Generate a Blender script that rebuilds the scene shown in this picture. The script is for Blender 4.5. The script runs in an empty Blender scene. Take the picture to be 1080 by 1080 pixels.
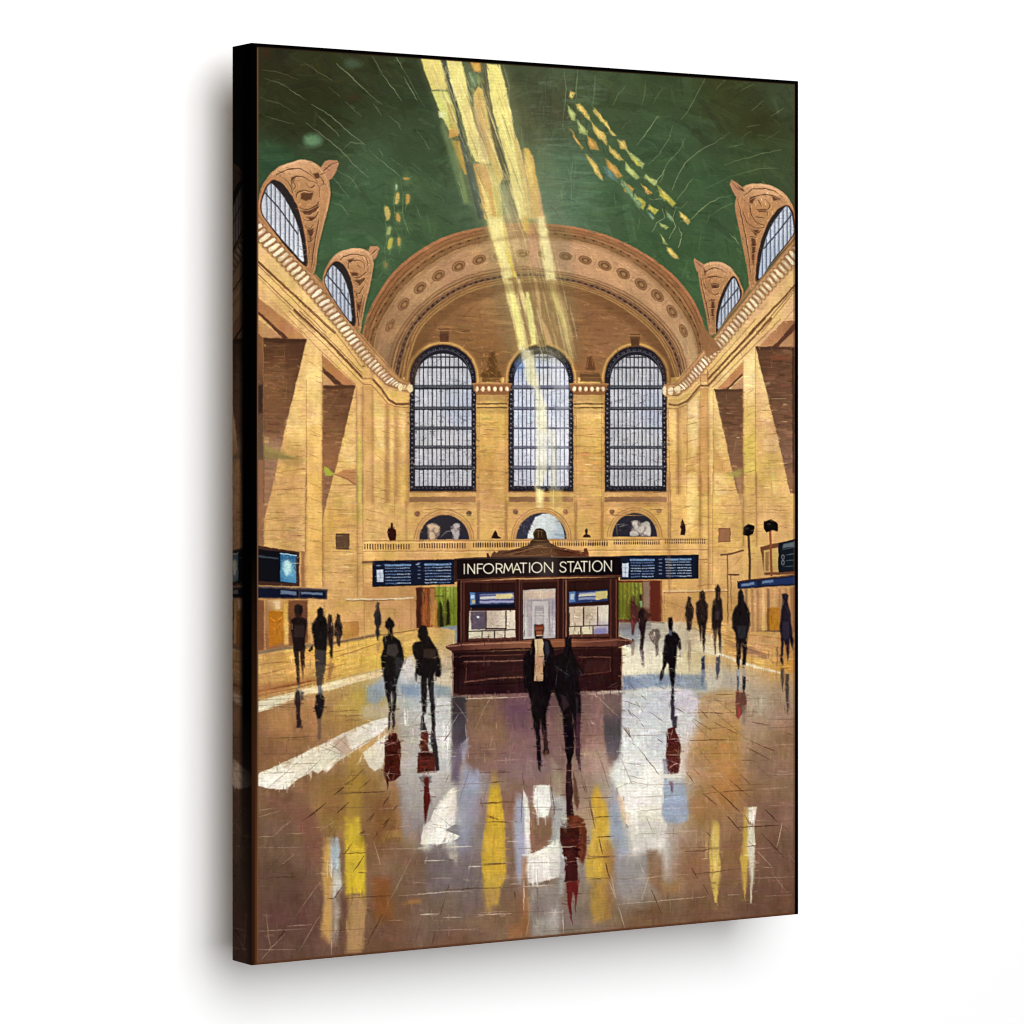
import math, random
import numpy as np

# ------------------------------------------------------------------
#  THE PICTURE: a small numpy paint box.  Everything is laid down in
#  "sheet" coordinates (the traced outlines), sampled later by the
#  vertices of the canvas.
# ------------------------------------------------------------------
X0, Y0, X1, Y1, S = 258.0, 36.0, 850.0, 1026.0, 2
WPX, HPX = int((X1 - X0) * S), int((Y1 - Y0) * S)
img = np.zeros((HPX, WPX, 3), np.float32)
hgt = np.zeros((HPX, WPX), np.float32)
idb = np.zeros((HPX, WPX), np.int16)
rng = np.random.RandomState(7)
rnd = random.Random(11)
PARTS = []            # (name, parent index or None, label)

def part(name, parent=None, label=None):
    PARTS.append((name, parent, label))
    return len(PARTS) - 1

def zf(ox, oy, s):
    def f(*p):
        if len(p) == 1:
            p = p[0]
        return [(ox + p[i] / s, oy + p[i + 1] / s) for i in range(0, len(p), 2)]
    return f
A1 = zf(240, 30, 5.4); A2 = zf(420, 30, 5.4); A3 = zf(600, 30, 4.1538); A4 = zf(240, 150, 5.4)
A5 = zf(380, 220, 5.4); A6 = zf(560, 220, 5.4); A7 = zf(690, 180, 6.353); A8 = zf(240, 330, 5.4)
B1 = zf(400, 350, 5.684); B2 = zf(520, 350, 5.4); B3 = zf(680, 340, 6); B4 = zf(240, 500, 5.4)
B5 = zf(370, 520, 6.353); B6 = zf(470, 560, 5.4); B7 = zf(620, 500, 4.5); B8 = zf(240, 640, 4.5)
C1 = zf(440, 680, 4.5); C2 = zf(640, 680, 4.909); C3 = zf(240, 820, 5.143); C4 = zf(440, 820, 5.143)
C5 = zf(640, 800, 4.909); P_ = zf(0, 0, 1)

def col(c):
    return np.array(c, np.float32) / 255.0

def window(x0, y0, x1, y1):
    i0 = max(0, int((x0 - X0) * S) - 1); i1 = min(WPX, int((x1 - X0) * S) + 2)
    j0 = max(0, int((y0 - Y0) * S) - 1); j1 = min(HPX, int((y1 - Y0) * S) + 2)
    if i1 <= i0 or j1 <= j0:
        return None
    xs = X0 + (np.arange(i0, i1, dtype=np.float32) + .5) / S
    ys = Y0 + (np.arange(j0, j1, dtype=np.float32) + .5) / S
    return i0, i1, j0, j1, xs[None, :], ys[:, None]

def noise(shape, cell_x, cell_y, seed=0):
    """smooth value noise, -1..1"""
    r = np.random.RandomState(seed)
    h, w = shape
    gh, gw = int(h / cell_y) + 3, int(w / cell_x) + 3
    g = r.rand(gh, gw).astype(np.float32) * 2 - 1
    y = np.arange(h) / cell_y; x = np.arange(w) / cell_x
    yi = y.astype(int); xi = x.astype(int)
    fy = (y - yi).astype(np.float32); fx = (x - xi).astype(np.float32)
    fy = fy * fy * (3 - 2 * fy); fx = fx * fx * (3 - 2 * fx)
    a = g[yi][:, xi]; b = g[yi][:, xi + 1]; c = g[yi + 1][:, xi]; d = g[yi + 1][:, xi + 1]
    fx = fx[None, :]; fy = fy[:, None]
    return (a * (1 - fx) + b * fx) * (1 - fy) + (c * (1 - fx) + d * fx) * fy

WOB_X = noise((HPX, WPX), 9, 9, 21) * .42 + noise((HPX, WPX), 3, 3, 22) * .14
WOB_Y = noise((HPX, WPX), 9, 9, 23) * .42 + noise((HPX, WPX), 3, 3, 24) * .14

def sm(pts, n=6, closed=False):
    """Catmull-Rom through the points"""
    p = list(pts)
    if closed:
        p = [p[-1]] + p + [p[0], p[1]]
    else:
        p = [p[0]] + p + [p[-1]]
    out = []
    for i in range(1, len(p) - 2):
        a, b, c, d = p[i - 1], p[i], p[i + 1], p[i + 2]
        for k in range(n):
            t = k / n; t2 = t * t; t3 = t2 * t
            out.append(tuple(.5 * (2 * b[q] + (c[q] - a[q]) * t + (2 * a[q] - 5 * b[q] + 4 * c[q] - d[q]) * t2
                                   + (3 * b[q] - a[q] - 3 * c[q] + d[q]) * t3) for q in (0, 1)))
    if not closed:
        out.append(p[-2])
    return out

def poly_mask(pts, soft=.5, wob=1.0):
    xs_ = [p[0] for p in pts]; ys_ = [p[1] for p in pts]
    pad = soft + 2
    w = window(min(xs_) - pad, min(ys_) - pad, max(xs_) + pad, max(ys_) + pad)
    if w is None:
        return None
    i0, i1, j0, j1, X, Y = w
    if wob:
        X = X + WOB_X[j0:j1, i0:i1] * wob; Y = Y + WOB_Y[j0:j1, i0:i1] * wob
    else:
        X = X + 0 * Y; Y = Y + 0 * X
    inside = np.zeros(X.shape, bool); d2 = np.full(X.shape, 1e9, np.float32)
    n = len(pts)
    for k in range(n):
        ax, ay = pts[k]; bx, by = pts[(k + 1) % n]
        ex, ey = bx - ax, by - ay
        L = ex * ex + ey * ey
        if L < 1e-9:
            continue
        t = np.clip(((X - ax) * ex + (Y - ay) * ey) / L, 0, 1)
        dx = X - ax - t * ex; dy = Y - ay - t * ey
        np.minimum(d2, dx * dx + dy * dy, out=d2)
        if ay != by:
            c = ((ay > Y) != (by > Y)) & (X < ex * (Y - ay) / ey + ax)
            inside ^= c
    d = np.sqrt(d2); d = np.where(inside, d, -d)
    return (i0, i1, j0, j1), np.clip(d / max(soft, .25) * .5 + .5, 0, 1)

def colour_at(c, box):
    """c: colour, (c0,p0,c1,p1) gradient, or list of (x,y,colour) control points"""
    i0, i1, j0, j1 = box
    if isinstance(c, np.ndarray):
        return c[None, None, :]
    if isinstance(c, tuple) and len(c) == 3:
        return col(c)[None, None, :]
    X = (X0 + (np.arange(i0, i1, dtype=np.float32) + .5) / S)[None, :]
    Y = (Y0 + (np.arange(j0, j1, dtype=np.float32) + .5) / S)[:, None]
    if isinstance(c, tuple):
        c0, p0, c1, p1 = c
        ex, ey = p1[0] - p0[0], p1[1] - p0[1]
        t = np.clip(((X - p0[0]) * ex + (Y - p0[1]) * ey) / (ex * ex + ey * ey), 0, 1)[..., None]
        return col(c0) * (1 - t) + col(c1) * t
    # scattered points: inverse distance, on a coarse lattice then repeated
    acc = 0; ws = 0
    for (x, y, cc) in c:
        w = 1.0 / ((X - x) ** 2 + (Y - y) ** 2 + 60.0) ** 1.6
        acc = acc + w[..., None] * col(cc); ws = ws + w
    return acc / ws[..., None]

def lay(box, m, c, alpha=1., pid=None, mode='n', h=0.):
    i0, i1, j0, j1 = box
    a = (m * alpha)[..., None]
    reg = img[j0:j1, i0:i1]
    cc = colour_at(c, box)
    if mode == 's':      # lighten like thin bright paint
        cc = 1 - (1 - reg) * (1 - cc)
    elif mode == 'm':
        cc = reg * cc
    reg[...] = reg * (1 - a) + cc * a
    if pid is not None:
        idb[j0:j1, i0:i1][m > .5] = pid
    if h:
        hgt[j0:j1, i0:i1] += m * h

def poly(pts, c, alpha=1., soft=.5, pid=None, mode='n', wob=1., h=0.):
    r = poly_mask(pts, soft, wob)
    if r is not None:
        lay(r[0], r[1], c, alpha, pid, mode, h)

def line(pts, w, c, alpha=1., soft=.45, pid=None, mode='n', wob=.8, w1=None, h=.15, taper=0.):
    """polyline of width w (tapering to w1)"""
    if w1 is None:
        w1 = w
    mw = max(w, w1)
    xs_ = [p[0] for p in pts]; ys_ = [p[1] for p in pts]
    pad = mw + soft + 2
    q = window(min(xs_) - pad, min(ys_) - pad, max(xs_) + pad, max(ys_) + pad)
    if q is None:
        return
    i0, i1, j0, j1, X, Y = q
    X = X + WOB_X[j0:j1, i0:i1] * wob; Y = Y + WOB_Y[j0:j1, i0:i1] * wob
    n = len(pts) - 1
    tsh = rnd.uniform(-.35, .35)
    best = np.full(X.shape, -1e9, np.float32)
    for k in range(n):
        ax, ay = pts[k]; bx, by = pts[k + 1]
        ex, ey = bx - ax, by - ay
        L = ex * ex + ey * ey + 1e-9
        t = np.clip(((X - ax) * ex + (Y - ay) * ey) / L, 0, 1)
        d = np.sqrt((X - ax - t * ex) ** 2 + (Y - ay - t * ey) ** 2)
        r = .5 * (w + (w1 - w) * (k + t) / n)
        if taper:
            r = r * (1 - taper * np.abs(2 * (k + t) / n - 1 + tsh) ** 1.5)
        np.maximum(best, r - d, out=best)
    m = np.clip(best / max(soft, .2) * .5 + .5, 0, 1)
    lay((i0, i1, j0, j1), m, c, min(alpha, 1), pid, mode, h)

def lines(f, segs, w, c, alpha=1., **k):
    k.setdefault('taper', .75)
    for s in segs:
        line(f(*s), w * rnd.uniform(.8, 1.25), c, alpha * rnd.uniform(.65, 1.05), **k)

def ell(cx, cy, rx, ry, ang=0., n=20):
    ca, sa = math.cos(ang), math.sin(ang)
    return [(cx + rx * math.cos(t) * ca - ry * math.sin(t) * sa, cy + rx * math.cos(t) * sa + ry * math.sin(t) * ca)
            for t in [2 * math.pi * k / n for k in range(n)]]

def rect(x0, y0, x1, y1):
    return [(x0, y0), (x1, y0), (x1, y1), (x0, y1)]

def brush(pts, n, L, W, ang, jit=.05, alpha=.6, spread=.25, hue=.02, h=.25, near=2.0, light=None):
    """n bristled strokes inside the outline, each carrying the colour found under it"""
    r = poly_mask(pts, 1.2, 1.)
    if r is None:
        return
    (i0, i1, j0, j1), M = r
    H_, W_ = M.shape
    cand = np.argwhere(M > .7)
    if len(cand) == 0:
        return
    for _ in range(n):
        cy, cx = cand[rng.randint(len(cand))]
        a = (ang(X0 + (i0 + cx) / S, Y0 + (j0 + cy) / S) if callable(ang) else ang) + rng.randn() * spread
        l = L * S * (.5 + rng.rand()) * .5; w_ = W * S * (.5 + rng.rand()) * .5
        ca, sa = math.cos(a), math.sin(a)
        ex = abs(ca) * l + abs(sa) * w_ + 2; ey = abs(sa) * l + abs(ca) * w_ + 2
        x0 = max(0, int(cx - ex)); x1 = min(W_, int(cx + ex) + 1)
        y0 = max(0, int(cy - ey)); y1 = min(H_, int(cy + ey) + 1)
        if x1 - x0 < 2 or y1 - y0 < 2:
            continue
        X = np.arange(x0, x1, dtype=np.float32)[None, :] - cx
        Y = np.arange(y0, y1, dtype=np.float32)[:, None] - cy
        u = (X * ca + Y * sa) / l; v = (-X * sa + Y * ca) / w_
        v = v + .25 * u * u * (rng.rand() - .5)
        br = np.sin(v * rng.uniform(6, 13) + rng.rand() * 6) * .5 + .5
        m = np.clip((1 - np.abs(u) ** 3) * 2.5, 0, 1) * np.clip((1 - v * v) * 2.2, 0, 1)
        m = m * (.65 + .35 * br) * M[y0:y1, x0:x1]
        px = int(np.clip(cx + rng.randn() * near, 0, W_ - 1)); py = int(np.clip(cy + rng.randn() * near, 0, H_ - 1))
        c = img[j0 + py, i0 + px] * (1 + rng.randn() * jit) + rng.randn(3) * hue
        if light is not None and rng.rand() < .3:
            c = c * .6 + col(light) * .4
        a_ = (m * alpha)[..., None]
        reg = img[j0 + y0:j0 + y1, i0 + x0:i0 + x1]
        reg[...] = reg * (1 - a_) + np.clip(c, 0, 1).astype(np.float32) * (1 + (br[..., None] - .5) * .06) * a_
        hgt[j0 + y0:j0 + y1, i0 + x0:i0 + x1] = hgt[j0 + y0:j0 + y1, i0 + x0:i0 + x1] * (1 - m * .7) + h * m * (.4 + .6 * br)

def band(c0, c1, t0, t1, n=40):
    """closed outline between two curves at fractions t0..t1"""
    def at(c, k):
        x = k / (n - 1) * (len(c) - 1); i = min(int(x), len(c) - 2); f = x - i
        return (c[i][0] * (1 - f) + c[i + 1][0] * f, c[i][1] * (1 - f) + c[i + 1][1] * f)
    def mix(t):
        r = []
        for k in range(n):
            a = at(c0, k); b = at(c1, k)
            r.append((a[0] * (1 - t) + b[0] * t, a[1] * (1 - t) + b[1] * t))
        return r
    return mix(t0) + mix(t1)[::-1]

def curve_mix(c0, c1, t, n=40):
    return band(c0, c1, t, t, n)[:n]

def resamp(c, n=60):
    d = [0]
    for a, b in zip(c, c[1:]):
        d.append(d[-1] + math.hypot(b[0] - a[0], b[1] - a[1]))
    out = []
    for k in range(n):
        t = d[-1] * k / (n - 1); i = 0
        while i < len(d) - 2 and d[i + 1] < t:
            i += 1
        f = (t - d[i]) / max(1e-9, d[i + 1] - d[i])
        out.append((c[i][0] * (1 - f) + c[i + 1][0] * f, c[i][1] * (1 - f) + c[i + 1][1] * f))
    return out

D1 = zf(265, 170, 9); D2 = zf(540, 80, 6.353); D3 = zf(500, 230, 7.2); D4 = zf(760, 640, 7.714)
D5 = zf(520, 640, 6.75); D6 = zf(530, 530, 9)

# ---------------------------------------------------------------- ceiling
P_CEIL = part('painted_ceiling', None, 'dark green vaulted ceiling in the picture, scored with thin pale scratches')
ALL = rect(X0 - 5, Y0 - 5, X1 + 5, Y1 + 5)
ceil_pts = [(280, 60, (48, 46, 30)), (340, 70, (51, 52, 32)), (300, 130, (49, 51, 31)), (330, 100, (46, 48, 28)), (285, 172, (46, 72, 48)),
            (385, 62, (53, 55, 34)), (420, 95, (50, 58, 36)), (440, 160, (56, 72, 46)), (400, 190, (62, 86, 57)), (360, 250, (58, 84, 54)),
            (440, 240, (62, 84, 54)), (470, 130, (54, 68, 44)), (560, 80, (68, 74, 50)), (600, 62, (68, 82, 56)), (580, 110, (74, 74, 52)),
            (600, 190, (80, 104, 78)), (575, 225, (88, 112, 92)), (640, 100, (62, 76, 48)), (700, 90, (56, 70, 42)), (765, 100, (57, 60, 34)),
            (800, 130, (57, 58, 32)), (828, 100, (61, 69, 46)), (700, 160, (58, 80, 50)), (750, 200, (56, 80, 50)), (650, 210, (62, 86, 56)),
            (700, 255, (56, 82, 50)), (785, 170, (60, 76, 45)), (745, 285, (58, 86, 52)), (832, 180, (58, 70, 44)), (345, 300, (58, 85, 52)),
            (520, 200, (74, 92, 66)), (300, 90, (50, 50, 31))]
ceil_pts = [(a, b, (c[0] * .99, c[1] * 1.04, c[2] * 1.0)) for a, b, c in ceil_pts]
poly(ALL, ceil_pts, wob=0, pid=P_CEIL)
CE = rect(262, 40, 846, 400)
def sweep(x, y):
    return math.atan2(y - 420, x - 560) + math.pi / 2 + (0.9 if x < 470 else -0.2)
brush(CE, 900, 34, 9, sweep, jit=.10, alpha=.45, spread=.5, hue=.008, h=.35)
brush(CE, 1500, 16, 3, sweep, jit=.12, alpha=.4, spread=.6, hue=.01, h=.4)
brush(rect(560, 80, 640, 235), 160, 22, 3, 0.0, jit=.08, alpha=.5, spread=.1, hue=.012, light=(100, 125, 100))
brush(rect(545, 60, 620, 150), 130, 16, 1.6, 1.57, jit=.10, alpha=.5, spread=.15, hue=.01, light=(92, 96, 70))
poly(ell(330, 148, 10, 7), (86, 128, 88), .85, soft=3)
poly(A1(440, 620, 500, 612, 520, 650, 470, 660), (96, 140, 94), .55, soft=1.8)
poly(ell(372, 67, 9, 5), (66, 88, 66), .7, soft=3)
poly(ell(281, 56, 5, 6), (66, 42, 28), .5, soft=3)
poly(ell(374, 103, 7, 4), (70, 52, 36), .5, soft=3)
poly(ell(765, 60, 20, 5), (66, 62, 40), .5, soft=3)
brush(ell(395, 70, 70, 30), 60, 14, 5, .7, jit=.15, alpha=.35)
sc = (150, 160, 118)
for w, a, segs in ((.75, .8, [(620, 200, 700, 270, 790, 360, 880, 435), (480, 432, 590, 500, 690, 590, 785, 662), (445, 538, 550, 615, 640, 690, 720, 775, 800, 848),
                              (505, 490, 570, 545, 635, 612), (885, 270, 940, 340, 990, 412), (955, 150, 1000, 232), (1000, 270, 1080, 410)]),
                   (.55, .55, [(435, 190, 520, 250, 600, 297), (575, 335, 640, 388), (670, 420, 765, 500), (830, 430, 880, 495), (920, 500, 990, 555),
                               (350, 345, 450, 410), (205, 285, 290, 310, 350, 340), (185, 395, 300, 430, 390, 485), (820, 150, 860, 220, 885, 270),
                               (800, 690, 900, 775, 980, 840), (600, 850, 690, 960), (640, 700, 700, 650, 770, 655), (860, 680, 885, 730), (200, 235, 300, 250, 400, 290),
                               (200, 495, 280, 520, 380, 545), (930, 740, 1000, 790), (600, 800, 700, 850, 755, 930), (590, 990, 650, 1010, 690, 1060)])):
    lines(A1, segs, w, sc, a, wob=1.3)
lines(A2, [(0, 180, 50, 270, 110, 380, 150, 445), (600, 200, 630, 300, 635, 420, 660, 560), (945, 250, 955, 320, 950, 430), (1020, 240, 1010, 380),
           (935, 540, 950, 610), (0, 545, 20, 580), (100, 570, 180, 690), (100, 1010, 130, 1080), (930, 870, 930, 1010), (960, 780, 1000, 900)], .6, (128, 142, 96), .6, wob=1.3)
lines(D2, [(40, 700, 380, 706), (170, 675, 370, 690), (240, 460, 460, 480), (60, 350, 70, 470), (410, 800, 430, 540), (440, 20, 425, 190), (555, 0, 548, 130, 540, 220),
           (330, 850, 350, 720), (240, 720, 330, 724), (365, 60, 340, 330), (395, 600, 400, 860)], .5, (120, 136, 96), .6, wob=1)
lines(A3, [(597, 220, 570, 270, 545, 320, 515, 370, 490, 400), (455, 425, 440, 480, 400, 545, 345, 600), (510, 480, 480, 540, 430, 590, 400, 675),
           (390, 385, 345, 450, 300, 510), (705, 455, 640, 500, 580, 530, 510, 590, 470, 660, 455, 705), (930, 530, 860, 545, 800, 562, 730, 580, 680, 600),
           (720, 730, 660, 742, 620, 760, 570, 800, 535, 835), (540, 660, 505, 710, 470, 755), (705, 898, 745, 945)], .62, (146, 158, 104), .8, wob=1.3)
lines(A3, [(920, 612, 860, 612, 800, 622, 740, 640, 690, 655), (720, 765, 670, 785, 620, 820), (340, 225, 330, 290, 318, 345), (250, 250, 215, 290, 190, 345), (115, 210, 115, 280, 100, 340),
           (410, 265, 390, 290, 370, 330), (800, 450, 775, 465, 755, 487), (940, 350, 885, 385), (810, 240, 750, 275), (855, 315, 800, 360), (925, 450, 850, 495), (38, 200, 30, 290),
           (690, 220, 640, 270), (580, 900, 570, 970), (200, 710, 205, 780), (520, 760, 490, 790), (310, 830, 300, 880), (690, 660, 600, 700), (840, 420, 780, 430), (270, 400, 230, 440),
           (20, 560, 10, 640), (760, 505, 700, 520), (620, 800, 600, 860)], .5, (118, 134, 84), .65, wob=1.3)
for k in range(150):
    x, y = rnd.uniform(275, 838), rnd.uniform(60, 330)
    a = sweep(x, y) + rnd.gauss(0, .5); l = rnd.uniform(4, 16)
    c = rnd.choice([(96, 112, 76), (84, 100, 66), (36, 42, 24), (74, 92, 62), (40, 50, 30)])
    line(sm([(x, y), (x + l * .5 * math.cos(a), y + l * .5 * math.sin(a)), (x + l * math.cos(a + .25), y + l * math.sin(a + .25))], 3), .5, c, .4)

# gold flecks painted over the green (right cluster, left cluster)
G1, G2, G3, G4 = (206, 176, 88), (186, 176, 70), (196, 150, 70), (160, 170, 92)
P_FR = part('painted_gold_flecks', None, 'long diagonal cluster of yellow flecks at the right of the ceiling')
fr = [(G1, D2, (385, 95, 425, 115, 400, 155, 383, 145)), (G4, D2, (372, 195, 425, 255, 425, 300, 392, 292)), (G1, D2, (425, 190, 450, 182, 520, 265, 525, 305, 430, 215)),
      (G4, D2, (435, 295, 510, 370, 505, 400, 450, 385)), (G1, D2, (525, 300, 632, 405, 632, 465, 560, 395)), (G3, D2, (385, 352, 480, 480, 465, 492, 425, 430)),
      (G3, D2, (508, 400, 560, 440, 580, 500, 530, 495, 508, 450)), (G1, D2, (488, 525, 560, 580, 612, 700, 560, 660)), (G1, D2, (540, 235, 560, 222, 635, 310, 632, 345)),
      (G1, A3, (110, 350, 130, 365, 205, 470, 190, 470)), (G1, A3, (212, 488, 245, 490, 262, 540, 225, 525)), (G4, A3, (245, 525, 330, 590, 320, 612, 270, 570)),
      (G2, A3, (270, 555, 320, 600, 300, 605)), (G1, A3, (172, 510, 240, 575, 225, 580, 180, 545)), (G3, A3, (160, 570, 200, 600, 235, 650, 215, 660, 165, 610)),
      (G4, A3, (245, 580, 310, 655, 290, 660, 245, 620)), (G3, A3, (232, 668, 290, 700, 270, 728, 240, 712)), (G3, A3, (315, 680, 365, 720, 345, 728)),
      (G4, A3, (335, 640, 390, 672, 375, 690, 330, 655)), (G2, A3, (385, 685, 470, 765, 455, 782, 400, 735)), (G1, A3, (400, 700, 440, 745, 410, 725)),
      (G2, A3, (290, 725, 335, 760, 325, 795, 285, 755)), (G2, A3, (350, 770, 390, 795, 375, 815, 345, 790)), (G1, A3, (480, 800, 530, 835, 522, 860, 485, 825)),
      (G4, A3, (395, 850, 435, 870, 425, 880, 400, 868)), (G1, A3, (428, 955, 450, 965, 480, 1008, 455, 1005, 430, 975)), (G4, A3, (400, 900, 430, 945, 415, 940)),
      ((84, 118, 112), A3, (150, 600, 200, 640, 215, 675, 165, 640)), ((84, 118, 112), A3, (340, 800, 380, 830, 365, 840)), ((100, 128, 88), A3, (235, 660, 320, 770, 310, 790, 225, 680)),
      ((100, 128, 88), A3, (425, 800, 460, 835, 455, 850, 430, 830))]
line(A3(40, 330, 200, 520, 330, 650, 430, 770, 470, 900), 9, (70, 94, 54), .45, soft=4)
line(A3(20, 420, 160, 600, 300, 780, 400, 900, 450, 990), 7, (72, 96, 62), .45, soft=4)
for c, f, p in fr:
    q = f(*p)
    poly(q, (90, 110, 60), .5, soft=2, wob=1.2)
    poly(q, c, .92, soft=.8, pid=P_FR, wob=2.2, h=.5)
    brush(q, 7, 5, 1.2, .95, jit=.16, alpha=.7, spread=.3, light=(236, 214, 120))
    cx = sum(a for a, b in q) / len(q); cy = sum(b for a, b in q) / len(q)
    poly([(cx + (a - cx) * .45 - .6, cy + (b - cy) * .5 - .6) for a, b in q], tuple(min(255, int(v * 1.12 + 8)) for v in c), .8, soft=.7)
lines(A3, [(330, 640, 320, 680, 345, 700, 335, 790), (375, 690, 365, 740, 420, 790), (410, 740, 420, 800, 395, 830, 362, 890), (430, 770, 470, 800, 455, 860, 440, 930),
           (470, 850, 495, 880, 490, 940, 470, 980), (290, 700, 280, 745), (70, 480, 90, 540, 150, 600), (80, 400, 75, 460), (140, 480, 160, 560)], .6, (54, 56, 40), .8, wob=1.5)
lines(A3, [(470, 780, 455, 830, 465, 870, 440, 920), (410, 790, 420, 830, 385, 850, 365, 890), (350, 745, 375, 750, 415, 745), (480, 870, 495, 900, 480, 960), (375, 690, 385, 670, 420, 620)], .55, (170, 180, 130), .8, wob=1.5)
P_FL = part('painted_gold_flecks', None, 'small drooping cluster of yellow flecks left of the arch')
fl = [(G1, (958, 290, 975, 290, 978, 330, 960, 355, 952, 340)), (G3, (1015, 300, 1035, 300, 1038, 340, 1018, 355)), (G1, (895, 365, 920, 370, 928, 430, 905, 445, 895, 400)),
      (G3, (965, 400, 985, 420, 980, 455, 962, 440)), (G4, (910, 485, 930, 480, 925, 520, 908, 525)), (G2, (920, 550, 938, 545, 938, 590, 918, 612, 912, 590)),
      (G3, (968, 545, 985, 550, 982, 590, 970, 585)), (G3, (1005, 200, 1035, 205, 1030, 215, 1008, 215)), ((140, 120, 70), (890, 680, 908, 690, 905, 720, 892, 710)),
      ((150, 176, 140), (955, 240, 968, 245, 965, 270, 955, 268))]
for c, p in fl:
    q = A4(*p)
    poly(ell(sum(a for a, b in q) / len(q), sum(b for a, b in q) / len(q), 4, 7), (92, 118, 70), .5, soft=3)
for c, p in fl:
    poly(sm(A4(*p), 3, True), c, .9, soft=.9, pid=P_FL, wob=1.4, h=.5)
lines(A4, [(985, 200, 1000, 300, 995, 400, 1015, 470), (955, 250, 945, 330, 955, 420), (890, 370, 905, 480, 905, 560, 890, 640), (1000, 440, 1040, 525), (1050, 190, 1030, 220),
           (930, 600, 915, 660), (880, 740, 860, 770), (1035, 340, 1010, 380), (950, 480, 985, 560, 980, 640), (900, 640, 895, 700)], .6, (112, 140, 84), .75, wob=1.4)

# ---------------------------------------------------------------- great arch
O_ = sm(P_(377, 400) + P_(379, 374) + A5(15, 700, 60, 560, 200, 350, 400, 200, 600, 125, 850, 85) + A6(100, 88, 300, 115, 500, 180, 700, 290, 850, 420, 950, 570, 1000, 740) + P_(748, 400), 8)
S1 = sm(P_(392, 400) + A5(80, 830, 95, 720, 150, 600, 250, 460, 400, 330, 550, 245, 750, 185, 950, 160) + A6(130, 172, 300, 198, 450, 248, 620, 345, 760, 472, 860, 602, 925, 722, 950, 850) + P_(736, 400), 8)
S2 = sm(P_(410, 402) + A5(165, 930, 195, 800, 245, 690, 330, 580, 450, 480, 600, 402, 780, 358, 950, 343) + A6(20, 350, 150, 370, 300, 398, 450, 450, 600, 530, 740, 650, 830, 770, 870, 880, 878, 940) + P_(724, 404), 8)
T_ = sm(P_(427, 404) + A5(262, 950, 290, 820, 340, 690, 450, 578, 600, 485, 780, 432, 950, 418) + A6(20, 412, 200, 435, 400, 498, 560, 590, 690, 700, 780, 830, 830, 980) + P_(715, 406), 8)
O_, S1, S2, T_ = resamp(O_), resamp(S1), resamp(S2), resamp(T_)
P_TYM = part('painted_back_wall', None, 'golden stone end wall below the arch in the picture')
poly(T_ + [(714, 410), (428, 410)], [(470, 340, (140, 98, 58)), (560, 320, (152, 110, 66)), (650, 330, (138, 94, 56)), (500, 380, (138, 96, 54)), (620, 390, (146, 100, 58)),
     (440, 380, (128, 90, 50)), (700, 380, (128, 88, 52)), (540, 302, (156, 116, 72)), (650, 360, (150, 104, 66))], pid=P_TYM, wob=.5)
brush(T_, 420, 16, 2.6, 0.05, jit=.09, alpha=.6, spread=.12, hue=.01)
brush(T_, 260, 9, 1.4, 0.02, jit=.14, alpha=.6, spread=.2, hue=.012, light=(182, 140, 96))
lines(A5, [(540, 610, 700, 620), (680, 600, 685, 640), (590, 610, 660, 545), (400, 680, 620, 690), (770, 610, 840, 612), (560, 780, 700, 830), (640, 860, 720, 850), (420, 640, 430, 680)], .7, (92, 58, 30), .6)
lines(A6, [(210, 470, 390, 520), (200, 575, 420, 580), (380, 610, 500, 640), (220, 700, 330, 760), (520, 640, 560, 620), (480, 650, 560, 670)], .6, (176, 128, 86), .6)
P_ARCH = part('painted_arch', None, 'broad tan vaulted arch with rows of moulding')
poly(O_ + T_[::-1], [(400, 320, (140, 98, 62)), (560, 270, (186, 140, 92)), (700, 310, (178, 128, 84)), (430, 330, (166, 124, 84)), (735, 360, (160, 116, 78)), (480, 280, (176, 132, 88)), (640, 270, (190, 142, 98))], pid=P_ARCH, wob=.5)
SF = band(S1, S2, 0, 1, 60)
poly(SF, [(400, 375, (150, 112, 76)), (410, 350, (168, 126, 84)), (450, 300, (184, 142, 96)), (520, 268, (192, 148, 98)), (580, 262, (200, 152, 112)), (640, 272, (198, 150, 104)),
          (700, 320, (188, 144, 100)), (730, 370, (186, 148, 102)), (415, 375, (140, 110, 78)), (480, 300, (176, 132, 94))], wob=.5)
def tang(x, y):
    return math.atan2(y - 430, (x - 564)) + math.pi / 2
brush(SF, 650, 9, 1.8, tang, jit=.08, alpha=.5, spread=.15, hue=.012)
brush(SF, 500, 2.2, 1.2, tang, jit=.14, alpha=.4, spread=.6, hue=.02)
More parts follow.
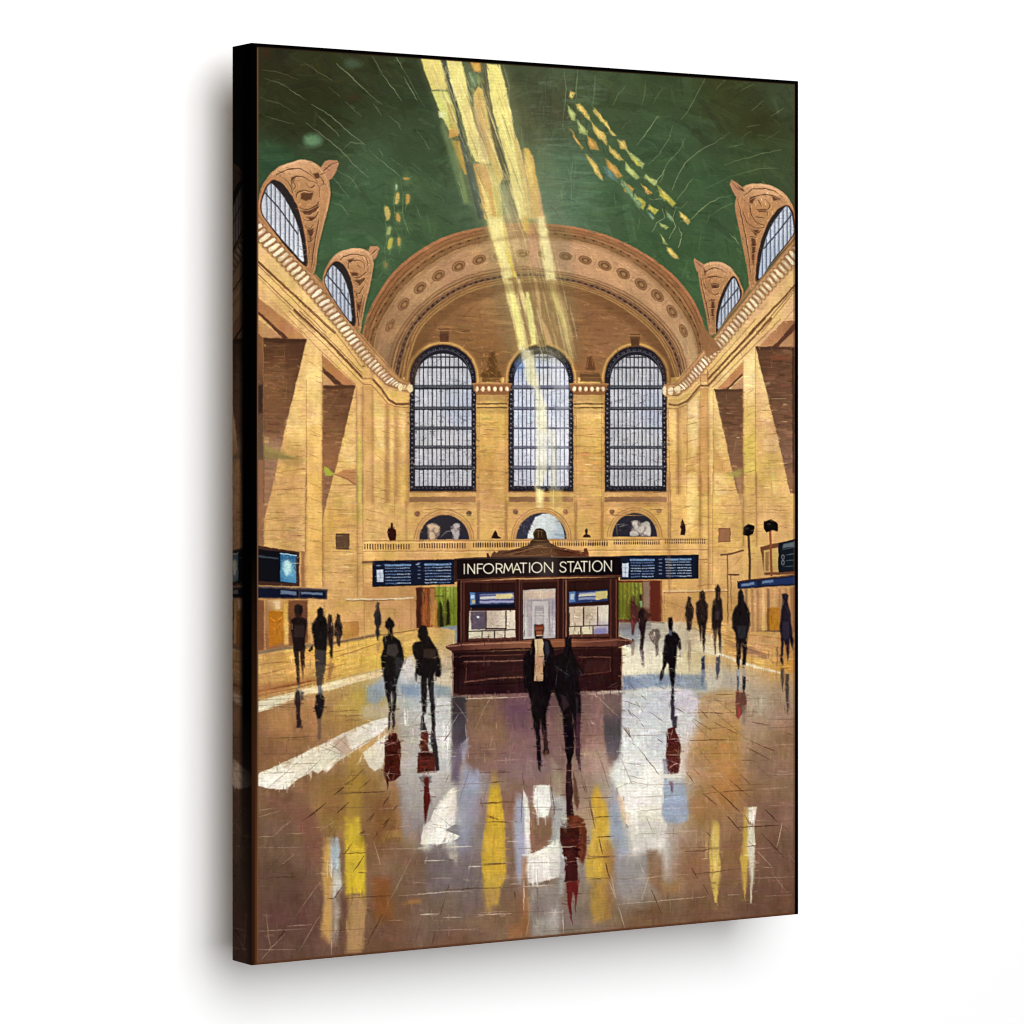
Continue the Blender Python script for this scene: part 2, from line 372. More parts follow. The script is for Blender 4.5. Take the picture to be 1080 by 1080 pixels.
# rim mouldings
for t0, t1, c in ((0, .16, (176, 112, 70)), (.16, .24, (112, 70, 40)), (.24, .40, (150, 98, 58)), (.40, .47, (98, 60, 34)), (.47, .60, (158, 112, 66)),
                  (.60, .68, (90, 58, 32)), (.68, .84, (134, 94, 56)), (.84, .90, (96, 64, 38)), (.90, 1.0, (188, 144, 90))):
    poly(band(O_, S1, t0, t1, 60), c, .85, soft=.7, wob=.8)
brush(band(O_, S1, 0, 1, 60), 500, 8, 1.2, tang, jit=.10, alpha=.55, spread=.08, hue=.012)
for k in range(95):                                   # egg and dart of the rim
    x = 3 + k * .57
    i = int(x); f = x - i
    for A_, B_, t, c in ((O_, S1, .64, (70, 42, 24)),):
        a = (A_[i][0] * (1 - f) + A_[i + 1][0] * f, A_[i][1] * (1 - f) + A_[i + 1][1] * f); b = (B_[i][0] * (1 - f) + B_[i + 1][0] * f, B_[i][1] * (1 - f) + B_[i + 1][1] * f)
        px, py = a[0] + (b[0] - a[0]) * t, a[1] + (b[1] - a[1]) * t
        poly(ell(px, py, 1.1, 1.0), c if k % 2 else (150, 108, 68), .6, soft=.6)
# inner mouldings
for t0, t1, c in ((-.22, -.14, (136, 96, 62)), (0, .10, (108, 74, 46)), (.10, .20, (172, 130, 84)), (.20, .28, (100, 66, 40)), (.28, .34, (150, 108, 68)), (.34, .56, (74, 52, 40)),
                  (.56, .66, (156, 114, 66)), (.66, .74, (104, 68, 38)), (.74, .86, (164, 120, 66)), (.86, .93, (104, 68, 36)), (.93, 1.03, (186, 142, 76))):
    poly(band(S2, T_, t0, t1, 60), c, .85, soft=.6, wob=.7)
brush(band(S2, T_, 0, 1, 60), 450, 7, 1.0, tang, jit=.10, alpha=.5, spread=.08, hue=.012)
for k in range(120):
    x = 2 + k * .46
    i = min(int(x), 57); f = x - i
    a = (S2[i][0] * (1 - f) + S2[i + 1][0] * f, S2[i][1] * (1 - f) + S2[i + 1][1] * f); b = (T_[i][0] * (1 - f) + T_[i + 1][0] * f, T_[i][1] * (1 - f) + T_[i + 1][1] * f)
    px, py = a[0] + (b[0] - a[0]) * .44, a[1] + (b[1] - a[1]) * .44
    poly(ell(px, py, .9, .9), (140, 110, 96) if k % 2 else (44, 28, 26), .6, soft=.5)
lines(A5, [(195, 560, 280, 450, 400, 360, 560, 285, 740, 235, 960, 210), (1000, 210, 1080, 212)], .6, (150, 104, 60), .7)
lines(A6, [(0, 215, 130, 225, 300, 255, 470, 300, 620, 380, 750, 490, 850, 620)], .6, (150, 104, 66), .5)
P_MED = part('medallion', P_ARCH, 'row of round rosettes round the arch')
meds = [A5(170, 665)[0], A5(247, 545)[0], A5(340, 450)[0], A5(445, 382)[0], A5(560, 328)[0], A5(677, 290)[0], A5(797, 266)[0], A5(925, 255)[0],
        A6(75, 257)[0], A6(197, 270)[0], A6(310, 293)[0], A6(420, 325)[0], A6(525, 370)[0], A6(627, 430)[0], A6(720, 495)[0], A6(802, 585)[0], A6(868, 695)[0]]
MED_IDS = []
for k, (x, y) in enumerate(meds):
    pid = P_MED if k == 0 else part('medallion', P_ARCH)
    a = tang(x, y) if x < 564 else tang(x, y)
    e = min(k, 16 - k)
    rx = (7.4, 7.8, 7.8, 7.6, 7.6, 7.6, 7.2, 7, 7)[e]; ry = (3.6, 4.6, 5.0, 5.1, 5.2, 4.9, 4.4, 4.2, 4.2)[e]
    poly(ell(x, y, rx, ry, a), (116, 76, 46), .9, soft=.7, pid=pid)
    poly(ell(x, y, rx - 1.1, ry - 1.0, a), (170, 126, 82), .8, soft=.6)
    poly(ell(x + .3, y + .3, rx - 2.6, ry - 1.9, a), (104, 70, 42), .9, soft=.7)
    poly(ell(x + .4, y + .6, rx * .36, ry * .36, a), (166, 124, 78), .9, soft=.8)
for k in range(len(meds) - 1):
    (x, y), (x2, y2) = meds[k], meds[k + 1]
    a = tang((x + x2) / 2, (y + y2) / 2)
    line([((x + x2) / 2 - math.sin(a) * 3, (y + y2) / 2 + math.cos(a) * 3), ((x + x2) / 2 + math.sin(a) * 3, (y + y2) / 2 - math.cos(a) * 3)], .7, (150, 104, 70), .6)

# ---------------------------------------------------------------- golden walls, back
BW = [(425, 398), (712, 398), (748, 398), (748, 700), (380, 700), (380, 560)]
poly(BW, [(520, 450, (222, 178, 96)), (520, 500, (204, 156, 82)), (620, 440, (226, 182, 98)), (620, 500, (214, 166, 90)), (420, 460, (220, 176, 98)), (420, 540, (222, 178, 98)),
          (560, 540, (214, 166, 92)), (470, 540, (208, 162, 88)), (670, 540, (212, 164, 90)), (730, 460, (226, 182, 98)), (730, 560, (220, 172, 90)), (440, 575, (204, 158, 86)),
          (600, 575, (210, 162, 90)), (400, 650, (200, 152, 84)), (720, 650, (206, 156, 88)), (700, 600, (204, 156, 86))], pid=P_TYM)
brush(rect(383, 400, 748, 690), 1500, 10, 2.4, 0.0, jit=.07, alpha=.55, spread=.12, hue=.012)
brush(rect(383, 400, 748, 690), 900, 5, 1.0, 0.0, jit=.12, alpha=.6, spread=.15, hue=.015, light=(244, 208, 130))
# keystones and urn reliefs in the tympanum
for f, x in ((A5, 475), (A5, 1032), (A6, 595)):
    pass

def win(x0, x1, ytop, ybot, label, k, bright):
    """tall round-headed window: stone rim, dark frame, pale panes, bars"""
    cx = (x0 + x1) / 2; r = (x1 - x0) / 2
    pid = part('painted_window', None, label)
    gl = part('glass', pid)
    head = lambda rr, cyo=0: [(cx + rr * math.cos(math.pi + math.pi * i / 24), ytop + r + cyo + rr * 1.03 * math.sin(math.pi + math.pi * i / 24)) for i in range(25)]
    poly(head(r + 5) + [(x1 + 5, ytop + r + 12), (x0 - 5, ytop + r + 12)], (156, 110, 58), .9, soft=.6)
    poly(head(r + 3.2) + [(x1 + 3.2, ytop + r + 12), (x0 - 3.2, ytop + r + 12)], (204, 158, 88), .95, soft=.6)
    poly(head(r + 1.2) + [(x1 + 1.2, ybot + 1), (x0 - 1.2, ybot + 1)], (150, 104, 56), .9, soft=.5)
    poly(head(r) + [(x1, ybot), (x0, ybot)], (38, 36, 42), 1, soft=.4, pid=pid, wob=.4, h=.3)
    i0, i1_, gt = x0 + 5.6, x1 - 4.8, ytop + 8.5
    ri = (i1_ - i0) / 2; cxi = (i0 + i1_) / 2
    g = [(cxi + ri * math.cos(math.pi + math.pi * i / 20), gt + ri + ri * math.sin(math.pi + math.pi * i / 20)) for i in range(21)] + [(i1_, ybot - 5.5), (i0, ybot - 5.5)]
    poly(g, [(cx, ytop + 15, (186, 186, 190)), (cx - 20, ytop + 60, (190, 192, 198)), (cx + 22, ytop + 70, (174, 180, 196)), (cx, ytop + 100, (192, 190, 192)),
             (cx - 18, ytop + 100, (180, 180, 182)), (cx, ybot - 10, (182, 182, 186)), (cx + 20, ytop + 120, (188, 188, 192))] if not bright else
         [(cx - 20, ytop + 20, (170, 186, 214)), (cx, ytop + 40, (214, 214, 214)), (cx - 20, ytop + 70, (196, 204, 214)), (cx + 10, ytop + 90, (220, 220, 226)), (cx, ybot - 20, (206, 208, 216)),
          (cx + 20, ytop + 60, (200, 208, 222)), (cx - 22, ybot - 10, (186, 186, 194))], 1, soft=.5, pid=gl, wob=.4)
    brush(g, 240, 7, 1.8, 1.57, jit=.07, alpha=.55, spread=.2, hue=.015, light=(222, 222, 224))
    # stepped rivets round the frame
    nb = 13
    bc = (46, 48, 54) if not bright else (78, 80, 98)
    for j in range(1, nb):
        x = i0 + (i1_ - i0) * j / nb
        dx = (x - cxi) / ri
        yt = gt + ri - ri * math.sqrt(max(0, 1 - dx * dx))
        line([(x, yt), (x, ybot - 5)], .95 if j % 2 else 1.35, bc, .88 if j % 2 else .95, soft=.3, pid=pid, wob=.35, h=.1)
    for y, w in bars:
        dy = (gt + ri - y) / ri
        hw = ri * math.sqrt(max(0, 1 - dy * dy)) if dy > 0 else ri
        line([(cxi - hw, y), (cxi + hw, y)], w * 1.25, tuple(v + 14 for v in bc), .85, soft=.5, pid=pid, wob=.4, h=.1)
        line([(cxi - hw, y + w * .5), (cxi + hw, y + w * .5)], w * .5, tuple(v * .7 for v in bc), .8, soft=.4, wob=.4, h=.1)
        if w > 1.9:
            for q in range(int(i0), int(i1_), 3):
                if abs(q - cxi) < hw - 1:
                    poly(ell(q + .8, y + .2, .55, .45), (142, 142, 158), .8, soft=.4)
    # inner bright line around the head, and the dashes on the frame
    for i in range(0, 48):
        a = math.pi + math.pi * i / 47
        rr = r - 3
        poly(ell(cx + rr * math.cos(a), ytop + r + rr * math.sin(a), .7, .5, a), (128, 132, 150) if i % 3 else (34, 28, 36), .6, soft=.4)
    line(head(r - 5.2)[1:-1], .6, (110, 112, 128), .7)
    yy = ytop + r + 6
    while yy < ybot - 3:
        for xx in (x0 + 2.4, x1 - 2.3):
            poly(rect(xx - .6, yy, xx + .6, yy + 1.6), (170, 168, 178), .75, soft=.4)
        line([(x0 + 3.9, yy), (x0 + 3.9, yy + 2.5)], .5, (88, 84, 98), .6)
        yy += 5.1
    for q in range(int(x0) + 6, int(x1) - 5, 4):
        poly(ell(q, ybot - 3.3, .7, .5), (140, 138, 150), .6, soft=.4)
    return pid
y_ = lambda v: 350 + v / 5.684
bars = [(y_(150), 1.3), (y_(212), 1.6), (y_(330), 3.6), (y_(457), 2.8), (y_(576), 2.6), (y_(690), 2.6), (y_(812), 3.6)]
win(432, 502, 364.5, 518, 'left of the three tall round-headed windows', 0, False)
bars = [(b[0] + .2, b[1] * (.9 if i != 4 else .6)) for i, b in enumerate(bars)]
P_W2 = win(536.5, 604.5, 365, 518, 'middle tall window crossed by the light beams', 1, True)
win(638, 703, 366, 518, 'right of the three tall round-headed windows', 2, False)
# sills and sunk panels under the windows
for x0, x1 in ((430, 503), (535, 606), (636, 705)):
    poly(rect(x0, 519, x1, 523), (204, 158, 92), .95, soft=.5); line([(x0, 519), (x1, 519)], .7, (110, 74, 44), .8)
    poly(rect(x0 + 1.5, 524, x1 - 1.5, 529.5), ((126, 88, 60), (x0, 0), (158, 114, 76), (x1, 0)), .9, soft=.6)
    line([(x0 - .5, 518), (x0 - .5, 569)], .8, (158, 112, 62), .7); line([(x1 + 1, 518), (x1 + 1, 569)], .8, (158, 112, 62), .7)
# keystones
for pts, c in ((A5(443, 683, 512, 683, 505, 700, 500, 760, 452, 760, 452, 700), (104, 68, 44)), (B2(248, 18, 302, 18, 302, 86, 255, 86), (150, 118, 52)), (B2(778, 12, 838, 12, 832, 85, 788, 85), (104, 70, 42))):
    poly(pts, c, 1, pid=part('keystone', P_ARCH), h=.3)
    (xa, ya), (xb, yb) = pts[0], pts[1]
    line([(xa - 1, ya + 2), (xb + 1, ya + 2)], 1.2, (170, 124, 72), .8)
    poly(rect(xa + 2, ya + 5, xb - 2, ya + 12), (78, 50, 34), .6, soft=1)
# urn reliefs between windows
P_U1 = part('painted_relief_urn', None, 'carved urn between the left and middle windows')
for q in ((735, 825, 760, 815, 775, 850, 790, 910, 735, 915, 720, 900), (700, 920, 760, 905, 800, 930, 800, 990, 690, 990, 690, 940)):
    poly(A5(*q), (96, 64, 32), .85, soft=1.2, pid=P_U1, wob=1.6)
brush(A5(690, 820, 800, 820, 800, 990, 690, 990), 60, 4, 1, .8, jit=.25, alpha=.7, spread=1.5, light=(176, 130, 70))
lines(A5, [(745, 830, 735, 880, 760, 905), (760, 850, 775, 900), (710, 940, 740, 930, 770, 950), (720, 970, 790, 965), (690, 920, 720, 935)], .6, (166, 122, 66), .8)
P_U2 = part('painted_relief_urn', None, 'carved urn between the middle and right windows')
poly(A6(320, 850, 345, 840, 360, 880, 370, 920, 305, 920, 315, 890), (96, 60, 36), .9, soft=.9, pid=P_U2, wob=1.4)
poly(A6(280, 935, 390, 935, 405, 985, 280, 985), (96, 64, 38), .85, soft=.9, pid=P_U2, wob=1.2)
lines(A6, [(330, 850, 320, 900, 300, 925), (345, 850, 355, 905), (285, 940, 395, 942), (290, 960, 400, 962)], .6, (176, 126, 74), .8)

# pilasters with capitals
P_PIL = []
for (x0, x1, lab) in ((502.5, 535.5, 'stone pilaster between left and middle windows'), (605, 637, 'stone pilaster between middle and right windows')):
    pid = part('painted_pilaster', None, lab); P_PIL.append(pid)
    body = rect(x0, 415, x1, 537)
    poly(body, [(x0 + 10, 430, (226, 184, 98)), (x1 - 8, 460, (222, 176, 92)), (x0 + 12, 490, (206, 158, 82)), (x1 - 6, 510, (204, 156, 84)), (x0, 530, (198, 150, 86))], 1, pid=pid)
    brush(body, 150, 9, 2, 0, jit=.07, alpha=.6, spread=.15); brush(body, 70, 4, 1, 0, jit=.15, alpha=.6, light=(244, 210, 130))
    for x in (x0 + .8, x0 + 2.6, x1 - 2.6, x1 - .8):
        line([(x, 417), (x, 570)], .7, (166, 116, 62), .7)
    for y in (426, 430):
        line([(x0 + 1, y), (x1 - 1, y)], 1.5, (96, 62, 36), .9, pid=pid)
    line([(x0 + 1, 427.8), (x1 - 1, 427.8)], 1.3, (214, 168, 92), .9)
    for y in (461, 478, 497, 512):
        line([(x0 + 2, y + rnd.uniform(-2, 2)), (x0 + 20, y), (x1 - 3, y + .6)], .55, (160, 108, 54), .7)
    cap = part('capital', pid)
    poly([(x0 - 4, 404.5), (x1 + 4, 404.5), (x1 + 3, 411), (x1, 416.5), (x0, 416.5), (x0 - 3, 411)], (146, 96, 56), 1, pid=cap, h=.3)
    line([(x0 - 4, 404.8), (x1 + 4, 404.8)], 1.4, (176, 126, 72), 1)
    n = 6
    for i in range(n):
        x = x0 + .5 + (x1 - x0 - 1) * i / (n - 1)
        poly(ell(x, 410.2, 1.9, 2.7, .2 * (i - 2.5) * -.3), (232, 206, 158), .95, soft=.5, h=.4)
        poly(ell(x + .3, 409.8, .9, 1.4), (250, 236, 200), .8, soft=.6)
        poly(ell(x + 2.8, 410.6, .6, 2.2), (104, 62, 38), .7, soft=.5)
# wall courses in the back wall
for k in range(70):
    x = rnd.choice([rnd.uniform(385, 428), rnd.uniform(706, 745), rnd.uniform(440, 500), rnd.uniform(545, 600), rnd.uniform(645, 700)]); y = rnd.uniform(430, 566)
    if 430 < x < 505 or 536 < x < 606 or 636 < x < 705:
        y = rnd.uniform(531, 566)
    l = rnd.uniform(4, 14)
    line([(x, y), (x + l, y + rnd.uniform(-.5, .5))], .5, rnd.choice([(150, 102, 52), (176, 126, 66), (246, 210, 134)]), .55)

# ---------------------------------------------------------------- side walls
P_WL = part('painted_side_wall', None, 'left side wall of the hall with shaded recesses between lit piers')
LW = P_(262, 214, 310, 266, 342, 299, 377, 348) + A8(980, 370, 1040, 400, 1040, 460) + P_(431.5, 410, 431.5, 700, 262, 712)
poly(LW, [(280, 330, (214, 168, 104)), (330, 380, (226, 186, 112)), (350, 450, (228, 184, 102)), (300, 500, (214, 166, 96)), (380, 420, (220, 174, 100)), (400, 460, (226, 180, 102)),
          (420, 450, (214, 168, 92)), (380, 520, (214, 170, 98)), (345, 560, (216, 168, 88)), (300, 560, (208, 162, 98)), (400, 560, (212, 168, 96)), (360, 620, (206, 158, 92)),
          (300, 640, (190, 140, 78)), (420, 520, (216, 172, 94)), (420, 640, (204, 158, 88))], pid=P_WL, wob=.5)
P_WR = part('painted_side_wall', None, 'right side wall of the hall with shaded recesses between lit piers')
RW = B3(125, 395, 190, 380, 340, 210, 700, -180) + P_(850, 240, 850, 715, 702, 700) + B3(145, 480)
poly(RW, [(720, 470, (226, 182, 100)), (735, 440, (232, 194, 120)), (745, 480, (206, 154, 86)), (790, 400, (230, 196, 124)), (790, 480, (222, 184, 96)), (810, 460, (224, 178, 110)),
          (740, 540, (226, 182, 98)), (770, 560, (212, 166, 92)), (800, 540, (216, 170, 102)), (830, 560, (208, 162, 94)), (720, 620, (210, 164, 92)), (800, 640, (196, 148, 88)), (810, 330, (220, 176, 118))], pid=P_WR, wob=.5)
for q in (LW, RW):
    brush(q, 900, 11, 2.6, 0.03 if q is LW else -.03, jit=.07, alpha=.55, spread=.14, hue=.012)
    brush(q, 500, 6, 1.0, 0.1 if q is LW else -.1, jit=.12, alpha=.6, spread=.25, hue=.015, light=(246, 212, 140))

# left wall: pier edges and the shaded recesses
def grad(pts, c0, p0, c1, p1, **k):
    poly(pts, (c0, p0, c1, p1), **k)
poly(A8(165, 30, 320, 145, 205, 142, 165, 105), (184, 134, 84), .95)
poly(A8(165, -120, 330, -110, 460, 0, 470, 10, 320, -90, 165, -60), (216, 176, 110), .5, soft=2)
grad(A8(165, -95, 325, 40, 452, 150, 335, 145, 165, 5), (168, 112, 66), A8(200, 0)[0], (196, 138, 82), A8(420, 140)[0], alpha=.95)
poly(A8(165, -5, 180, -5, 350, 145, 318, 148), (88, 54, 38), .95)
L1 = A8(205, 142, 450, 150, 300, 780) + B4(272, 0, 212, 250, 205, 260)
poly(L1, [(285, 365, (98, 64, 40)), (318, 362, (84, 54, 36)), (295, 400, (128, 88, 54)), (315, 400, (106, 70, 44)), (285, 440, (122, 82, 52)), (290, 480, (150, 110, 82)), (285, 520, (156, 112, 80)), (284, 550, (150, 104, 70))], 1, soft=.6)
brush(L1, 220, 9, 2.4, 0, jit=.12, alpha=.6, spread=.12, hue=.012)
poly(A8(205, 142, 450, 150, 445, 168, 320, 175, 205, 160), (70, 44, 30), .75, soft=1)
poly(A8(330, 160, 446, 165, 395, 385, 330, 380), (88, 58, 38), .4, soft=1.5)
lines(A8, [(215, 190, 330, 188), (215, 245, 325, 250, 330, 190), (225, 310, 250, 312, 330, 270), (215, 485, 330, 488, 335, 390), (345, 500, 375, 505), (260, 290, 300, 310), (350, 265, 400, 262), (235, 365, 315, 360, 320, 420), (240, 420, 300, 440)],
      .55, (158, 114, 76), .65)
lines(A8, [(215, 165, 320, 168), (330, 180, 330, 250), (220, 600, 320, 600), (215, 330, 330, 335), (270, 400, 290, 420, 270, 440)], .6, (72, 44, 30), .6)
poly(A8(160, 100, 203, 142, 205, 1080, 160, 1080), [(272, 360, (124, 82, 52)), (275, 420, (96, 66, 46)), (272, 470, (88, 70, 52)), (276, 510, (132, 98, 70))], .95)
poly(A8(160, 415, 198, 410, 200, 570, 160, 575), (54, 40, 34), .9, soft=1.2)
poly(B4(160, -80, 205, -80, 205, 410, 160, 415), (142, 98, 66), .95)
line(A8(206, 140, 207, 1080), .8, (92, 58, 36), .6); line(B4(207, 0, 207, 400), .8, (124, 82, 50), .6)
poly(A8(540, 240, 728, 408, 640, 412, 540, 322), (178, 118, 70), .95); poly(A8(540, 332, 636, 412, 540, 412), (190, 142, 92), .95)
poly(A8(540, 308, 558, 322, 660, 412, 635, 430, 540, 335), (80, 50, 36), .95)
L2 = A8(540, 412, 728, 412, 612, 910) + B4(605, 0, 552, 210, 542, 255)
poly(L2, [(355, 410, (112, 74, 46)), (365, 430, (110, 74, 48)), (345, 450, (132, 90, 56)), (350, 480, (146, 98, 62)), (345, 520, (134, 92, 64)), (343, 540, (156, 112, 80))], 1, soft=.6)
brush(L2, 150, 8, 2.2, 0, jit=.12, alpha=.6, spread=.12, hue=.012)
poly(A8(540, 412, 728, 412, 724, 432, 540, 436), (80, 50, 34), .8, soft=1)
lines(A8, [(545, 590, 640, 450), (545, 470, 650, 462), (590, 530, 690, 533), (550, 700, 610, 700), (545, 845, 580, 845)], .55, (162, 116, 78), .6)
poly(A8(210, 745, 260, 770, 330, 805, 405, 832, 330, 830, 210, 822), (150, 136, 62), .75, soft=.8); poly(A8(210, 785, 400, 832, 210, 834), (112, 98, 52), .6, soft=1)
poly(A8(205, 690, 330, 790, 440, 830, 440, 880, 210, 835), (158, 130, 80), .35, soft=2)
poly(A8(550, 872, 575, 885, 612, 920, 585, 930, 553, 928), (160, 166, 52), .95, soft=.6)
poly(A8(612, 918, 660, 895, 732, 888, 730, 975, 700, 965), (178, 116, 72), .8, soft=.8); line(A8(612, 920, 680, 945, 728, 978), .9, (132, 86, 54), .8)
# pier 1 and 2 on the left
poly(A8(447, 230, 540, 240, 540, 1080, 447, 1080) , ((232, 188, 104), A8(0, 300)[0], (226, 178, 92), A8(0, 1000)[0]), .6, soft=.5)
poly(B4(447, -10, 540, -10, 540, 645, 447, 645), (228, 180, 90), .6, soft=.5)
line(A8(540, 235, 540, 1080), .8, (150, 104, 60), .8); line(B4(540, 0, 543, 640), .8, (150, 106, 66), .8)
line(A8(449, 380, 449, 1080), .8, (158, 110, 60), .8); line(B4(447, 0, 444, 440), .8, (140, 96, 56), .8)
line(A8(736, 420, 736, 1080), .9, (180, 138, 84), .8); line(B4(738, 0, 740, 690), .8, (170, 126, 74), .7)
poly(A8(738, 700, 768, 700, 768, 1080, 738, 1080), (202, 198, 84), .55, soft=1); poly(B4(738, 0, 768, 0, 768, 250, 738, 300), (196, 190, 84), .45, soft=2)
line(A8(770, 400, 770, 1080), 1, (188, 138, 82), .8); line(B4(770, 0, 772, 700), .9, (172, 124, 72), .8)
poly(A8(772, 410, 826, 410, 826, 1080, 772, 1080), (208, 158, 92), .5, soft=.7)
line(A8(828, 400, 830, 1080), .7, (190, 142, 84), .6); poly(A8(902, 520, 925, 530, 925, 1080, 900, 1080), (178, 130, 72), .55, soft=1.5); poly(A8(955, 530, 980, 535, 985, 1080, 955, 1080), (186, 138, 80), .45, soft=2)
line(A8(1028, 470, 1030, 1080), .9, (176, 128, 76), .8)
poly(A8(825, 420, 900, 520, 900, 1080, 840, 1080), (232, 194, 112), .35, soft=3)
for f, segs in ((A8, [(455, 270, 535, 330), (455, 550, 530, 600), (455, 660, 530, 700), (330, 688, 430, 688), (325, 738, 440, 736), (390, 590, 440, 585), (375, 500, 430, 497), (350, 830, 440, 810), (280, 910, 440, 885), (240, 1010, 440, 1000),
                      (680, 632, 735, 630), (690, 560, 730, 560), (640, 740, 730, 738), (455, 800, 530, 830), (610, 985, 730, 980), (830, 540, 900, 590), (835, 660, 900, 700), (835, 800, 900, 850), (840, 950, 880, 975), (860, 330, 900, 370), (780, 740, 820, 742),
                      (780, 900, 820, 905), (925, 700, 950, 702), (925, 860, 950, 862), (960, 600, 1020, 604), (960, 760, 1020, 765), (960, 930, 1020, 932), (455, 960, 530, 1000), (400, 440, 440, 440)]),
                (B4, [(230, 90, 440, 80), (220, 180, 440, 175), (210, 260, 440, 262), (210, 320, 380, 322), (210, 370, 300, 372), (455, 130, 530, 160), (560, 60, 730, 60), (575, 105, 730, 103), (560, 200, 700, 205), (545, 305, 735, 300), (560, 440, 700, 440),
                      (545, 480, 735, 485), (545, 560, 735, 565), (780, 60, 900, 90), (780, 200, 900, 230), (950, 100, 950, 240), (550, 380, 600, 382), (640, 640, 735, 642), (780, 330, 900, 335)])):
    lines(f, segs, .55, (150, 102, 52), .7, wob=1.2)
# entablature stripes, left
def stripe(f, pts, w, c, a=.9, **k):
    line(f(*pts), w, c, a, **k)
poly(A4(165, 560, 600, 985, 700, 1080, 480, 1080, 165, 740) , (232, 194, 122), .75, soft=1)
poly(A4(165, 640, 600, 1080, 430, 1080, 165, 800), (228, 188, 112), .75, soft=1)
stripe(A4, (165, 672, 400, 890, 610, 1085), 2.4, (112, 72, 42)); stripe(A4, (165, 690, 560, 1085), 1.0, (160, 114, 70))
stripe(A4, (165, 742, 520, 1085), 1.0, (140, 96, 56)); stripe(A4, (165, 762, 500, 1085), .8, (176, 130, 78)); stripe(A4, (165, 880, 420, 1085), 1.0, (178, 130, 80))
stripe(A8, (380, -15, 560, 150, 770, 370, 820, 372, 850, 400, 915, 490, 960, 520, 1030, 518), 2.4, (110, 70, 44)); stripe(A8, (410, -10, 590, 160, 775, 355), 1.0, (150, 104, 62))
stripe(A8, (480, -10, 620, 120, 772, 320), .9, (168, 120, 72)); stripe(A8, (350, -10, 560, 190, 770, 405, 820, 408, 915, 520, 960, 535, 1030, 540), .8, (150, 104, 64)); stripe(A8, (320, 0, 530, 215, 730, 405), .8, (172, 124, 74), .8)
poly(A8(768, 300, 820, 300, 850, 380, 768, 372), (216, 172, 98), .9, soft=.6); stripe(A8, (770, 302, 822, 304, 900, 400, 960, 440, 1030, 445), 1.6, (128, 86, 54)); stripe(A8, (772, 322, 815, 324, 880, 410, 950, 460, 1028, 464), 1.2, (216, 172, 104))
stripe(A8, (830, 350, 905, 455, 950, 490, 1030, 490), 2, (222, 180, 96))

# cornices with the white dentils
P_CL = part('painted_cornice', P_WL, 'sloping cornice with pale rounded blocks')
CLT = P_(264, 213) + A4(165, 395, 380, 630, 550, 805, 742, 1075) + A8(830, 205, 980, 372, 1040, 395)
CLB = P_(264, 248, 299.3, 283, 336.3, 325, 358.5, 352, 371, 368) + A8(780, 300, 905, 425, 1035, 462)
CLT, CLB = resamp(CLT), resamp(CLB)
poly(band(CLT, CLB, 0, 1), ((168, 120, 72), (290, 260), (190, 142, 84), (400, 390)), 1, pid=P_CL, soft=.6, wob=.6)
brush(band(CLT, CLB, 0, 1), 160, 10, 1.2, .82, jit=.1, alpha=.5, spread=.06)
for t0, t1, c in ((0, .07, (140, 94, 58)), (.1, .2, (196, 146, 94)), (.3, .38, (136, 90, 54)), (.38, .82, (166, 118, 76)), (.84, .92, (150, 102, 60)), (.92, 1, (208, 164, 104))):
    poly(band(CLT, CLB, t0, t1), c, .75, soft=.6, wob=.5)
def dentils(T, B, n, t0, t1, x0=0., fall=1.):
    for k in range(n):
        u = x0 + (1 - x0) * (1 - (1 - k / n) ** fall)
        x = u * 58; i = int(x); f = x - i
        a = (T[i][0] * (1 - f) + T[i + 1][0] * f, T[i][1] * (1 - f) + T[i + 1][1] * f); b = (B[i][0] * (1 - f) + B[i + 1][0] * f, B[i][1] * (1 - f) + B[i + 1][1] * f)
        px, py = a[0] + (b[0] - a[0]) * (t0 + t1) / 2, a[1] + (b[1] - a[1]) * (t0 + t1) / 2
        hgt_ = math.hypot(b[0] - a[0], b[1] - a[1]) * (t1 - t0) / 2
        dx, dy = T[i + 1][0] - T[i][0], T[i + 1][1] - T[i][1]; an = math.atan2(dy, dx) + math.pi / 2
        sp = 58 * (1 - x0) / n * (fall * (1 - k / n) ** (fall - 1)) * math.hypot(dx, dy)
        w = sp * .33
        an2 = an + .10 * (1 if dy > 0 else -1)
        poly(ell(px, py, hgt_ * 1.12, w * 1.35, an2), (128, 88, 58), .55, soft=.9)
        ca, sa = math.cos(an2), math.sin(an2); A, B2_ = hgt_ * .85, w * .95
        blk = [(px + u * A * ca - v * B2_ * sa, py + u * A * sa + v * B2_ * ca) for u, v in ((-1, -.75), (-.6, -1.0), (.7, -.9), (1, -.5), (.95, .7), (.5, 1), (-.7, .9), (-1, .5))]
        poly(blk, rnd.choice([(226, 206, 164), (214, 188, 142), (232, 218, 184), (204, 172, 130)]), .97, soft=.45, h=.5, wob=1.3)
        poly(ell(px - .2, py - .5, hgt_ * .42, w * .45, an2), (246, 238, 212), .6, soft=.5)
dentils(CLT, CLB, 44, .34, .86, .035, 1.35)
lines(A8, [(1000, 430, 1040, 430)], 3.2, (222, 190, 120), .9)
for q in (((1040, 430), 3, 4.5), ((945, 465), 3.6, 3.4), ((985, 425), 2.4, 4)):
    (x, y) = A8(*q[0])[0]; poly(ell(x, y, q[1], q[2]), (236, 214, 162) if q[0][0] != 945 else (206, 172, 84), .9, soft=.6)

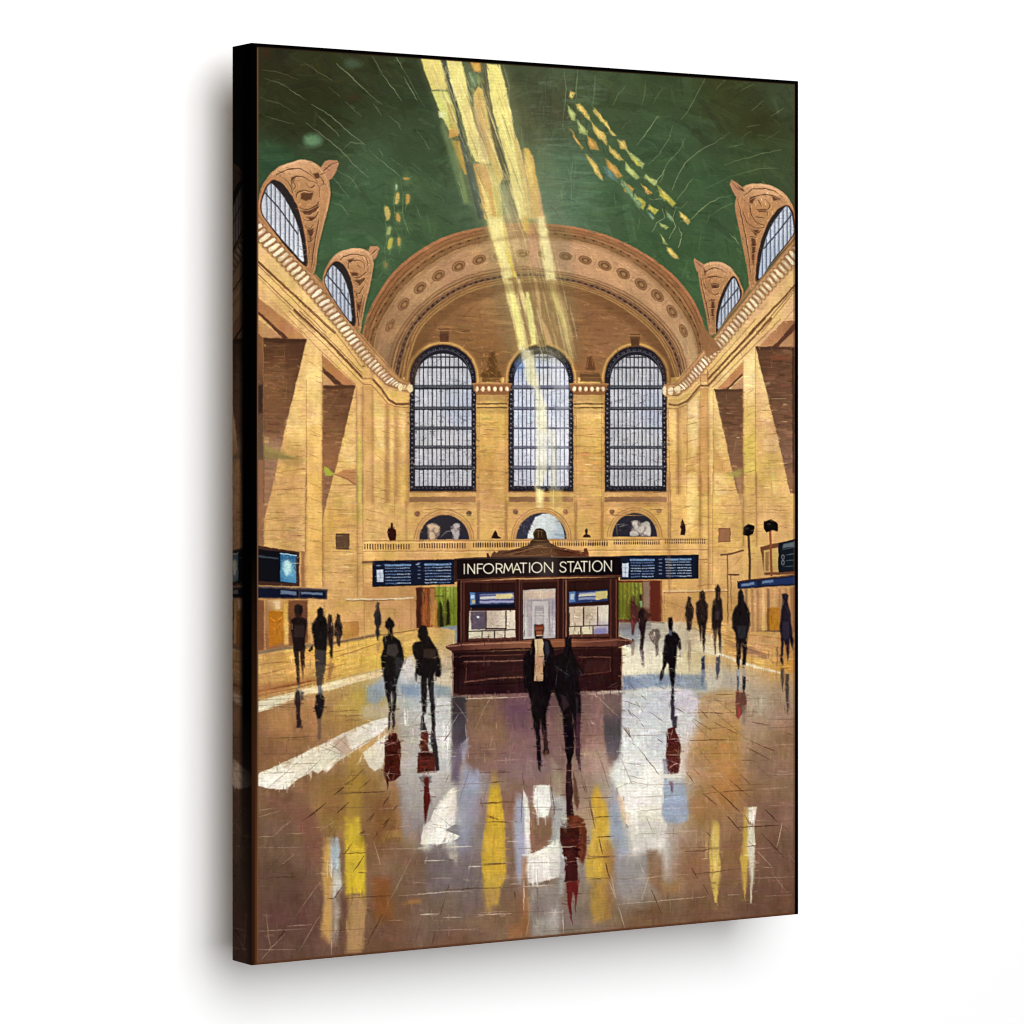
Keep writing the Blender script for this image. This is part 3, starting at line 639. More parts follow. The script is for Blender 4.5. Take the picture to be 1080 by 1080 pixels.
P_CR = part('painted_cornice', P_WR, 'sloping cornice with pale rounded blocks')
CRT = P_(850, 236, 838.7, 250, 798, 300, 757.7, 350, 736.7, 375.3) + B3(190, 388, 120, 395)
CRB = P_(850, 268, 838.7, 281, 815.9, 305, 786.7, 338.3, 746.7, 387.5) + B3(265, 440, 125, 470)
CRT, CRB = resamp(CRT), resamp(CRB)
poly(A7(1000, 610, 1000, 750, 760, 1085, 600, 1085), (230, 190, 118), .75, soft=1)
poly(B3(700, -40, 400, 290, 400, 420, 870, -30), (226, 186, 112), .7, soft=1)
stripe(A7, (1010, 690, 880, 840, 640, 1090), 2.2, (112, 72, 42)); stripe(A7, (1010, 720, 720, 1085), .9, (160, 114, 70)); stripe(A7, (1010, 850, 800, 1085), .9, (178, 130, 80)); stripe(A7, (950, 780, 690, 1085), 1., (140, 96, 56))
stripe(B3, (760, -25, 400, 360), 2.4, (112, 72, 42)); stripe(B3, (800, -25, 560, 230, 402, 400, 350, 402, 265, 500, 210, 525, 155, 520), 2.2, (120, 78, 46)); stripe(B3, (700, -20, 400, 320), .9, (170, 122, 74))
stripe(B3, (860, -20, 600, 240, 430, 410), 1.0, (168, 120, 70)); stripe(B3, (402, 420, 350, 422, 262, 520, 210, 545, 155, 545), 1, (170, 122, 70))
stripe(B3, (400, 330, 352, 330, 262, 430, 205, 462, 150, 462), 1.6, (128, 86, 54)); stripe(B3, (398, 372, 350, 372, 262, 470, 205, 495, 150, 492), 2.2, (218, 176, 98))
poly(B3(352, 320, 396, 320, 396, 375, 352, 375), (206, 156, 92), .8, soft=.6); line(B3(352, 320, 352, 400), .9, (132, 90, 54), .8); line(B3(397, 300, 400, 400), .9, (132, 90, 54), .8)
poly(band(CRT, CRB, 0, 1), ((176, 128, 80), (830, 260), (192, 142, 86), (715, 390)), 1, pid=P_CR, soft=.6, wob=.6)
brush(band(CRT, CRB, 0, 1), 160, 10, 1.2, -.82, jit=.1, alpha=.5, spread=.06)
for t0, t1, c in ((0, .07, (150, 104, 66)), (.1, .2, (204, 154, 102)), (.3, .38, (140, 94, 60)), (.38, .82, (170, 122, 82)), (.84, .92, (150, 102, 62)), (.92, 1, (210, 164, 106))):
    poly(band(CRT, CRB, t0, t1), c, .75, soft=.6, wob=.5)
dentils(CRT, CRB, 44, .34, .86, .06, 1.35)
for q, rx, ry in (((125, 432), 2.4, 4.6), ((165, 435), 3, 4.4), ((210, 425), 3.2, 3.8)):
    (x, y) = B3(*q)[0]; poly(ell(x, y, rx, ry), (238, 218, 168), .9, soft=.6); line([(x + rx, y - 3), (x + rx, y + 3)], .8, (120, 80, 50), .7)

line(P_(752, 352, 796, 298), 4, (164, 116, 72), .95, soft=.6)
# right wall recesses and piers
poly(B3(722, 150, 880, -10, 965, -10, 965, 155), ((196, 140, 88), B3(760, 100)[0], (150, 98, 62), B3(950, 30)[0]), .95)
poly(B3(700, 158, 850, 150, 850, 160), (80, 52, 36), .8); poly(B3(965, -10, 945, 5, 800, 165, 825, 172, 965, 30), (88, 54, 40), .95)
poly(B3(835, 165, 965, 40, 965, 158), (180, 132, 88), .8)
R1 = B3(702, 155, 965, 155, 965, 1080, 920, 1080, 835, 700)
poly(R1, [(805, 370, (96, 64, 44)), (830, 370, (110, 74, 50)), (815, 410, (106, 72, 50)), (825, 440, (116, 80, 56)), (825, 480, (134, 96, 72)), (835, 515, (140, 98, 68))], 1, soft=.6)
brush(R1, 200, 9, 2.4, 0, jit=.13, alpha=.6, spread=.1, hue=.012)
poly(B3(702, 155, 930, 155, 930, 172, 708, 176), (74, 48, 36), .7, soft=1); poly(B3(795, 212, 925, 208, 925, 236, 795, 240), (126, 74, 48), .8)
poly(B3(932, 160, 950, 160, 950, 1080, 936, 1080), (60, 38, 30), .8, soft=.8); poly(B3(950, 150, 970, 150, 970, 440, 950, 440), (136, 90, 58), .9, soft=.6); poly(B3(948, 500, 970, 500, 970, 1080, 948, 1080), (130, 90, 62), .9, soft=.8)
poly(B3(945, 440, 962, 440, 962, 700, 945, 700), (42, 28, 26), .7, soft=1)
lines(B3, [(760, 250, 920, 262), (740, 280, 860, 290), (840, 370, 920, 380), (780, 375, 830, 378), (840, 640, 925, 620), (830, 720, 860, 700, 920, 690), (770, 330, 850, 335), (795, 440, 900, 445), (850, 560, 920, 560), (800, 300, 805, 250)], .6, (158, 116, 84), .6)
lines(B3, [(740, 310, 920, 315), (790, 480, 925, 470), (850, 780, 925, 780), (860, 860, 925, 862), (835, 580, 920, 590)], .6, (70, 44, 34), .6)
poly(B3(460, 418, 622, 248, 622, 330, 520, 425), (190, 130, 76), .95); poly(B3(540, 422, 622, 345, 622, 422), (186, 138, 92), .9); poly(B3(510, 428, 525, 428, 622, 335, 622, 318), (84, 50, 40), .95)
R2 = B3(440, 425, 622, 422, 622, 1085, 585, 1085, 552, 930)
poly(R2, [(765, 415, (104, 72, 48)), (775, 440, (112, 76, 52)), (775, 480, (126, 88, 62)), (780, 510, (140, 100, 72))], 1, soft=.6)
brush(R2, 130, 8, 2.2, 0, jit=.13, alpha=.6, spread=.1, hue=.012)
poly(B3(440, 425, 622, 422, 622, 436, 446, 440), (76, 50, 36), .7, soft=1)
lines(B3, [(500, 520, 610, 515), (520, 570, 600, 560), (540, 700, 600, 690), (580, 740, 560, 830), (560, 860, 615, 850), (515, 450, 520, 500)], .6, (160, 120, 86), .6)
poly(B7(700, -10, 735, -10, 728, 150, 712, 80), (170, 126, 84), .8, soft=1.2)
poly(B7(940, -5, 985, -5, 985, 120, 960, 30), (140, 98, 66), .8, soft=1)
poly(B3(622, 230, 700, 165, 700, 1085, 622, 1085), [(790, 390, (234, 202, 132)), (790, 450, (224, 186, 96)), (790, 490, (214, 186, 84)), (790, 520, (220, 180, 92))], .75)
poly(B7(735, -5, 800, -5, 800, 520, 735, 500), (216, 172, 98), .7)
for s in ((622, 240, 622, 1085), (700, 165, 702, 1085), (350, 400, 350, 1085), (398, 420, 403, 1085), (433, 430, 437, 1085), (210, 550, 213, 1085), (268, 520, 266, 1085), (150, 540, 158, 1085)):
    line(B3(*s), .8, (160, 112, 62), .8)
poly(B3(352, 420, 400, 420, 402, 1085, 352, 1085), (206, 152, 84), .8, soft=.6); poly(B3(215, 550, 262, 520, 262, 1085, 215, 1085), (214, 164, 96), .5, soft=1.5); poly(B3(405, 430, 430, 430, 430, 1085, 405, 1085), (232, 192, 112), .6)
poly(B3(705, 300, 735, 320, 745, 870, 705, 870), (220, 168, 104), .5, soft=2); poly(B3(745, 740, 780, 728, 845, 725, 845, 820, 760, 820), (230, 186, 128), .8, soft=2); poly(B3(640, 730, 700, 690, 700, 870, 630, 890), (206, 180, 80), .45, soft=2)
poly(B3(500, 960, 620, 925, 600, 975, 540, 985), (160, 150, 66), .8, soft=1.5); poly(B3(790, 880, 810, 890, 830, 1080, 815, 1085), (228, 206, 110), .6, soft=1)
for s in ((352, 0, 352, 0),):
    pass
lines(B3, [(450, 835, 530, 838), (450, 852, 530, 850), (490, 780, 510, 830), (445, 780, 520, 778), (490, 880, 493, 940), (750, 820, 850, 815), (780, 875, 880, 878), (500, 955, 550, 950), (450, 990, 560, 960), (630, 740, 700, 700), (630, 780, 695, 760), (640, 890, 700, 870),
           (710, 560, 790, 555), (715, 450, 760, 448), (270, 600, 345, 595), (270, 800, 345, 790), (160, 640, 208, 645), (160, 770, 208, 775), (215, 700, 262, 705), (355, 600, 398, 604), (355, 800, 398, 803), (160, 900, 208, 903), (270, 950, 345, 930), (640, 600, 695, 560), (640, 460, 695, 420)], .55, (150, 102, 54), .7, wob=1.2)
lines(B7, [(395, 60, 520, 62), (395, 150, 520, 155), (540, 100, 640, 105), (580, 60, 690, 65), (590, 150, 720, 150), (800, 110, 870, 112), (870, 40, 875, 105), (800, 180, 960, 185), (590, 240, 640, 240), (580, 345, 735, 350), (800, 240, 930, 245), (540, 200, 590, 205), (880, 150, 960, 155), (600, 400, 660, 405), (540, 420, 590, 425), (740, 60, 790, 70), (740, 180, 790, 190)],
      .55, (150, 102, 54), .7, wob=1.2)
for s in ((380, -5, 385, 560), (532, -5, 532, 550), (572, -5, 572, 550), (592, -5, 592, 520), (737, -5, 737, 340), (800, -5, 800, 340), (392, -5, 392, 300)):
    line(B7(*s), .8, (164, 116, 66), .7)

# ---------------------------------------------------------------- four side lunettes
def lunette(f, outer, inner, horn, grooves, darks, muntins, bar, base, lab):
    pid = part('painted_lunette', None, lab)
    o = sm(f(*outer), 5, True)
    poly([(x + .8, y + .5) for x, y in o], (40, 50, 34), .5, soft=1.5)
    xs_ = [p[0] for p in o]; ys_ = [p[1] for p in o]
    w = max(xs_) - min(xs_); x0 = min(xs_); y0 = min(ys_); h_ = max(ys_) - y0
    poly(o, [(x0 + w * .5, y0 + 3, (210, 160, 112)), (x0 + w * .2, y0 + h_ * .3, (176, 122, 78)), (x0 + w * .75, y0 + h_ * .35, (180, 130, 82)), (x0 + w * .9, y0 + h_ * .3, (190, 138, 90)),
             (x0 + w * .7, y0 + h_ * .8, (160, 112, 70)), (x0 + w * .5, y0 + h_ * .3, (176, 128, 78))], 1, soft=.5, pid=pid, wob=.7, h=.5)
    poly(f(*horn), (186, 132, 92), 1, soft=.5, pid=pid, h=.4)
    brush(o, 260, 4, 1.0, base, jit=.24, alpha=.6, spread=.7, hue=.02, light=(226, 180, 130))
    for q in darks:
        poly(f(*q), (84, 50, 32), .85, soft=.8, wob=1.2)
    for k, q in enumerate(grooves):
        line(sm(f(*q), 4), 1.1, (76, 42, 26), .88, wob=1.2, taper=.5)
        line([(x + .9, y + .8) for x, y in sm(f(*q), 4)], .7, (218, 170, 120), .6, wob=1.2)
    k0 = len(o) // 8; top_ = [(x + (sum(xs_) / len(xs_) - x) * .07, y + 1.6) for x, y in o[k0:len(o) // 2]]
    line(top_, 1.5, (232, 190, 142), .65, soft=1, wob=.8, taper=.6)
    line([(x + (sum(xs_) / len(xs_) - x) * .05, y) for x, y in o[len(o) // 2:int(len(o) * .8)]], 1.4, (214, 166, 116), .6, soft=1, taper=.6)
    gid = part('window', pid)
    g = sm(f(*inner), 5, True)
    cx_ = sum(p[0] for p in g) / len(g); cy_ = sum(p[1] for p in g) / len(g)
    poly([(cx_ + (x - cx_) * 1.10, cy_ + (y - cy_) * 1.05) for x, y in g], (196, 136, 88), .9, soft=.5)
    poly([(cx_ + (x - cx_) * 1.04, cy_ + (y - cy_) * 1.02) for x, y in g], (96, 58, 38), .9, soft=.5)
    poly(g, (46, 42, 40), 1, soft=.5, pid=gid, wob=.5, h=-.3)
    return pid, gid, g
def panes(f, pts, vl, bar, tint):
    g = sm(f(*pts), 5, True)
    poly(g, tint, 1, soft=.6, wob=.5)
    r = poly_mask(g, .6, .5)
    (i0, i1, j0, j1), M = r
    keep = img[j0 - 4 * S:j1 + 4 * S, i0 - 4 * S:i1 + 4 * S].copy()
    keeph = idb[j0 - 4 * S:j1 + 4 * S, i0 - 4 * S:i1 + 4 * S].copy()
    for k, q in enumerate(vl):
        line(f(*q), 1.25, (76, 84, 100), .85, soft=.5, wob=.5)
        line([(x + 1.2, y) for x, y in f(*q)], .9, (206, 210, 216), .7, wob=.5)
        line([(x - 1.1, y) for x, y in f(*q)], .7, (128, 136, 152), .6, wob=.5)
    for q in bar:
        line(f(*q), 1.5, (54, 60, 66), .9, wob=.5)
    big = np.zeros(keep.shape[:2], np.float32); big[4 * S:4 * S + M.shape[0], 4 * S:4 * S + M.shape[1]] = M
    cur = img[j0 - 4 * S:j1 + 4 * S, i0 - 4 * S:i1 + 4 * S]
    cur[...] = cur * big[..., None] + keep * (1 - big[..., None])

lunette(D1, (75, 330, 100, 240, 170, 130, 270, 50, 400, 5, 470, -15, 560, -5, 650, 50, 720, 130, 748, 250, 745, 370, 700, 560, 640, 800, 605, 1040, 570, 1075, 540, 1040, 300, 760, 75, 520),
        (92, 460, 95, 380, 130, 270, 180, 200, 225, 182, 300, 220, 380, 330, 440, 450, 490, 640, 515, 800, 520, 990, 400, 890, 240, 700, 120, 530),
        (660, 60, 695, 0, 745, -15, 815, -10, 828, 30, 800, 110, 760, 170, 720, 190, 690, 120),
        [(240, 130, 320, 90, 430, 70, 520, 100, 600, 160, 640, 240, 650, 340), (390, 240, 380, 180, 430, 145, 500, 150, 560, 190, 620, 210), (430, 340, 440, 300, 480, 280, 560, 285, 595, 300),
         (450, 440, 520, 460, 600, 430, 645, 380), (470, 480, 540, 510, 610, 470, 640, 430), (490, 540, 540, 570, 600, 540, 635, 480), (510, 610, 550, 640, 590, 610), (530, 690, 560, 710, 590, 670),
         (690, 90, 760, 30, 820, 10), (655, 130, 700, 110), (520, 760, 555, 770, 580, 740), (545, 820, 550, 1000), (600, 780, 570, 1010), (640, 560, 600, 780), (400, 200, 420, 240, 400, 270), (520, 210, 560, 250, 600, 230), (300, 160, 360, 210, 400, 300), (640, 130, 690, 200, 660, 230)],
        [(470, 300, 590, 300, 570, 360, 520, 380, 470, 360), (380, 150, 430, 140, 400, 190, 385, 230), (480, 470, 560, 460, 640, 400, 630, 450, 560, 500, 500, 500), (590, 120, 640, 110, 650, 160, 610, 170), (520, 530, 600, 530, 570, 570), (530, 650, 590, 640, 560, 760)],
        None, None, 1.2, 'large carved lunette at the upper left corner')
panes(D1, (98, 460, 100, 390, 118, 330, 150, 250, 185, 212, 225, 240, 300, 330, 370, 450, 430, 580, 470, 720, 490, 860, 492, 955, 400, 860, 240, 680, 125, 530),
      [(148, 240, 150, 560), (190, 215, 190, 620), (230, 240, 232, 700), (275, 280, 278, 740), (322, 350, 325, 790), (365, 430, 362, 830), (405, 520, 405, 880), (448, 600, 445, 920)], [(115, 285, 250, 430, 440, 690)],
      [(276, 200, (190, 194, 198)), (290, 230, (198, 201, 205)), (310, 250, (205, 208, 212)), (318, 270, (208, 212, 216))])
lunette(A4, (542, 790, 550, 740, 580, 680, 620, 635, 680, 610, 740, 603, 790, 615, 825, 650, 832, 700, 815, 800, 790, 900, 765, 1010, 758, 1075, 735, 1060, 640, 960, 548, 830),
        (553, 800, 560, 750, 590, 700, 625, 680, 665, 710, 700, 780, 718, 880, 722, 1045, 640, 950, 575, 850),
        (800, 620, 812, 592, 855, 590, 865, 605, 850, 650, 835, 670),
        [(640, 670, 690, 640, 740, 640, 790, 660, 800, 740), (690, 720, 690, 685, 740, 670, 775, 690, 780, 720), (705, 760, 740, 775, 790, 740), (715, 800, 745, 815, 780, 780), (725, 850, 750, 860, 775, 820), (735, 910, 755, 915, 770, 870),
         (740, 960, 748, 1050), (780, 900, 760, 1010), (815, 640, 850, 610), (740, 700, 760, 715)],
        [(700, 740, 745, 745, 740, 765, 710, 760), (720, 790, 780, 775, 750, 810), (680, 670, 720, 660, 700, 690), (735, 920, 768, 900, 750, 980)], None, None, 1.2, 'small carved lunette left of the arch')
panes(A4, (556, 805, 560, 765, 595, 705, 625, 722, 660, 770, 690, 850, 702, 940, 704, 1020, 640, 945, 580, 850),
      [(575, 730, 575, 850), (600, 712, 600, 890), (622, 720, 622, 920), (645, 750, 645, 950), (668, 800, 668, 980), (688, 860, 688, 1000)], [(565, 755, 640, 840, 698, 925)],
      [(350, 290, (186, 190, 198)), (365, 320, (178, 184, 196))])
lunette(A7, (540, 240, 555, 160, 590, 110, 640, 90, 720, 87, 800, 105, 880, 160, 930, 240, 948, 330, 945, 440, 800, 600, 700, 720, 660, 790, 640, 780, 620, 650, 590, 500, 555, 330),
        (690, 740, 692, 600, 715, 480, 760, 360, 820, 270, 880, 235, 920, 265, 938, 350, 935, 430, 800, 600),
        (505, 90, 518, 58, 560, 85, 598, 115, 590, 150, 545, 175, 520, 130),
        [(600, 170, 650, 130, 720, 120, 800, 135, 860, 180), (640, 190, 700, 165, 780, 165, 830, 190, 860, 215), (600, 200, 640, 230, 650, 290, 690, 350, 740, 370), (690, 260, 750, 265, 760, 300), (600, 280, 620, 340, 680, 385, 740, 380), (640, 390, 690, 420, 710, 400),
         (640, 440, 680, 450), (650, 500, 680, 500), (650, 550, 675, 545), (655, 600, 670, 600), (560, 190, 590, 330, 620, 480, 645, 680), (520, 70, 560, 120, 600, 140), (740, 190, 780, 230, 760, 260), (700, 200, 720, 240), (680, 310, 740, 320)],
        [(640, 180, 690, 170, 660, 220, 640, 215), (690, 258, 750, 262, 745, 278, 700, 275), (650, 400, 700, 395, 680, 440), (650, 450, 680, 460, 665, 640, 655, 600), (560, 100, 600, 130, 590, 140), (780, 160, 850, 190, 800, 200)],
        None, None, 1.9, 'large carved lunette at the upper right corner')
panes(A7, (706, 725, 710, 620, 735, 500, 780, 380, 840, 290, 885, 240, 915, 275, 930, 350, 928, 430, 800, 590),
      [(725, 540, 725, 700), (752, 460, 752, 670), (780, 390, 780, 630), (808, 340, 808, 600), (836, 300, 836, 560), (864, 262, 864, 530), (892, 245, 892, 500), (915, 280, 915, 470)], [(735, 520, 830, 410, 925, 290)],
      [(810, 250, (184, 194, 208)), (825, 230, (194, 202, 212)), (820, 270, (174, 188, 206))])
poly(A6(970, 640, 1002, 690, 1030, 730, 1085, 800, 1000, 850, 960, 720), (150, 104, 64), .97, soft=.8)
lunette(A7, (295, 690, 310, 650, 350, 620, 410, 608, 480, 625, 540, 680, 580, 760, 592, 830, 500, 960, 430, 1070, 400, 1090, 370, 1090, 345, 960, 315, 820),
        (415, 1075, 420, 950, 450, 830, 500, 740, 535, 710, 570, 770, 580, 850, 500, 960, 430, 1065),
        (262, 600, 268, 587, 300, 605, 330, 630, 320, 660, 290, 680, 275, 650),
        [(340, 680, 390, 655, 440, 660, 490, 690), (350, 720, 400, 710, 450, 720), (330, 740, 350, 790, 400, 830, 430, 820), (370, 870, 410, 870), (375, 920, 405, 915), (380, 970, 400, 970), (310, 720, 340, 850, 370, 1000), (280, 610, 320, 650), (385, 760, 430, 765, 425, 785, 390, 785)],
        [(385, 760, 430, 768, 415, 788, 390, 785), (360, 710, 400, 705, 380, 725), (380, 860, 405, 870, 395, 1000, 385, 960), (330, 650, 350, 680, 340, 700)], None, None, 1.9, 'small carved lunette right of the arch')
panes(A7, (428, 1062, 435, 960, 465, 850, 505, 760, 535, 722, 560, 770, 572, 850, 500, 955),
      [(452, 910, 452, 1040), (474, 830, 474, 1010), (496, 780, 496, 970), (518, 745, 518, 940), (540, 730, 540, 900), (560, 780, 560, 870)], [(450, 925, 510, 850, 566, 785)],
      [(770, 320, (176, 184, 196)), (778, 310, (190, 196, 206))])

# bright patches of light lying on the piers and shafts
for f, q, c, a in ((B3, (270, 520, 345, 460, 345, 760, 300, 860, 275, 700), (244, 216, 148), .6), (B3, (625, 240, 695, 180, 695, 420, 628, 420), (244, 214, 144), .55), (B3, (405, 430, 430, 430, 430, 900, 405, 900), (246, 212, 136), .5), (B3, (158, 560, 205, 560, 205, 800, 160, 820), (242, 204, 120), .5),
                   (B7, (470, 0, 520, 0, 520, 200, 475, 260), (244, 214, 140), .5), (B7, (600, 0, 690, 0, 650, 120, 600, 140), (240, 208, 132), .4), (A8, (450, 300, 538, 300, 538, 640, 450, 640), (242, 208, 132), .5), (A8, (330, 620, 440, 430, 445, 780, 330, 690), (236, 198, 122), .45),
                   (A8, (832, 500, 900, 560, 900, 800, 850, 760), (244, 212, 136), .5), (A8, (925, 560, 950, 560, 950, 900, 925, 900), (244, 208, 128), .5), (A8, (640, 800, 730, 560, 732, 860, 660, 880), (236, 200, 122), .4), (A8, (980, 560, 1025, 560, 1025, 800, 985, 800), (240, 204, 124), .45),
                   (B3, (710, 300, 740, 330, 800, 640, 790, 720, 720, 600), (238, 192, 130), .4), (B3, (440, 450, 500, 700, 520, 900, 445, 800), (240, 202, 124), .4)):
    poly(f(*q), c, a, soft=2.5); brush(f(*q), 40, 9, 2, 0.0, jit=.05, alpha=.5, spread=.3, light=(250, 226, 166))

# ---------------------------------------------------------------- beams of light falling from the ceiling
P_BEAM = part('painted_light_beam', None, 'bundle of broad pale yellow light beams falling from the ceiling to the middle window')
Ya, Yb, Yo, Yg = (230, 212, 112), (234, 220, 128), (212, 166, 92), (220, 220, 116)
def beam(f, pts, c, a=.96, soft=.8, pid=P_BEAM, h=.6, **k):
    poly(f(*pts), c, a, soft=soft, pid=pid, h=h, wob=1.1, **k)
poly(P_(444, 62, 530, 62, 580, 150, 600, 240, 612, 380, 535, 380, 505, 240, 470, 150), (118, 118, 80), .28, soft=6)
beam(A2, (250, 500, 300, 640, 380, 900, 420, 1010, 370, 1000, 300, 760, 240, 560), (100, 122, 74), .7, 2, None)
beam(A2, (245, 175, 275, 175, 330, 400, 370, 620, 420, 800, 470, 1000, 490, 1085, 460, 1085, 400, 860, 350, 640, 300, 420), (62, 68, 60), .9, 1, None)
beam(A2, (360, 640, 400, 740, 440, 860, 500, 1085, 470, 1085, 410, 900), (66, 82, 78), .75, 1.4, None)
beam(A2, (130, 170, 240, 170, 262, 260, 285, 350, 190, 350, 155, 260), Ya)
beam(A2, (190, 355, 280, 358, 320, 450, 345, 600, 300, 600, 245, 500), Yg); beam(A2, (225, 470, 275, 480, 270, 510, 235, 508), (220, 224, 160), .8)
beam(A2, (275, 420, 320, 440, 345, 580, 290, 570), (178, 160, 72), .8); beam(A2, (285, 575, 335, 575, 345, 610, 290, 630), (204, 148, 68), .9)
beam(A2, (300, 640, 350, 640, 392, 830, 375, 830, 330, 720), (190, 148, 60), .85); beam(A2, (295, 630, 345, 800, 372, 990, 400, 990, 340, 720, 310, 630), (126, 138, 78), .6, 1.4)
beam(A2, (272, 178, 362, 180, 385, 300, 410, 420, 440, 560, 500, 680, 520, 770, 440, 760, 395, 660, 360, 500, 300, 310), Yb)
beam(A2, (400, 400, 420, 560, 500, 770, 470, 770, 400, 640, 380, 480), (222, 204, 122), .8, 1)
beam(A2, (410, 190, 470, 195, 470, 248, 430, 245), (202, 140, 60)); beam(A2, (425, 205, 455, 200, 462, 240, 438, 238), (226, 180, 70), .8)
beam(A2, (395, 260, 430, 240, 470, 300, 440, 330, 420, 350), (74, 112, 82), .7, 1.2, None); beam(A2, (450, 262, 472, 290, 462, 320, 448, 290), (120, 142, 60), .7, 1, None)
beam(A2, (425, 380, 455, 330, 480, 345, 510, 460, 530, 560, 560, 680, 600, 850, 570, 900, 500, 700, 440, 520), (208, 178, 92))
beam(A2, (455, 340, 490, 480, 520, 640, 540, 760, 520, 740, 470, 560, 445, 430), (196, 146, 72), .75, 1); beam(A2, (415, 440, 450, 460, 500, 640, 510, 760, 480, 740), (176, 148, 106), .6, 1.2)
beam(A2, (500, 200, 580, 205, 605, 300, 635, 440, 660, 580, 700, 700, 720, 800, 740, 960, 760, 1085, 690, 1085, 640, 880, 600, 700, 540, 480, 510, 300), Yb)
beam(A2, (515, 210, 570, 210, 600, 340, 640, 560, 660, 700, 620, 700, 560, 470), (240, 228, 124), .8, 1)
beam(A2, (480, 200, 500, 200, 520, 400, 570, 620, 620, 780, 660, 1000, 680, 1085, 655, 1085, 600, 860, 540, 640, 490, 400), (78, 76, 56), .85, 1, None)
beam(A2, (655, 580, 700, 700, 740, 860, 765, 1085, 735, 1085, 700, 860, 665, 700), (194, 164, 96), .7, 1)
beam(A2, (425, 770, 510, 770, 540, 900, 570, 1085, 490, 1085, 460, 920), (208, 158, 82)); beam(A2, (510, 760, 580, 860, 600, 1085, 560, 1085, 530, 900), (206, 190, 104), .9)
beam(A2, (460, 860, 490, 1000, 500, 1085, 540, 1085, 510, 940), (236, 216, 122), .8, 1)
beam(A2, (570, 880, 610, 900, 650, 1085, 600, 1085), (134, 140, 104), .7, 1.5, None)
beam(A2, (715, 680, 740, 680, 768, 730, 785, 830, 800, 920, 825, 1085, 765, 1085, 740, 900, 722, 780), (206, 164, 76)); beam(A2, (722, 690, 745, 700, 765, 800, 775, 900, 755, 880, 730, 780), (222, 190, 80), .8, 1)
beam(A2, (795, 900, 815, 960, 832, 1085, 800, 1085), (202, 158, 110), .8, 1)
lines(A2, [(185, 345, 230, 352, 280, 350), (235, 505, 270, 508), (245, 175, 290, 370, 330, 600), (380, 640, 440, 780, 490, 1000), (550, 860, 760, 860), (300, 620, 410, 760, 500, 770), (340, 860, 375, 990), (600, 215, 630, 330, 625, 430),
           (490, 200, 530, 500, 570, 600), (790, 870, 800, 960)], .6, (168, 170, 120), .6)
# lower run of the beams, glazed over arch, tympanum and window
def glaze(f, pts, c, a, soft=2.0, pid=None):
    poly(f(*pts), c, a, soft=soft, wob=1.3, pid=pid, h=.1)
glaze(D3, (90, -5, 560, -5, 620, 250, 640, 480, 760, 1080, 330, 1080, 240, 600, 150, 250), (214, 186, 110), .17, 5)
BM = P_BEAM
glaze(A2, (490, 1070, 600, 1070, 690, 1300, 560, 1300), (216, 196, 116), .5, 4)
glaze(A2, (690, 1070, 765, 1070, 775, 1160, 720, 1180), (214, 186, 100), .5, 3); glaze(A2, (765, 1070, 835, 1070, 860, 1180, 800, 1190), (216, 184, 124), .6, 2.5)
glaze(A2, (600, 1070, 700, 1070, 730, 1260, 640, 1260), (196, 160, 116), .4, 3)
glaze(D3, (92, -5, 215, -5, 245, 130, 270, 250, 300, 440, 225, 470, 190, 340, 140, 180), (240, 226, 146), .86, 1.6, BM)
glaze(D3, (215, 0, 240, 90, 262, 240, 318, 440, 295, 440, 250, 260, 225, 120), (204, 176, 84), .7, 1.4, BM)
glaze(D3, (250, 240, 275, 290, 322, 450, 300, 450, 262, 310), (224, 200, 80), .85, .8, BM)
glaze(D3, (365, -5, 405, -5, 425, 130, 375, 100), (222, 184, 84), .75, 1.2, BM); glaze(D3, (405, 60, 470, 60, 485, 370, 425, 380), (206, 148, 112), .5, 2.5); glaze(D3, (300, 160, 345, 160, 352, 230, 310, 230), (224, 190, 128), .5, 1.5)
glaze(D3, (485, -5, 530, -5, 560, 120, 590, 260, 625, 470, 545, 470, 520, 330, 500, 200), (240, 228, 156), .84, 1.6, BM)
glaze(D3, (225, 470, 290, 480, 330, 620, 370, 780, 400, 980, 340, 1000, 300, 800, 245, 600), (232, 216, 132), .8, 1.6, BM)
glaze(D3, (255, 520, 300, 560, 350, 760, 385, 960, 350, 990, 310, 780), (236, 230, 136), .75, 1.2, BM)
glaze(D3, (320, 440, 345, 470, 400, 640, 400, 740, 375, 690, 335, 540), (234, 214, 136), .78, 1, BM)
glaze(D3, (390, 560, 410, 560, 445, 700, 468, 860, 470, 960, 435, 970, 420, 840, 398, 700), (232, 228, 134), .88, 1, BM)
glaze(D3, (455, 450, 480, 470, 500, 620, 515, 760, 560, 850, 600, 960, 560, 960, 510, 810, 480, 660), (216, 176, 116), .7, 1, BM)
glaze(D3, (545, 480, 620, 480, 690, 700, 740, 900, 750, 1080, 700, 960, 640, 740), (222, 202, 124), .5, 3); glaze(D3, (560, 500, 590, 520, 640, 640, 690, 820, 670, 800, 600, 600), (216, 202, 110), .55, 2, BM)
glaze(B2, (150, 80, 220, 110, 260, 300, 300, 420, 310, 780, 280, 880, 240, 880, 250, 560, 240, 330, 190, 280), (238, 232, 190), .66, 1.6, BM)
glaze(B2, (190, 120, 240, 140, 250, 310, 200, 300), (226, 214, 140), .35, 2.5); glaze(B2, (255, 400, 300, 420, 320, 560, 290, 600, 250, 560), (228, 222, 176), .4, 3.5); glaze(B2, (310, 560, 360, 560, 370, 900, 320, 900, 330, 700), (226, 220, 184), .5, 2.6, BM)
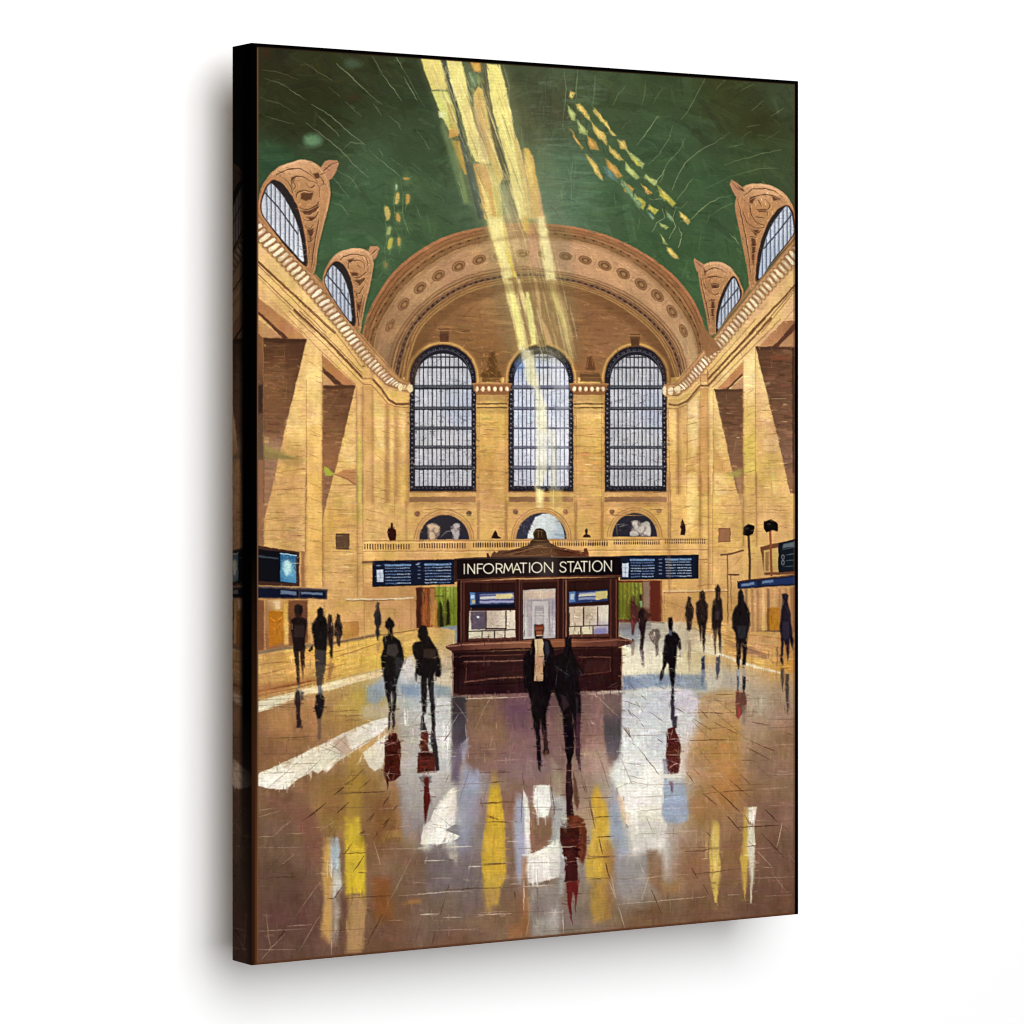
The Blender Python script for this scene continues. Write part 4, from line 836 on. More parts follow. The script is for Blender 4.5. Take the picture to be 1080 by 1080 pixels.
glaze(B2, (325, 110, 400, 200, 430, 330, 430, 870, 370, 900, 370, 560, 340, 300), (226, 228, 232), .35, 3); glaze(B2, (250, 560, 330, 570, 330, 750, 255, 750), (232, 230, 224), .45, 4)
glaze(B2, (125, 170, 170, 150, 180, 210, 130, 220), (110, 150, 206), .5, 2)
glaze(B2, (240, 880, 290, 900, 285, 1030, 250, 1030), (244, 226, 150), .8, 1.6, BM); glaze(B2, (320, 900, 395, 900, 390, 1030, 325, 1030), (228, 194, 108), .6, 2, BM)
line(B2(265, 900, 268, 1030), 1.4, (248, 230, 160), .7); line(B2(345, 900, 343, 1030), 1.2, (240, 222, 150), .6)
for q, c, a, sf in (((120, 165, 600, 200, 850, 1085, 470, 1085), (206, 196, 128), .16, 5), ((600, 900, 700, 880, 720, 1085, 600, 1085), (214, 196, 140), .35, 4), ((400, 380, 500, 400, 560, 900, 480, 900), (216, 196, 136), .25, 3), ((700, 700, 760, 720, 830, 1085, 740, 1085), (220, 196, 140), .3, 3)):
    glaze(A2, q, c, a, sf)
for k in range(70):
    u = rnd.random(); v0 = rnd.random() * .8; v1 = min(1.25, v0 + rnd.uniform(.1, .45))
    def bp_(u, v):
        return A2(140 + 440 * u + (360 - 90 * u) * v ** 1.05, 180 + 905 * v)[0]
    line([bp_(u, v0), bp_(u, (v0 + v1) / 2), bp_(u, v1)], rnd.uniform(.4, 1.3), rnd.choice([(250, 242, 190), (240, 220, 140), (176, 140, 84), (108, 112, 84), (214, 176, 120)]), rnd.uniform(.25, .6), soft=.7, taper=.8, wob=.8)
for k in range(46):
    u = rnd.random(); v0 = rnd.random() * .8; v1 = min(1, v0 + rnd.uniform(.1, .4))
    def bq_(u, v):
        return D3(110 + 470 * u + (250 - 10 * u) * v, 1060 * v)[0]
    line([bq_(u, v0), bq_(u, (v0 + v1) / 2), bq_(u, v1)], rnd.uniform(.4, 1.5), rnd.choice([(250, 240, 190), (244, 222, 150), (238, 210, 150)]), rnd.uniform(.15, .45), soft=1.0, taper=.8, wob=.8)
brush(A2(130, 170, 580, 200, 830, 1085, 490, 1085), 260, 12, 1.6, 1.3, jit=.07, alpha=.55, spread=.08, hue=.015, light=(232, 214, 130))
brush(D3(92, -5, 560, -5, 740, 1080, 340, 1080), 180, 14, 1.3, 1.38, jit=.07, alpha=.45, spread=.05, hue=.015)

# ---------------------------------------------------------------- gallery: lunettes, balustrade
P_HW = []
def half_window(cx, y, rx, ry, lab, c):
    pid = part('painted_half_round_window', None, lab)
    arc = lambda a, b: [(cx + a * math.cos(math.pi + math.pi * i / 20), y + b * math.sin(math.pi + math.pi * i / 20)) for i in range(21)]
    poly(arc(rx + 5, ry + 5.5), (206, 158, 90), .9, soft=.6); line(arc(rx + 5, ry + 5.5), .8, (142, 98, 54), .7); line(arc(rx + 2.6, ry + 2.8), .7, (150, 104, 58), .7)
    line(arc(rx + 1, ry + 1), 1.2, (186, 138, 80), .9)
    poly(arc(rx, ry), c, 1, soft=.5, pid=pid, wob=.5)
    P_HW.append(pid); return pid
half_window(468.5, 570, 26.5, 27, 'half-round window with two pale carved figures, left', (46, 44, 50))
poly(B5(510, 215, 560, 198, 598, 225, 600, 270, 580, 312, 520, 312), (150, 126, 106), .9, soft=1, wob=1.8); brush(B5(510, 205, 600, 205, 600, 312, 515, 312), 50, 3, 1, .6, jit=.3, alpha=.7, spread=1.5, light=(206, 176, 140))
poly(B5(668, 225, 700, 200, 728, 205, 725, 312, 685, 308, 690, 260), (146, 134, 130), .85, soft=1, wob=1.8); brush(B5(668, 200, 735, 200, 730, 312, 685, 312), 36, 3, 1, .8, jit=.3, alpha=.7, spread=1.5, light=(200, 188, 178))
lines(B5, [(600, 300, 640, 258, 690, 255), (520, 230, 560, 290), (690, 215, 735, 240)], .7, (190, 174, 152), .8); poly(B5(735, 240, 785, 300, 785, 312, 735, 312), (40, 42, 66), .6, soft=1.5)
half_window(571, 568.5, 26.5, 27.5, 'half-round window, bright pane with a dark left side', (52, 52, 66))
poly(D6(235, 345, 245, 280, 290, 180, 310, 140, 380, 108, 440, 108, 500, 130, 550, 190, 580, 260, 590, 345), [(570, 550, (206, 212, 210)), (580, 560, (196, 204, 200)), (590, 566, (160, 176, 184)), (560, 560, (214, 214, 206))], 1, soft=.6, pid=None, wob=.6)
brush(D6(150, 200, 310, 120, 240, 340, 140, 340), 40, 4, 1.2, 1.2, jit=.2, alpha=.6, light=(84, 84, 104)); brush(D6(250, 200, 400, 110, 560, 210, 580, 340, 250, 340), 60, 5, 1.2, 0, jit=.06, alpha=.5, light=(226, 228, 222))
line(D6(500, 300, 590, 318), 2.4, (130, 146, 158), .6)
half_window(669.5, 566, 23.6, 25, 'half-round window with a pale swirling figure, right', (44, 42, 50))
poly(B7(205, 225, 240, 225, 290, 250, 298, 295, 255, 295, 215, 275), (150, 136, 126), .85, soft=1, wob=2); brush(B7(150, 225, 300, 225, 300, 295, 150, 295), 40, 4, 1, 2.6, jit=.3, alpha=.7, spread=1.2, light=(186, 174, 160))
for q_ in ((210, 232, 232, 222, 240, 250, 262, 240, 270, 262, 250, 280, 225, 262), (255, 240, 285, 225, 298, 255, 296, 292, 270, 280, 280, 255), (200, 275, 225, 268, 240, 292, 205, 294)):
    poly(sm(B7(*q_), 3, True), (206, 196, 180), .85, soft=.7, wob=1.3)
for q_ in ((515, 215, 545, 200, 560, 225, 535, 250), (565, 215, 592, 230, 588, 260, 560, 262), (530, 262, 560, 270, 565, 308, 530, 308)):
    poly(sm(B5(*q_), 3, True), (206, 172, 136), .8, soft=.7, wob=1.3)
for q_ in ((690, 210, 720, 200, 728, 225, 700, 240), (672, 245, 700, 250, 690, 285), (700, 262, 722, 262, 722, 306, 695, 306)):
    poly(sm(B5(*q_), 3, True), (196, 186, 180), .8, soft=.7, wob=1.3)
lines(B7, [(140, 290, 135, 240, 175, 238), (150, 250, 190, 240), (220, 270, 270, 235, 290, 240)], .7, (140, 130, 126), .8)
for x, y, c in ((440, 542, (122, 74, 54)), (494.5, 541.5, (88, 60, 44)), (544, 540, (110, 76, 56)), (596.5, 540, (150, 100, 66)), (645.5, 539.5, (122, 80, 52)), (695.2, 539, (150, 110, 70))):
    poly(ell(x, y, 2.6, 2.9), c, .9, soft=.7, pid=None); poly(ell(x - .5, y - .4, 1, 1.2), tuple(min(255, v + 40) for v in c), .6)
P_BAL = part('painted_balustrade', None, 'long stone gallery balustrade behind the information booth')
poly(rect(383, 569, 746, 591), [(400, 575, (222, 176, 98)), (560, 572, (220, 170, 98)), (740, 575, (222, 176, 100)), (450, 587, (208, 160, 92)), (700, 587, (212, 164, 92))], .95, pid=P_BAL, soft=.5)
brush(rect(383, 569, 746, 591), 120, 8, 1.2, 0, jit=.06, alpha=.5, spread=.05)
def balus(f, x0, x1, y, n, h_, dark=(72, 46, 34)):
    a = f(x0, y)[0]; b = f(x1, y)[0]
    for k in range(n):
        x = a[0] + (b[0] - a[0]) * k / (n - 1)
        line([(x, a[1] - h_ / 2), (x, a[1] + h_ / 2)], 1.25, dark if k % 4 else (104, 66, 44), .85, soft=.35, wob=.5, h=-.2)
balus(B5, 95, 390, 359, 18, 4.6); balus(B5, 460, 765, 352, 19, 4.6); balus(B5, 822, 1080, 347, 17, 4.6)
balus(B6, 160, 470, 76, 24, 4.4); balus(D6, 480, 990, 388, 24, 4.2); balus(B7, 125, 338, 323, 22, 3.8); balus(B7, 368, 555, 318, 19, 4); balus(B7, 5, 90, 326, 9, 4)
for y, w, c, a in ((569.5, 1, (150, 104, 58), .7), (571.5, 1.2, (232, 188, 116), .7), (580.5, 1.0, (162, 114, 68), .7), (582, 1.1, (230, 186, 116), .7), (591, 1.2, (150, 100, 56), .8)):
    line([(384, y + 1), (520, y + .4), (746, y - 1)], w, c, a)
line(B5(75, 455, 450, 450, 700, 445), 1.6, (196, 144, 84), .9); line(B5(80, 462, 140, 462), 1.6, (90, 56, 40), .8)
for f, pts, c, lab in ((B5, ((262, 318, 250, 290, 243, 262, 250, 240, 266, 236, 268, 200, 280, 200, 282, 236, 300, 245, 306, 275, 300, 318),), (52, 22, 20), 'dark bronze urn on the gallery at left'),
                       (B7, ((440, 290, 442, 262, 436, 250, 445, 225, 448, 212, 454, 225, 462, 245, 464, 265, 460, 290),), (48, 28, 28), 'slim dark statuette on the gallery at right'),
                       (B5, ((940, 305, 950, 285, 958, 262, 968, 250, 978, 262, 984, 285, 1005, 300, 1003, 306),), (44, 26, 24), 'small dark bust on the gallery left of the booth'),
                       (D6, ((760, 330, 770, 310, 790, 300, 780, 265, 795, 243, 810, 262, 806, 300, 830, 312, 840, 330),), (56, 36, 30), 'small dark bust on the gallery right of the booth')):
    poly(f(*pts[0]), c, 1, soft=.5, pid=part('painted_statuette', None, lab), wob=.7, h=.3)
poly(B4(618, 342, 692, 342, 692, 427, 618, 427), (92, 66, 46), .95, pid=part('painted_wall_vent', P_WL, 'dark square vent in the left wall')); line(B4(618, 342, 618, 427, 692, 427, 692, 342, 618, 342), .8, (64, 42, 30), .8); brush(B4(625, 350, 685, 350, 685, 420, 625, 420), 20, 4, 1, .3, jit=.2, alpha=.6)
poly(B7(622, 258, 675, 258, 675, 322, 622, 322), (150, 100, 66), .95, pid=part('painted_wall_vent', P_WR, 'brown square vent in the right wall')); line(B7(622, 258, 622, 322, 675, 322, 675, 258, 622, 258), .8, (112, 72, 46), .8)

# ---------------------------------------------------------------- lower storey behind
poly(rect(383, 615, 446, 668), [(400, 620, (196, 144, 80)), (420, 640, (190, 140, 88)), (400, 660, (204, 156, 84)), (440, 625, (160, 112, 66))], .7, soft=1.5)
poly(B5(85, 630, 440, 632, 440, 695, 85, 690), (186, 136, 78), .5, soft=2)
line(B5(-30, 712, 200, 712, 415, 702), 1.7, (216, 196, 158), .9); line(B5(-30, 722, 130, 722, 290, 715), 1.0, (110, 70, 44), .8)
poly(B4(550, 722, 770, 724, 770, 905, 660, 940, 555, 950), (202, 154, 84), .5, soft=1); poly(B4(655, 845, 745, 840, 745, 925, 655, 940), (182, 126, 54), .85, soft=.6, pid=None); lines(B4, [(655, 845, 745, 840, 745, 925), (550, 722, 555, 950), (575, 830, 650, 835)], .6, (140, 92, 44), .7)
poly(B5(205, 740, 400, 735, 400, 905, 210, 925), (196, 146, 88), .5, soft=1.5); lines(B5, [(90, 720, 92, 950), (205, 775, 300, 775), (400, 705, 405, 910), (440, 640, 440, 910)], .6, (150, 102, 56), .8)
poly(B5(440, 632, 565, 632, 585, 640, 585, 905, 520, 915, 440, 905), (118, 62, 34), 1); poly(B5(440, 635, 480, 640, 475, 900, 440, 900), (60, 30, 24), .9, soft=1)
poly(B5(485, 650, 515, 640, 510, 890, 470, 900, 480, 760), (156, 82, 38), .8, soft=1); poly(B5(530, 640, 560, 640, 560, 880, 530, 890), (176, 120, 66), .8, soft=1); poly(B5(560, 640, 578, 720, 585, 900, 548, 900), (198, 146, 52), .7, soft=1)
brush(B5(445, 640, 580, 640, 580, 900, 445, 900), 60, 12, 1.4, 1.57, jit=.15, alpha=.6, spread=.08)
P_GD = part('painted_doorway', None, 'doorway glowing yellow-green left of the booth')
poly(B5(565, 628, 716, 626, 714, 900, 590, 900), [(465, 625, (128, 142, 36)), (475, 640, (104, 118, 30)), (480, 622, (166, 174, 80)), (465, 655, (90, 100, 32)), (480, 655, (132, 146, 38))], 1, pid=P_GD)
brush(B5(565, 628, 716, 626, 714, 900, 590, 900), 70, 6, 1.6, 1.4, jit=.2, alpha=.6, spread=.5, light=(170, 180, 70)); poly(B5(680, 640, 716, 640, 714, 890, 690, 880), (150, 170, 36), .5, soft=1)
for q in ((582, 905, 580, 820, 585, 740, 595, 722, 607, 740, 612, 800, 620, 850, 625, 905), (638, 885, 642, 800, 638, 740, 650, 705, 660, 735, 662, 790, 670, 880)):
    poly(B5(*q), (34, 30, 16), .95, soft=.7, wob=.8)
line(B5(570, 692, 620, 690), 1.3, (50, 46, 20), .7)
poly(B5(500, 912, 715, 885, 716, 1000, 600, 1010, 560, 990), [(455, 665, (126, 136, 140)), (475, 670, (146, 150, 152)), (480, 660, (120, 128, 132))], 1, soft=.8); brush(B5(520, 912, 715, 890, 716, 1000, 590, 1000), 40, 8, 1.4, 0, jit=.12, alpha=.6, light=(196, 200, 198)); lines(B5, [(530, 945, 715, 935), (545, 985, 690, 975), (690, 940, 692, 980)], .6, (76, 86, 92), .7)
# right doorway etc
poly(B7(140, 505, 350, 505, 350, 705, 140, 705), (104, 46, 32), 1); poly(B7(262, 510, 292, 510, 292, 700, 262, 700), (140, 118, 96), .9, soft=.8); poly(B7(296, 510, 340, 510, 335, 700, 300, 705), (92, 38, 26), .9, soft=.8); line(B7(348, 505, 352, 705), 2, (150, 100, 54), .8)
P_GD2 = part('painted_doorway', None, 'doorway glowing yellow-green right of the booth')
poly(B7(142, 515, 258, 515, 258, 650, 200, 690, 142, 690), [(655, 620, (126, 130, 30)), (670, 618, (146, 150, 50)), (660, 645, (110, 118, 30)), (675, 640, (84, 90, 40))], 1, pid=P_GD2)
brush(B7(142, 515, 258, 515, 258, 690, 142, 690), 60, 6, 1.5, 1.5, jit=.22, alpha=.6, spread=.4, light=(186, 190, 60)); poly(B7(200, 620, 290, 640, 290, 705, 200, 705), (72, 36, 26), .8, soft=1.5)
poly(B7(358, 560, 660, 550, 660, 695, 358, 700), [(710, 630, (206, 158, 92)), (720, 650, (190, 140, 88)), (760, 640, (200, 152, 84))], .8, soft=1)
line(B7(360, 556, 500, 553, 665, 551), 1.4, (214, 184, 136), .9); line(B7(362, 563, 660, 558), .8, (130, 82, 50), .8); line(B7(365, 600, 470, 640), .6, (160, 110, 64), .6)
lines(B7, [(362, 560, 362, 700), (520, 530, 600, 525), (350, 705, 660, 700)], .8, (130, 84, 52), .8)
poly(B7(660, 380, 737, 360, 737, 470, 660, 475), (206, 158, 94), .8, soft=.6); line(B7(632, 385, 680, 378, 737, 362), 1.8, (96, 62, 42), .9); line(B7(662, 385, 665, 740), 1.2, (110, 74, 50), .9); line(B7(670, 478, 715, 478), 1.6, (86, 54, 40), .9); line(B7(678, 480, 680, 650), .9, (120, 82, 54), .8)
lines(B7, [(690, 400, 735, 395), (690, 440, 735, 380)], .7, (166, 118, 72), .8)
for k, x in enumerate((720, 745, 775, 800, 826, 850, 880, 905, 935, 965)):
    poly(B7(x, 545 - k * .5, x + 12, 544, x + 14, 750, x, 748), rnd.choice([(232, 186, 116), (120, 84, 60), (158, 112, 70), (214, 168, 104)]), .7, soft=.8)
poly(B7(850, 640, 870, 632, 912, 632, 912, 742, 855, 745), (180, 118, 28), .95, soft=.7, pid=part('painted_ticket_machine', None, 'orange painted machine at the right edge')); poly(B7(850, 640, 862, 636, 860, 830, 854, 830), (116, 74, 30), .8, soft=.8)
poly(B7(800, 745, 960, 740, 960, 752, 800, 756), (72, 50, 44), .8, soft=.8)
poly(B7(960, 540, 990, 530, 990, 900, 970, 900), (130, 84, 52), .7, soft=1)
# left ticket office openings
poly(B4(160, 715, 350, 716, 350, 990, 160, 1010), [(275, 640, (130, 82, 50)), (280, 680, (150, 98, 62)), (300, 640, (196, 146, 66)), (290, 634, (226, 190, 130))], 1, soft=.6)
poly(B4(235, 780, 318, 780, 318, 960, 235, 990), (184, 112, 26), 1, soft=.6, pid=part('painted_ticket_machine', None, 'orange painted machine at the left edge')); brush(B4(238, 785, 315, 785, 315, 960, 238, 980), 40, 5, 1.4, 1.2, jit=.2, alpha=.7, spread=.7, light=(206, 140, 40))
poly(B4(262, 725, 300, 725, 300, 768, 270, 768), (232, 204, 150), .8, soft=1); poly(B4(322, 740, 345, 740, 345, 970, 322, 975), (228, 178, 84), .8, soft=.8)
poly(B4(160, 718, 210, 720, 205, 1000, 160, 1005), (118, 72, 46), .8, soft=.8); line(B4(212, 718, 212, 1000), 1.1, (206, 160, 96), .8)
poly(B4(345, 718, 460, 718, 460, 960, 350, 980), [(310, 640, (110, 66, 40)), (322, 650, (96, 56, 38)), (318, 670, (120, 76, 44))], .9, soft=1); poly(B4(455, 718, 545, 720, 548, 940, 460, 960), (216, 166, 92), .8, soft=.8)
poly(B4(418, 440, 440, 440, 440, 645, 418, 645), (146, 96, 60), .8, soft=1)

# notice boards and screens on the walls
P_SL = part('painted_wall_screen', None, 'dark wall screen with a glowing blue globe picture at the left edge')
poly(B4(158, 405, 410, 445, 408, 640, 158, 632), (66, 42, 34), 1, pid=P_SL); poly(B4(158, 425, 392, 452, 390, 622, 158, 608), (18, 20, 26), 1, pid=P_SL)
glow = part('screen', P_SL)
poly(B4(300, 447, 392, 460, 390, 622, 300, 610), [(298, 590, (36, 90, 136)), (305, 600, (130, 190, 206)), (300, 608, (70, 140, 176)), (311, 590, (30, 84, 130)), (296, 612, (40, 100, 150))], 1, pid=glow)
poly(B4(315, 500, 345, 485, 365, 510, 360, 560, 335, 580, 318, 550), (186, 222, 214), .9, soft=1.4); brush(B4(302, 455, 390, 465, 388, 618, 302, 606), 50, 4, 1.2, .8, jit=.15, alpha=.6, spread=1.5, light=(150, 210, 220)); line(B4(300, 452, 392, 464), 1, (200, 216, 206), .8)
poly(B4(158, 460, 290, 476, 290, 486, 158, 470), (64, 80, 92), .8, soft=.5)
P_SL2 = part('painted_sign_strip', None, 'long dark blue sign strip under the left wall screen')
poly(B4(158, 636, 570, 655, 568, 712, 158, 708), (70, 54, 50), 1, pid=P_SL2); poly(B4(158, 648, 405, 660, 405, 702, 158, 702), (18, 24, 44), 1); poly(B4(412, 662, 560, 664, 560, 704, 412, 702), (18, 26, 48), 1)
poly(B4(302, 662, 394, 668, 394, 690, 302, 684), (110, 130, 156), .8, soft=.6); poly(B4(418, 672, 540, 674, 540, 688, 418, 684), (120, 138, 160), .8, soft=.6); line(B4(160, 640, 570, 655), 1, (120, 112, 108), .7)
P_SR = part('painted_wall_screen', None, 'dark wall screen with white marks at the right edge')
poly(B7(818, 345, 985, 310, 985, 475, 838, 478), (110, 66, 40), 1, soft=.6); poly(B7(835, 362, 905, 348, 905, 465, 835, 468), (198, 164, 92), .95); poly(B7(842, 372, 858, 366, 858, 460, 845, 462), (140, 96, 56), .8)
poly(B7(905, 328, 990, 308, 990, 460, 905, 466), (22, 28, 36), 1, pid=P_SR); poly(B7(928, 332, 985, 320, 985, 345, 925, 352), (120, 136, 140), .7, soft=.8)

for dy in (0, 26):
    o_ = B7(*[v for k in range(13) for v in (926 + 6 * math.cos(k * math.pi / 6), 394 + dy + 11 * math.sin(k * math.pi / 6))])
    line(o_, .55, (176, 184, 184), .8, wob=.3)
lines(B7, [(920, 360, 980, 348), (938, 385, 980, 378), (936, 412, 980, 408), (930, 440, 975, 436)], .8, (96, 120, 136), .8)
P_SR2 = part('painted_sign_strip', None, 'long dark blue sign strip on the right wall')
poly(B7(710, 510, 985, 480, 985, 528, 710, 545), (30, 34, 54), 1, pid=P_SR2); poly(B7(722, 518, 800, 508, 800, 532, 722, 538), (34, 52, 96), 1); poly(B7(822, 505, 985, 488, 985, 520, 822, 530), (34, 50, 92), 1)
poly(B7(728, 522, 790, 514, 790, 526, 728, 532), (130, 150, 170), .8, soft=.6); poly(B7(828, 508, 880, 502, 880, 514, 828, 522), (110, 136, 166), .8, soft=.6); line(B7(710, 510, 985, 478), 1.2, (84, 50, 36), .9)

# departure boards
def board(f, q, lab, rows, cols, sq):
    pid = part('painted_departure_board', None, lab)
    poly(f(*q), (22, 28, 46), 1, pid=pid, wob=.4, h=.3); p = f(*q)
    line(p + [p[0]], 1.1, (16, 18, 26), .9, wob=.4)
    (ax, ay), (bx, by), _, (dx, dy) = p
    def U(u, v):
        return (ax + (bx - ax) * u + (dx - ax) * v, ay + (by - ay) * u + (dy - ay) * v)
    for (u0, u1, hd) in cols:
        for r in range(rows):
            v = .17 + r * .12
            if r == 0:
                line([U(u0, v), U(u1, v)], 2.1, (124, 162, 200), .9, soft=.5, wob=.6)
                for _ in range(int((u1 - u0) * 60)):
                    a_ = rnd.uniform(u0, u1); line([U(a_, v - .05), U(a_, v + .05)], .5, (60, 80, 110), .6)
            else:
                line([U(u0, v), U(u1 - rnd.choice([0, 0, .01]), v)], 1.15, rnd.choice([(150, 172, 196), (116, 142, 178), (170, 188, 204), (96, 124, 168)]), .85, soft=.45, wob=.7)
                for _ in range(int((u1 - u0) * 50)):
                    a_ = rnd.uniform(u0, u1); line([U(a_, v - .03), U(a_, v + .03)], .45, (26, 34, 60), .5)
    u0, v0, u1, v1 = sq
    poly([U(u0, v0), U(u1, v0), U(u1, v1), U(u0, v1)], (196, 206, 216), .95, soft=.5)
    lines(lambda *z: [U(z[i], z[i + 1]) for i in range(0, len(z), 2)], [(u0, (v0 * 2 + v1) / 3, u1, (v0 * 2 + v1) / 3), (u0, (v0 + v1 * 2) / 3, u1, (v0 + v1 * 2) / 3), ((u0 + u1) / 2, v0, (u0 + u1) / 2, v1)], .55, (96, 110, 134), .8)
    return pid, U
board(B5, (148, 458, 692, 448, 690, 608, 148, 626), 'long dark blue departure board left of the booth sign', 7, [(.155, .29, 1), (.305, .46, 1), (.645, .78, 1), (.79, .955, 1)], (.045, .33, .13, .82))
for k in range(5):
    line(B5(452, 470 + k * 25, 464, 470 + k * 25), 1.2, (110, 130, 160), .8)
lines(B5, [(172, 485, 205, 483), (435, 478, 465, 476)], 1.5, (150, 170, 196), .8)
board(B7, (152, 390, 524, 385, 522, 494, 155, 500), 'long dark blue departure board right of the booth sign', 7, [(.14, .26, 1), (.28, .43, 1), (.585, .71, 1), (.73, .90, 1)], (.025, .30, .105, .90))
for k in range(5):
    line(B7(338, 405 + k * 17, 350, 405 + k * 17), 1.1, (120, 140, 168), .8)
poly(B7(505, 392, 522, 390, 520, 490, 505, 492), (20, 24, 38), .8)

# pole lights at right
for f, head, pole, lab in ((B7, (738, 250, 760, 238, 792, 246, 786, 285, 762, 295, 740, 290), (762, 290, 768, 400, 768, 500), 'shorter dark lamp on a pole by the right wall'),
                           (B7, (836, 222, 870, 215, 905, 235, 902, 272, 870, 268, 848, 278, 836, 255), (866, 270, 868, 380, 872, 480), 'taller dark lamp on a pole by the right wall')):
    pid = part('painted_pole_lamp', None, lab)
    line(f(*pole), 2.4, (70, 46, 36) if pole[0] < 800 else (140, 72, 40), .95, pid=pid, wob=.5); poly(f(*head), (18, 16, 16), 1, pid=pid, soft=.5, wob=1.6, h=.4)
    (x, y) = f(pole[0], pole[1])[0]; poly(ell(x - 1.5, y - 7, 2, 1.2), (58, 54, 50), .7)

# vertical figures and dark jambs inside the glowing doorways
for x in (148, 166, 187, 204, 222, 240):
    line(B7(x, 520, x + rnd.uniform(-3, 3), 680), rnd.uniform(1.2, 2.6), rnd.choice([(66, 70, 24), (84, 84, 26), (96, 66, 30), (52, 50, 22)]), .6, soft=.9)
for x in (590, 618, 634, 668, 690, 706):
    line(B5(x, 635, x + rnd.uniform(-4, 4), 880), rnd.uniform(1.0, 2.2), rnd.choice([(70, 80, 24), (90, 100, 30), (60, 56, 24)]), .55, soft=.9)
# stone courses, loose and broken
for k in range(420):
    reg_ = rnd.choice([(384, 430, 424, 560), (707, 430, 742, 560), (504, 434, 534, 560), (607, 434, 636, 560), (325, 390, 339, 600), (786, 380, 796, 600), (300, 470, 322, 600), (354, 480, 376, 610), (752, 430, 780, 560), (798, 420, 830, 560), (440, 531, 500, 545), (640, 531, 700, 545), (278, 540, 322, 570), (345, 565, 382, 620)])
    x = rnd.uniform(reg_[0], reg_[2]); y = reg_[1] + round(rnd.uniform(0, (reg_[3] - reg_[1]) / 6.2)) * 6.2 + rnd.uniform(-.5, .5); l = rnd.uniform(5, 16)
    x1_ = min(x + l, reg_[2])
    if x1_ - x > 2:
        sl = .25 if reg_[0] in (325, 384) else (-.25 if reg_[0] in (786, 707) else 0)
        line([(x, y), ((x + x1_) / 2, y + sl * (x1_ - x) / 2 + rnd.uniform(-.3, .3)), (x1_, y + sl * (x1_ - x))], rnd.uniform(.35, .75), rnd.choice([(140, 96, 48), (166, 118, 62), (120, 80, 42), (250, 222, 156)]), rnd.uniform(.35, .8), taper=.6)

# soft brown modelling beside the shafts and under the ledges
for f, q, w in ((B3, (215, 560, 217, 1080), 4), (B3, (345, 470, 347, 1080), 3), (B3, (402, 430, 404, 1080), 2.5), (B3, (620, 430, 622, 1080), 2), (B3, (206, 560, 206, 1080), 2), (A8, (768, 430, 768, 1080), 3), (A8, (905, 530, 905, 1080), 4), (A8, (825, 430, 826, 1080), 2.5), (A8, (955, 540, 957, 1080), 3),
                (A8, (1022, 540, 1024, 1080), 3), (A8, (540, 300, 541, 1080), 2), (A8, (735, 440, 736, 1080), 2), (B4, (448, 20, 446, 640), 2.2), (B4, (545, 20, 546, 640), 2.2), (B4, (740, 20, 742, 700), 2.5), (B7, (534, 20, 534, 540), 3), (B7, (574, 20, 574, 540), 2.5), (B7, (383, 20, 386, 560), 3), (B7, (738, 60, 738, 340), 3), (B7, (800, 20, 800, 340), 2)):
    line(f(*q), w, (150, 104, 62), .38, soft=1.6, wob=.6, h=0)
for x0, x1 in ((430, 503), (535, 606), (636, 705)):
    line([(x0, 532), (x1, 532)], 4, (150, 108, 66), .35, soft=2, h=0); line([(x0 - 1.5, 530), (x0 - 1.5, 568)], 2.4, (150, 106, 64), .4, soft=1.2, h=0); line([(x1 + 2, 530), (x1 + 2, 568)], 2.4, (150, 106, 64), .4, soft=1.2, h=0)
for x0, x1 in ((502.5, 535.5), (605, 637)):
    poly(rect(x0, 416, x1, 424), (150, 106, 62), .45, soft=2); poly(rect(x0, 431, x1, 436), (160, 116, 66), .4, soft=2)
line(B5(80, 470, 150, 470), 3, (110, 74, 46), .5, soft=1.5)
for q in (band(S2, T_, -.18, 0), band(O_, S1, .9, 1.08)):
    poly(q, (120, 82, 50), .3, soft=2)
poly(band(T_, curve_mix(T_, [(571, 420)] * 60, .08, 60), 0, 1), (96, 62, 36), .35, soft=2.5)

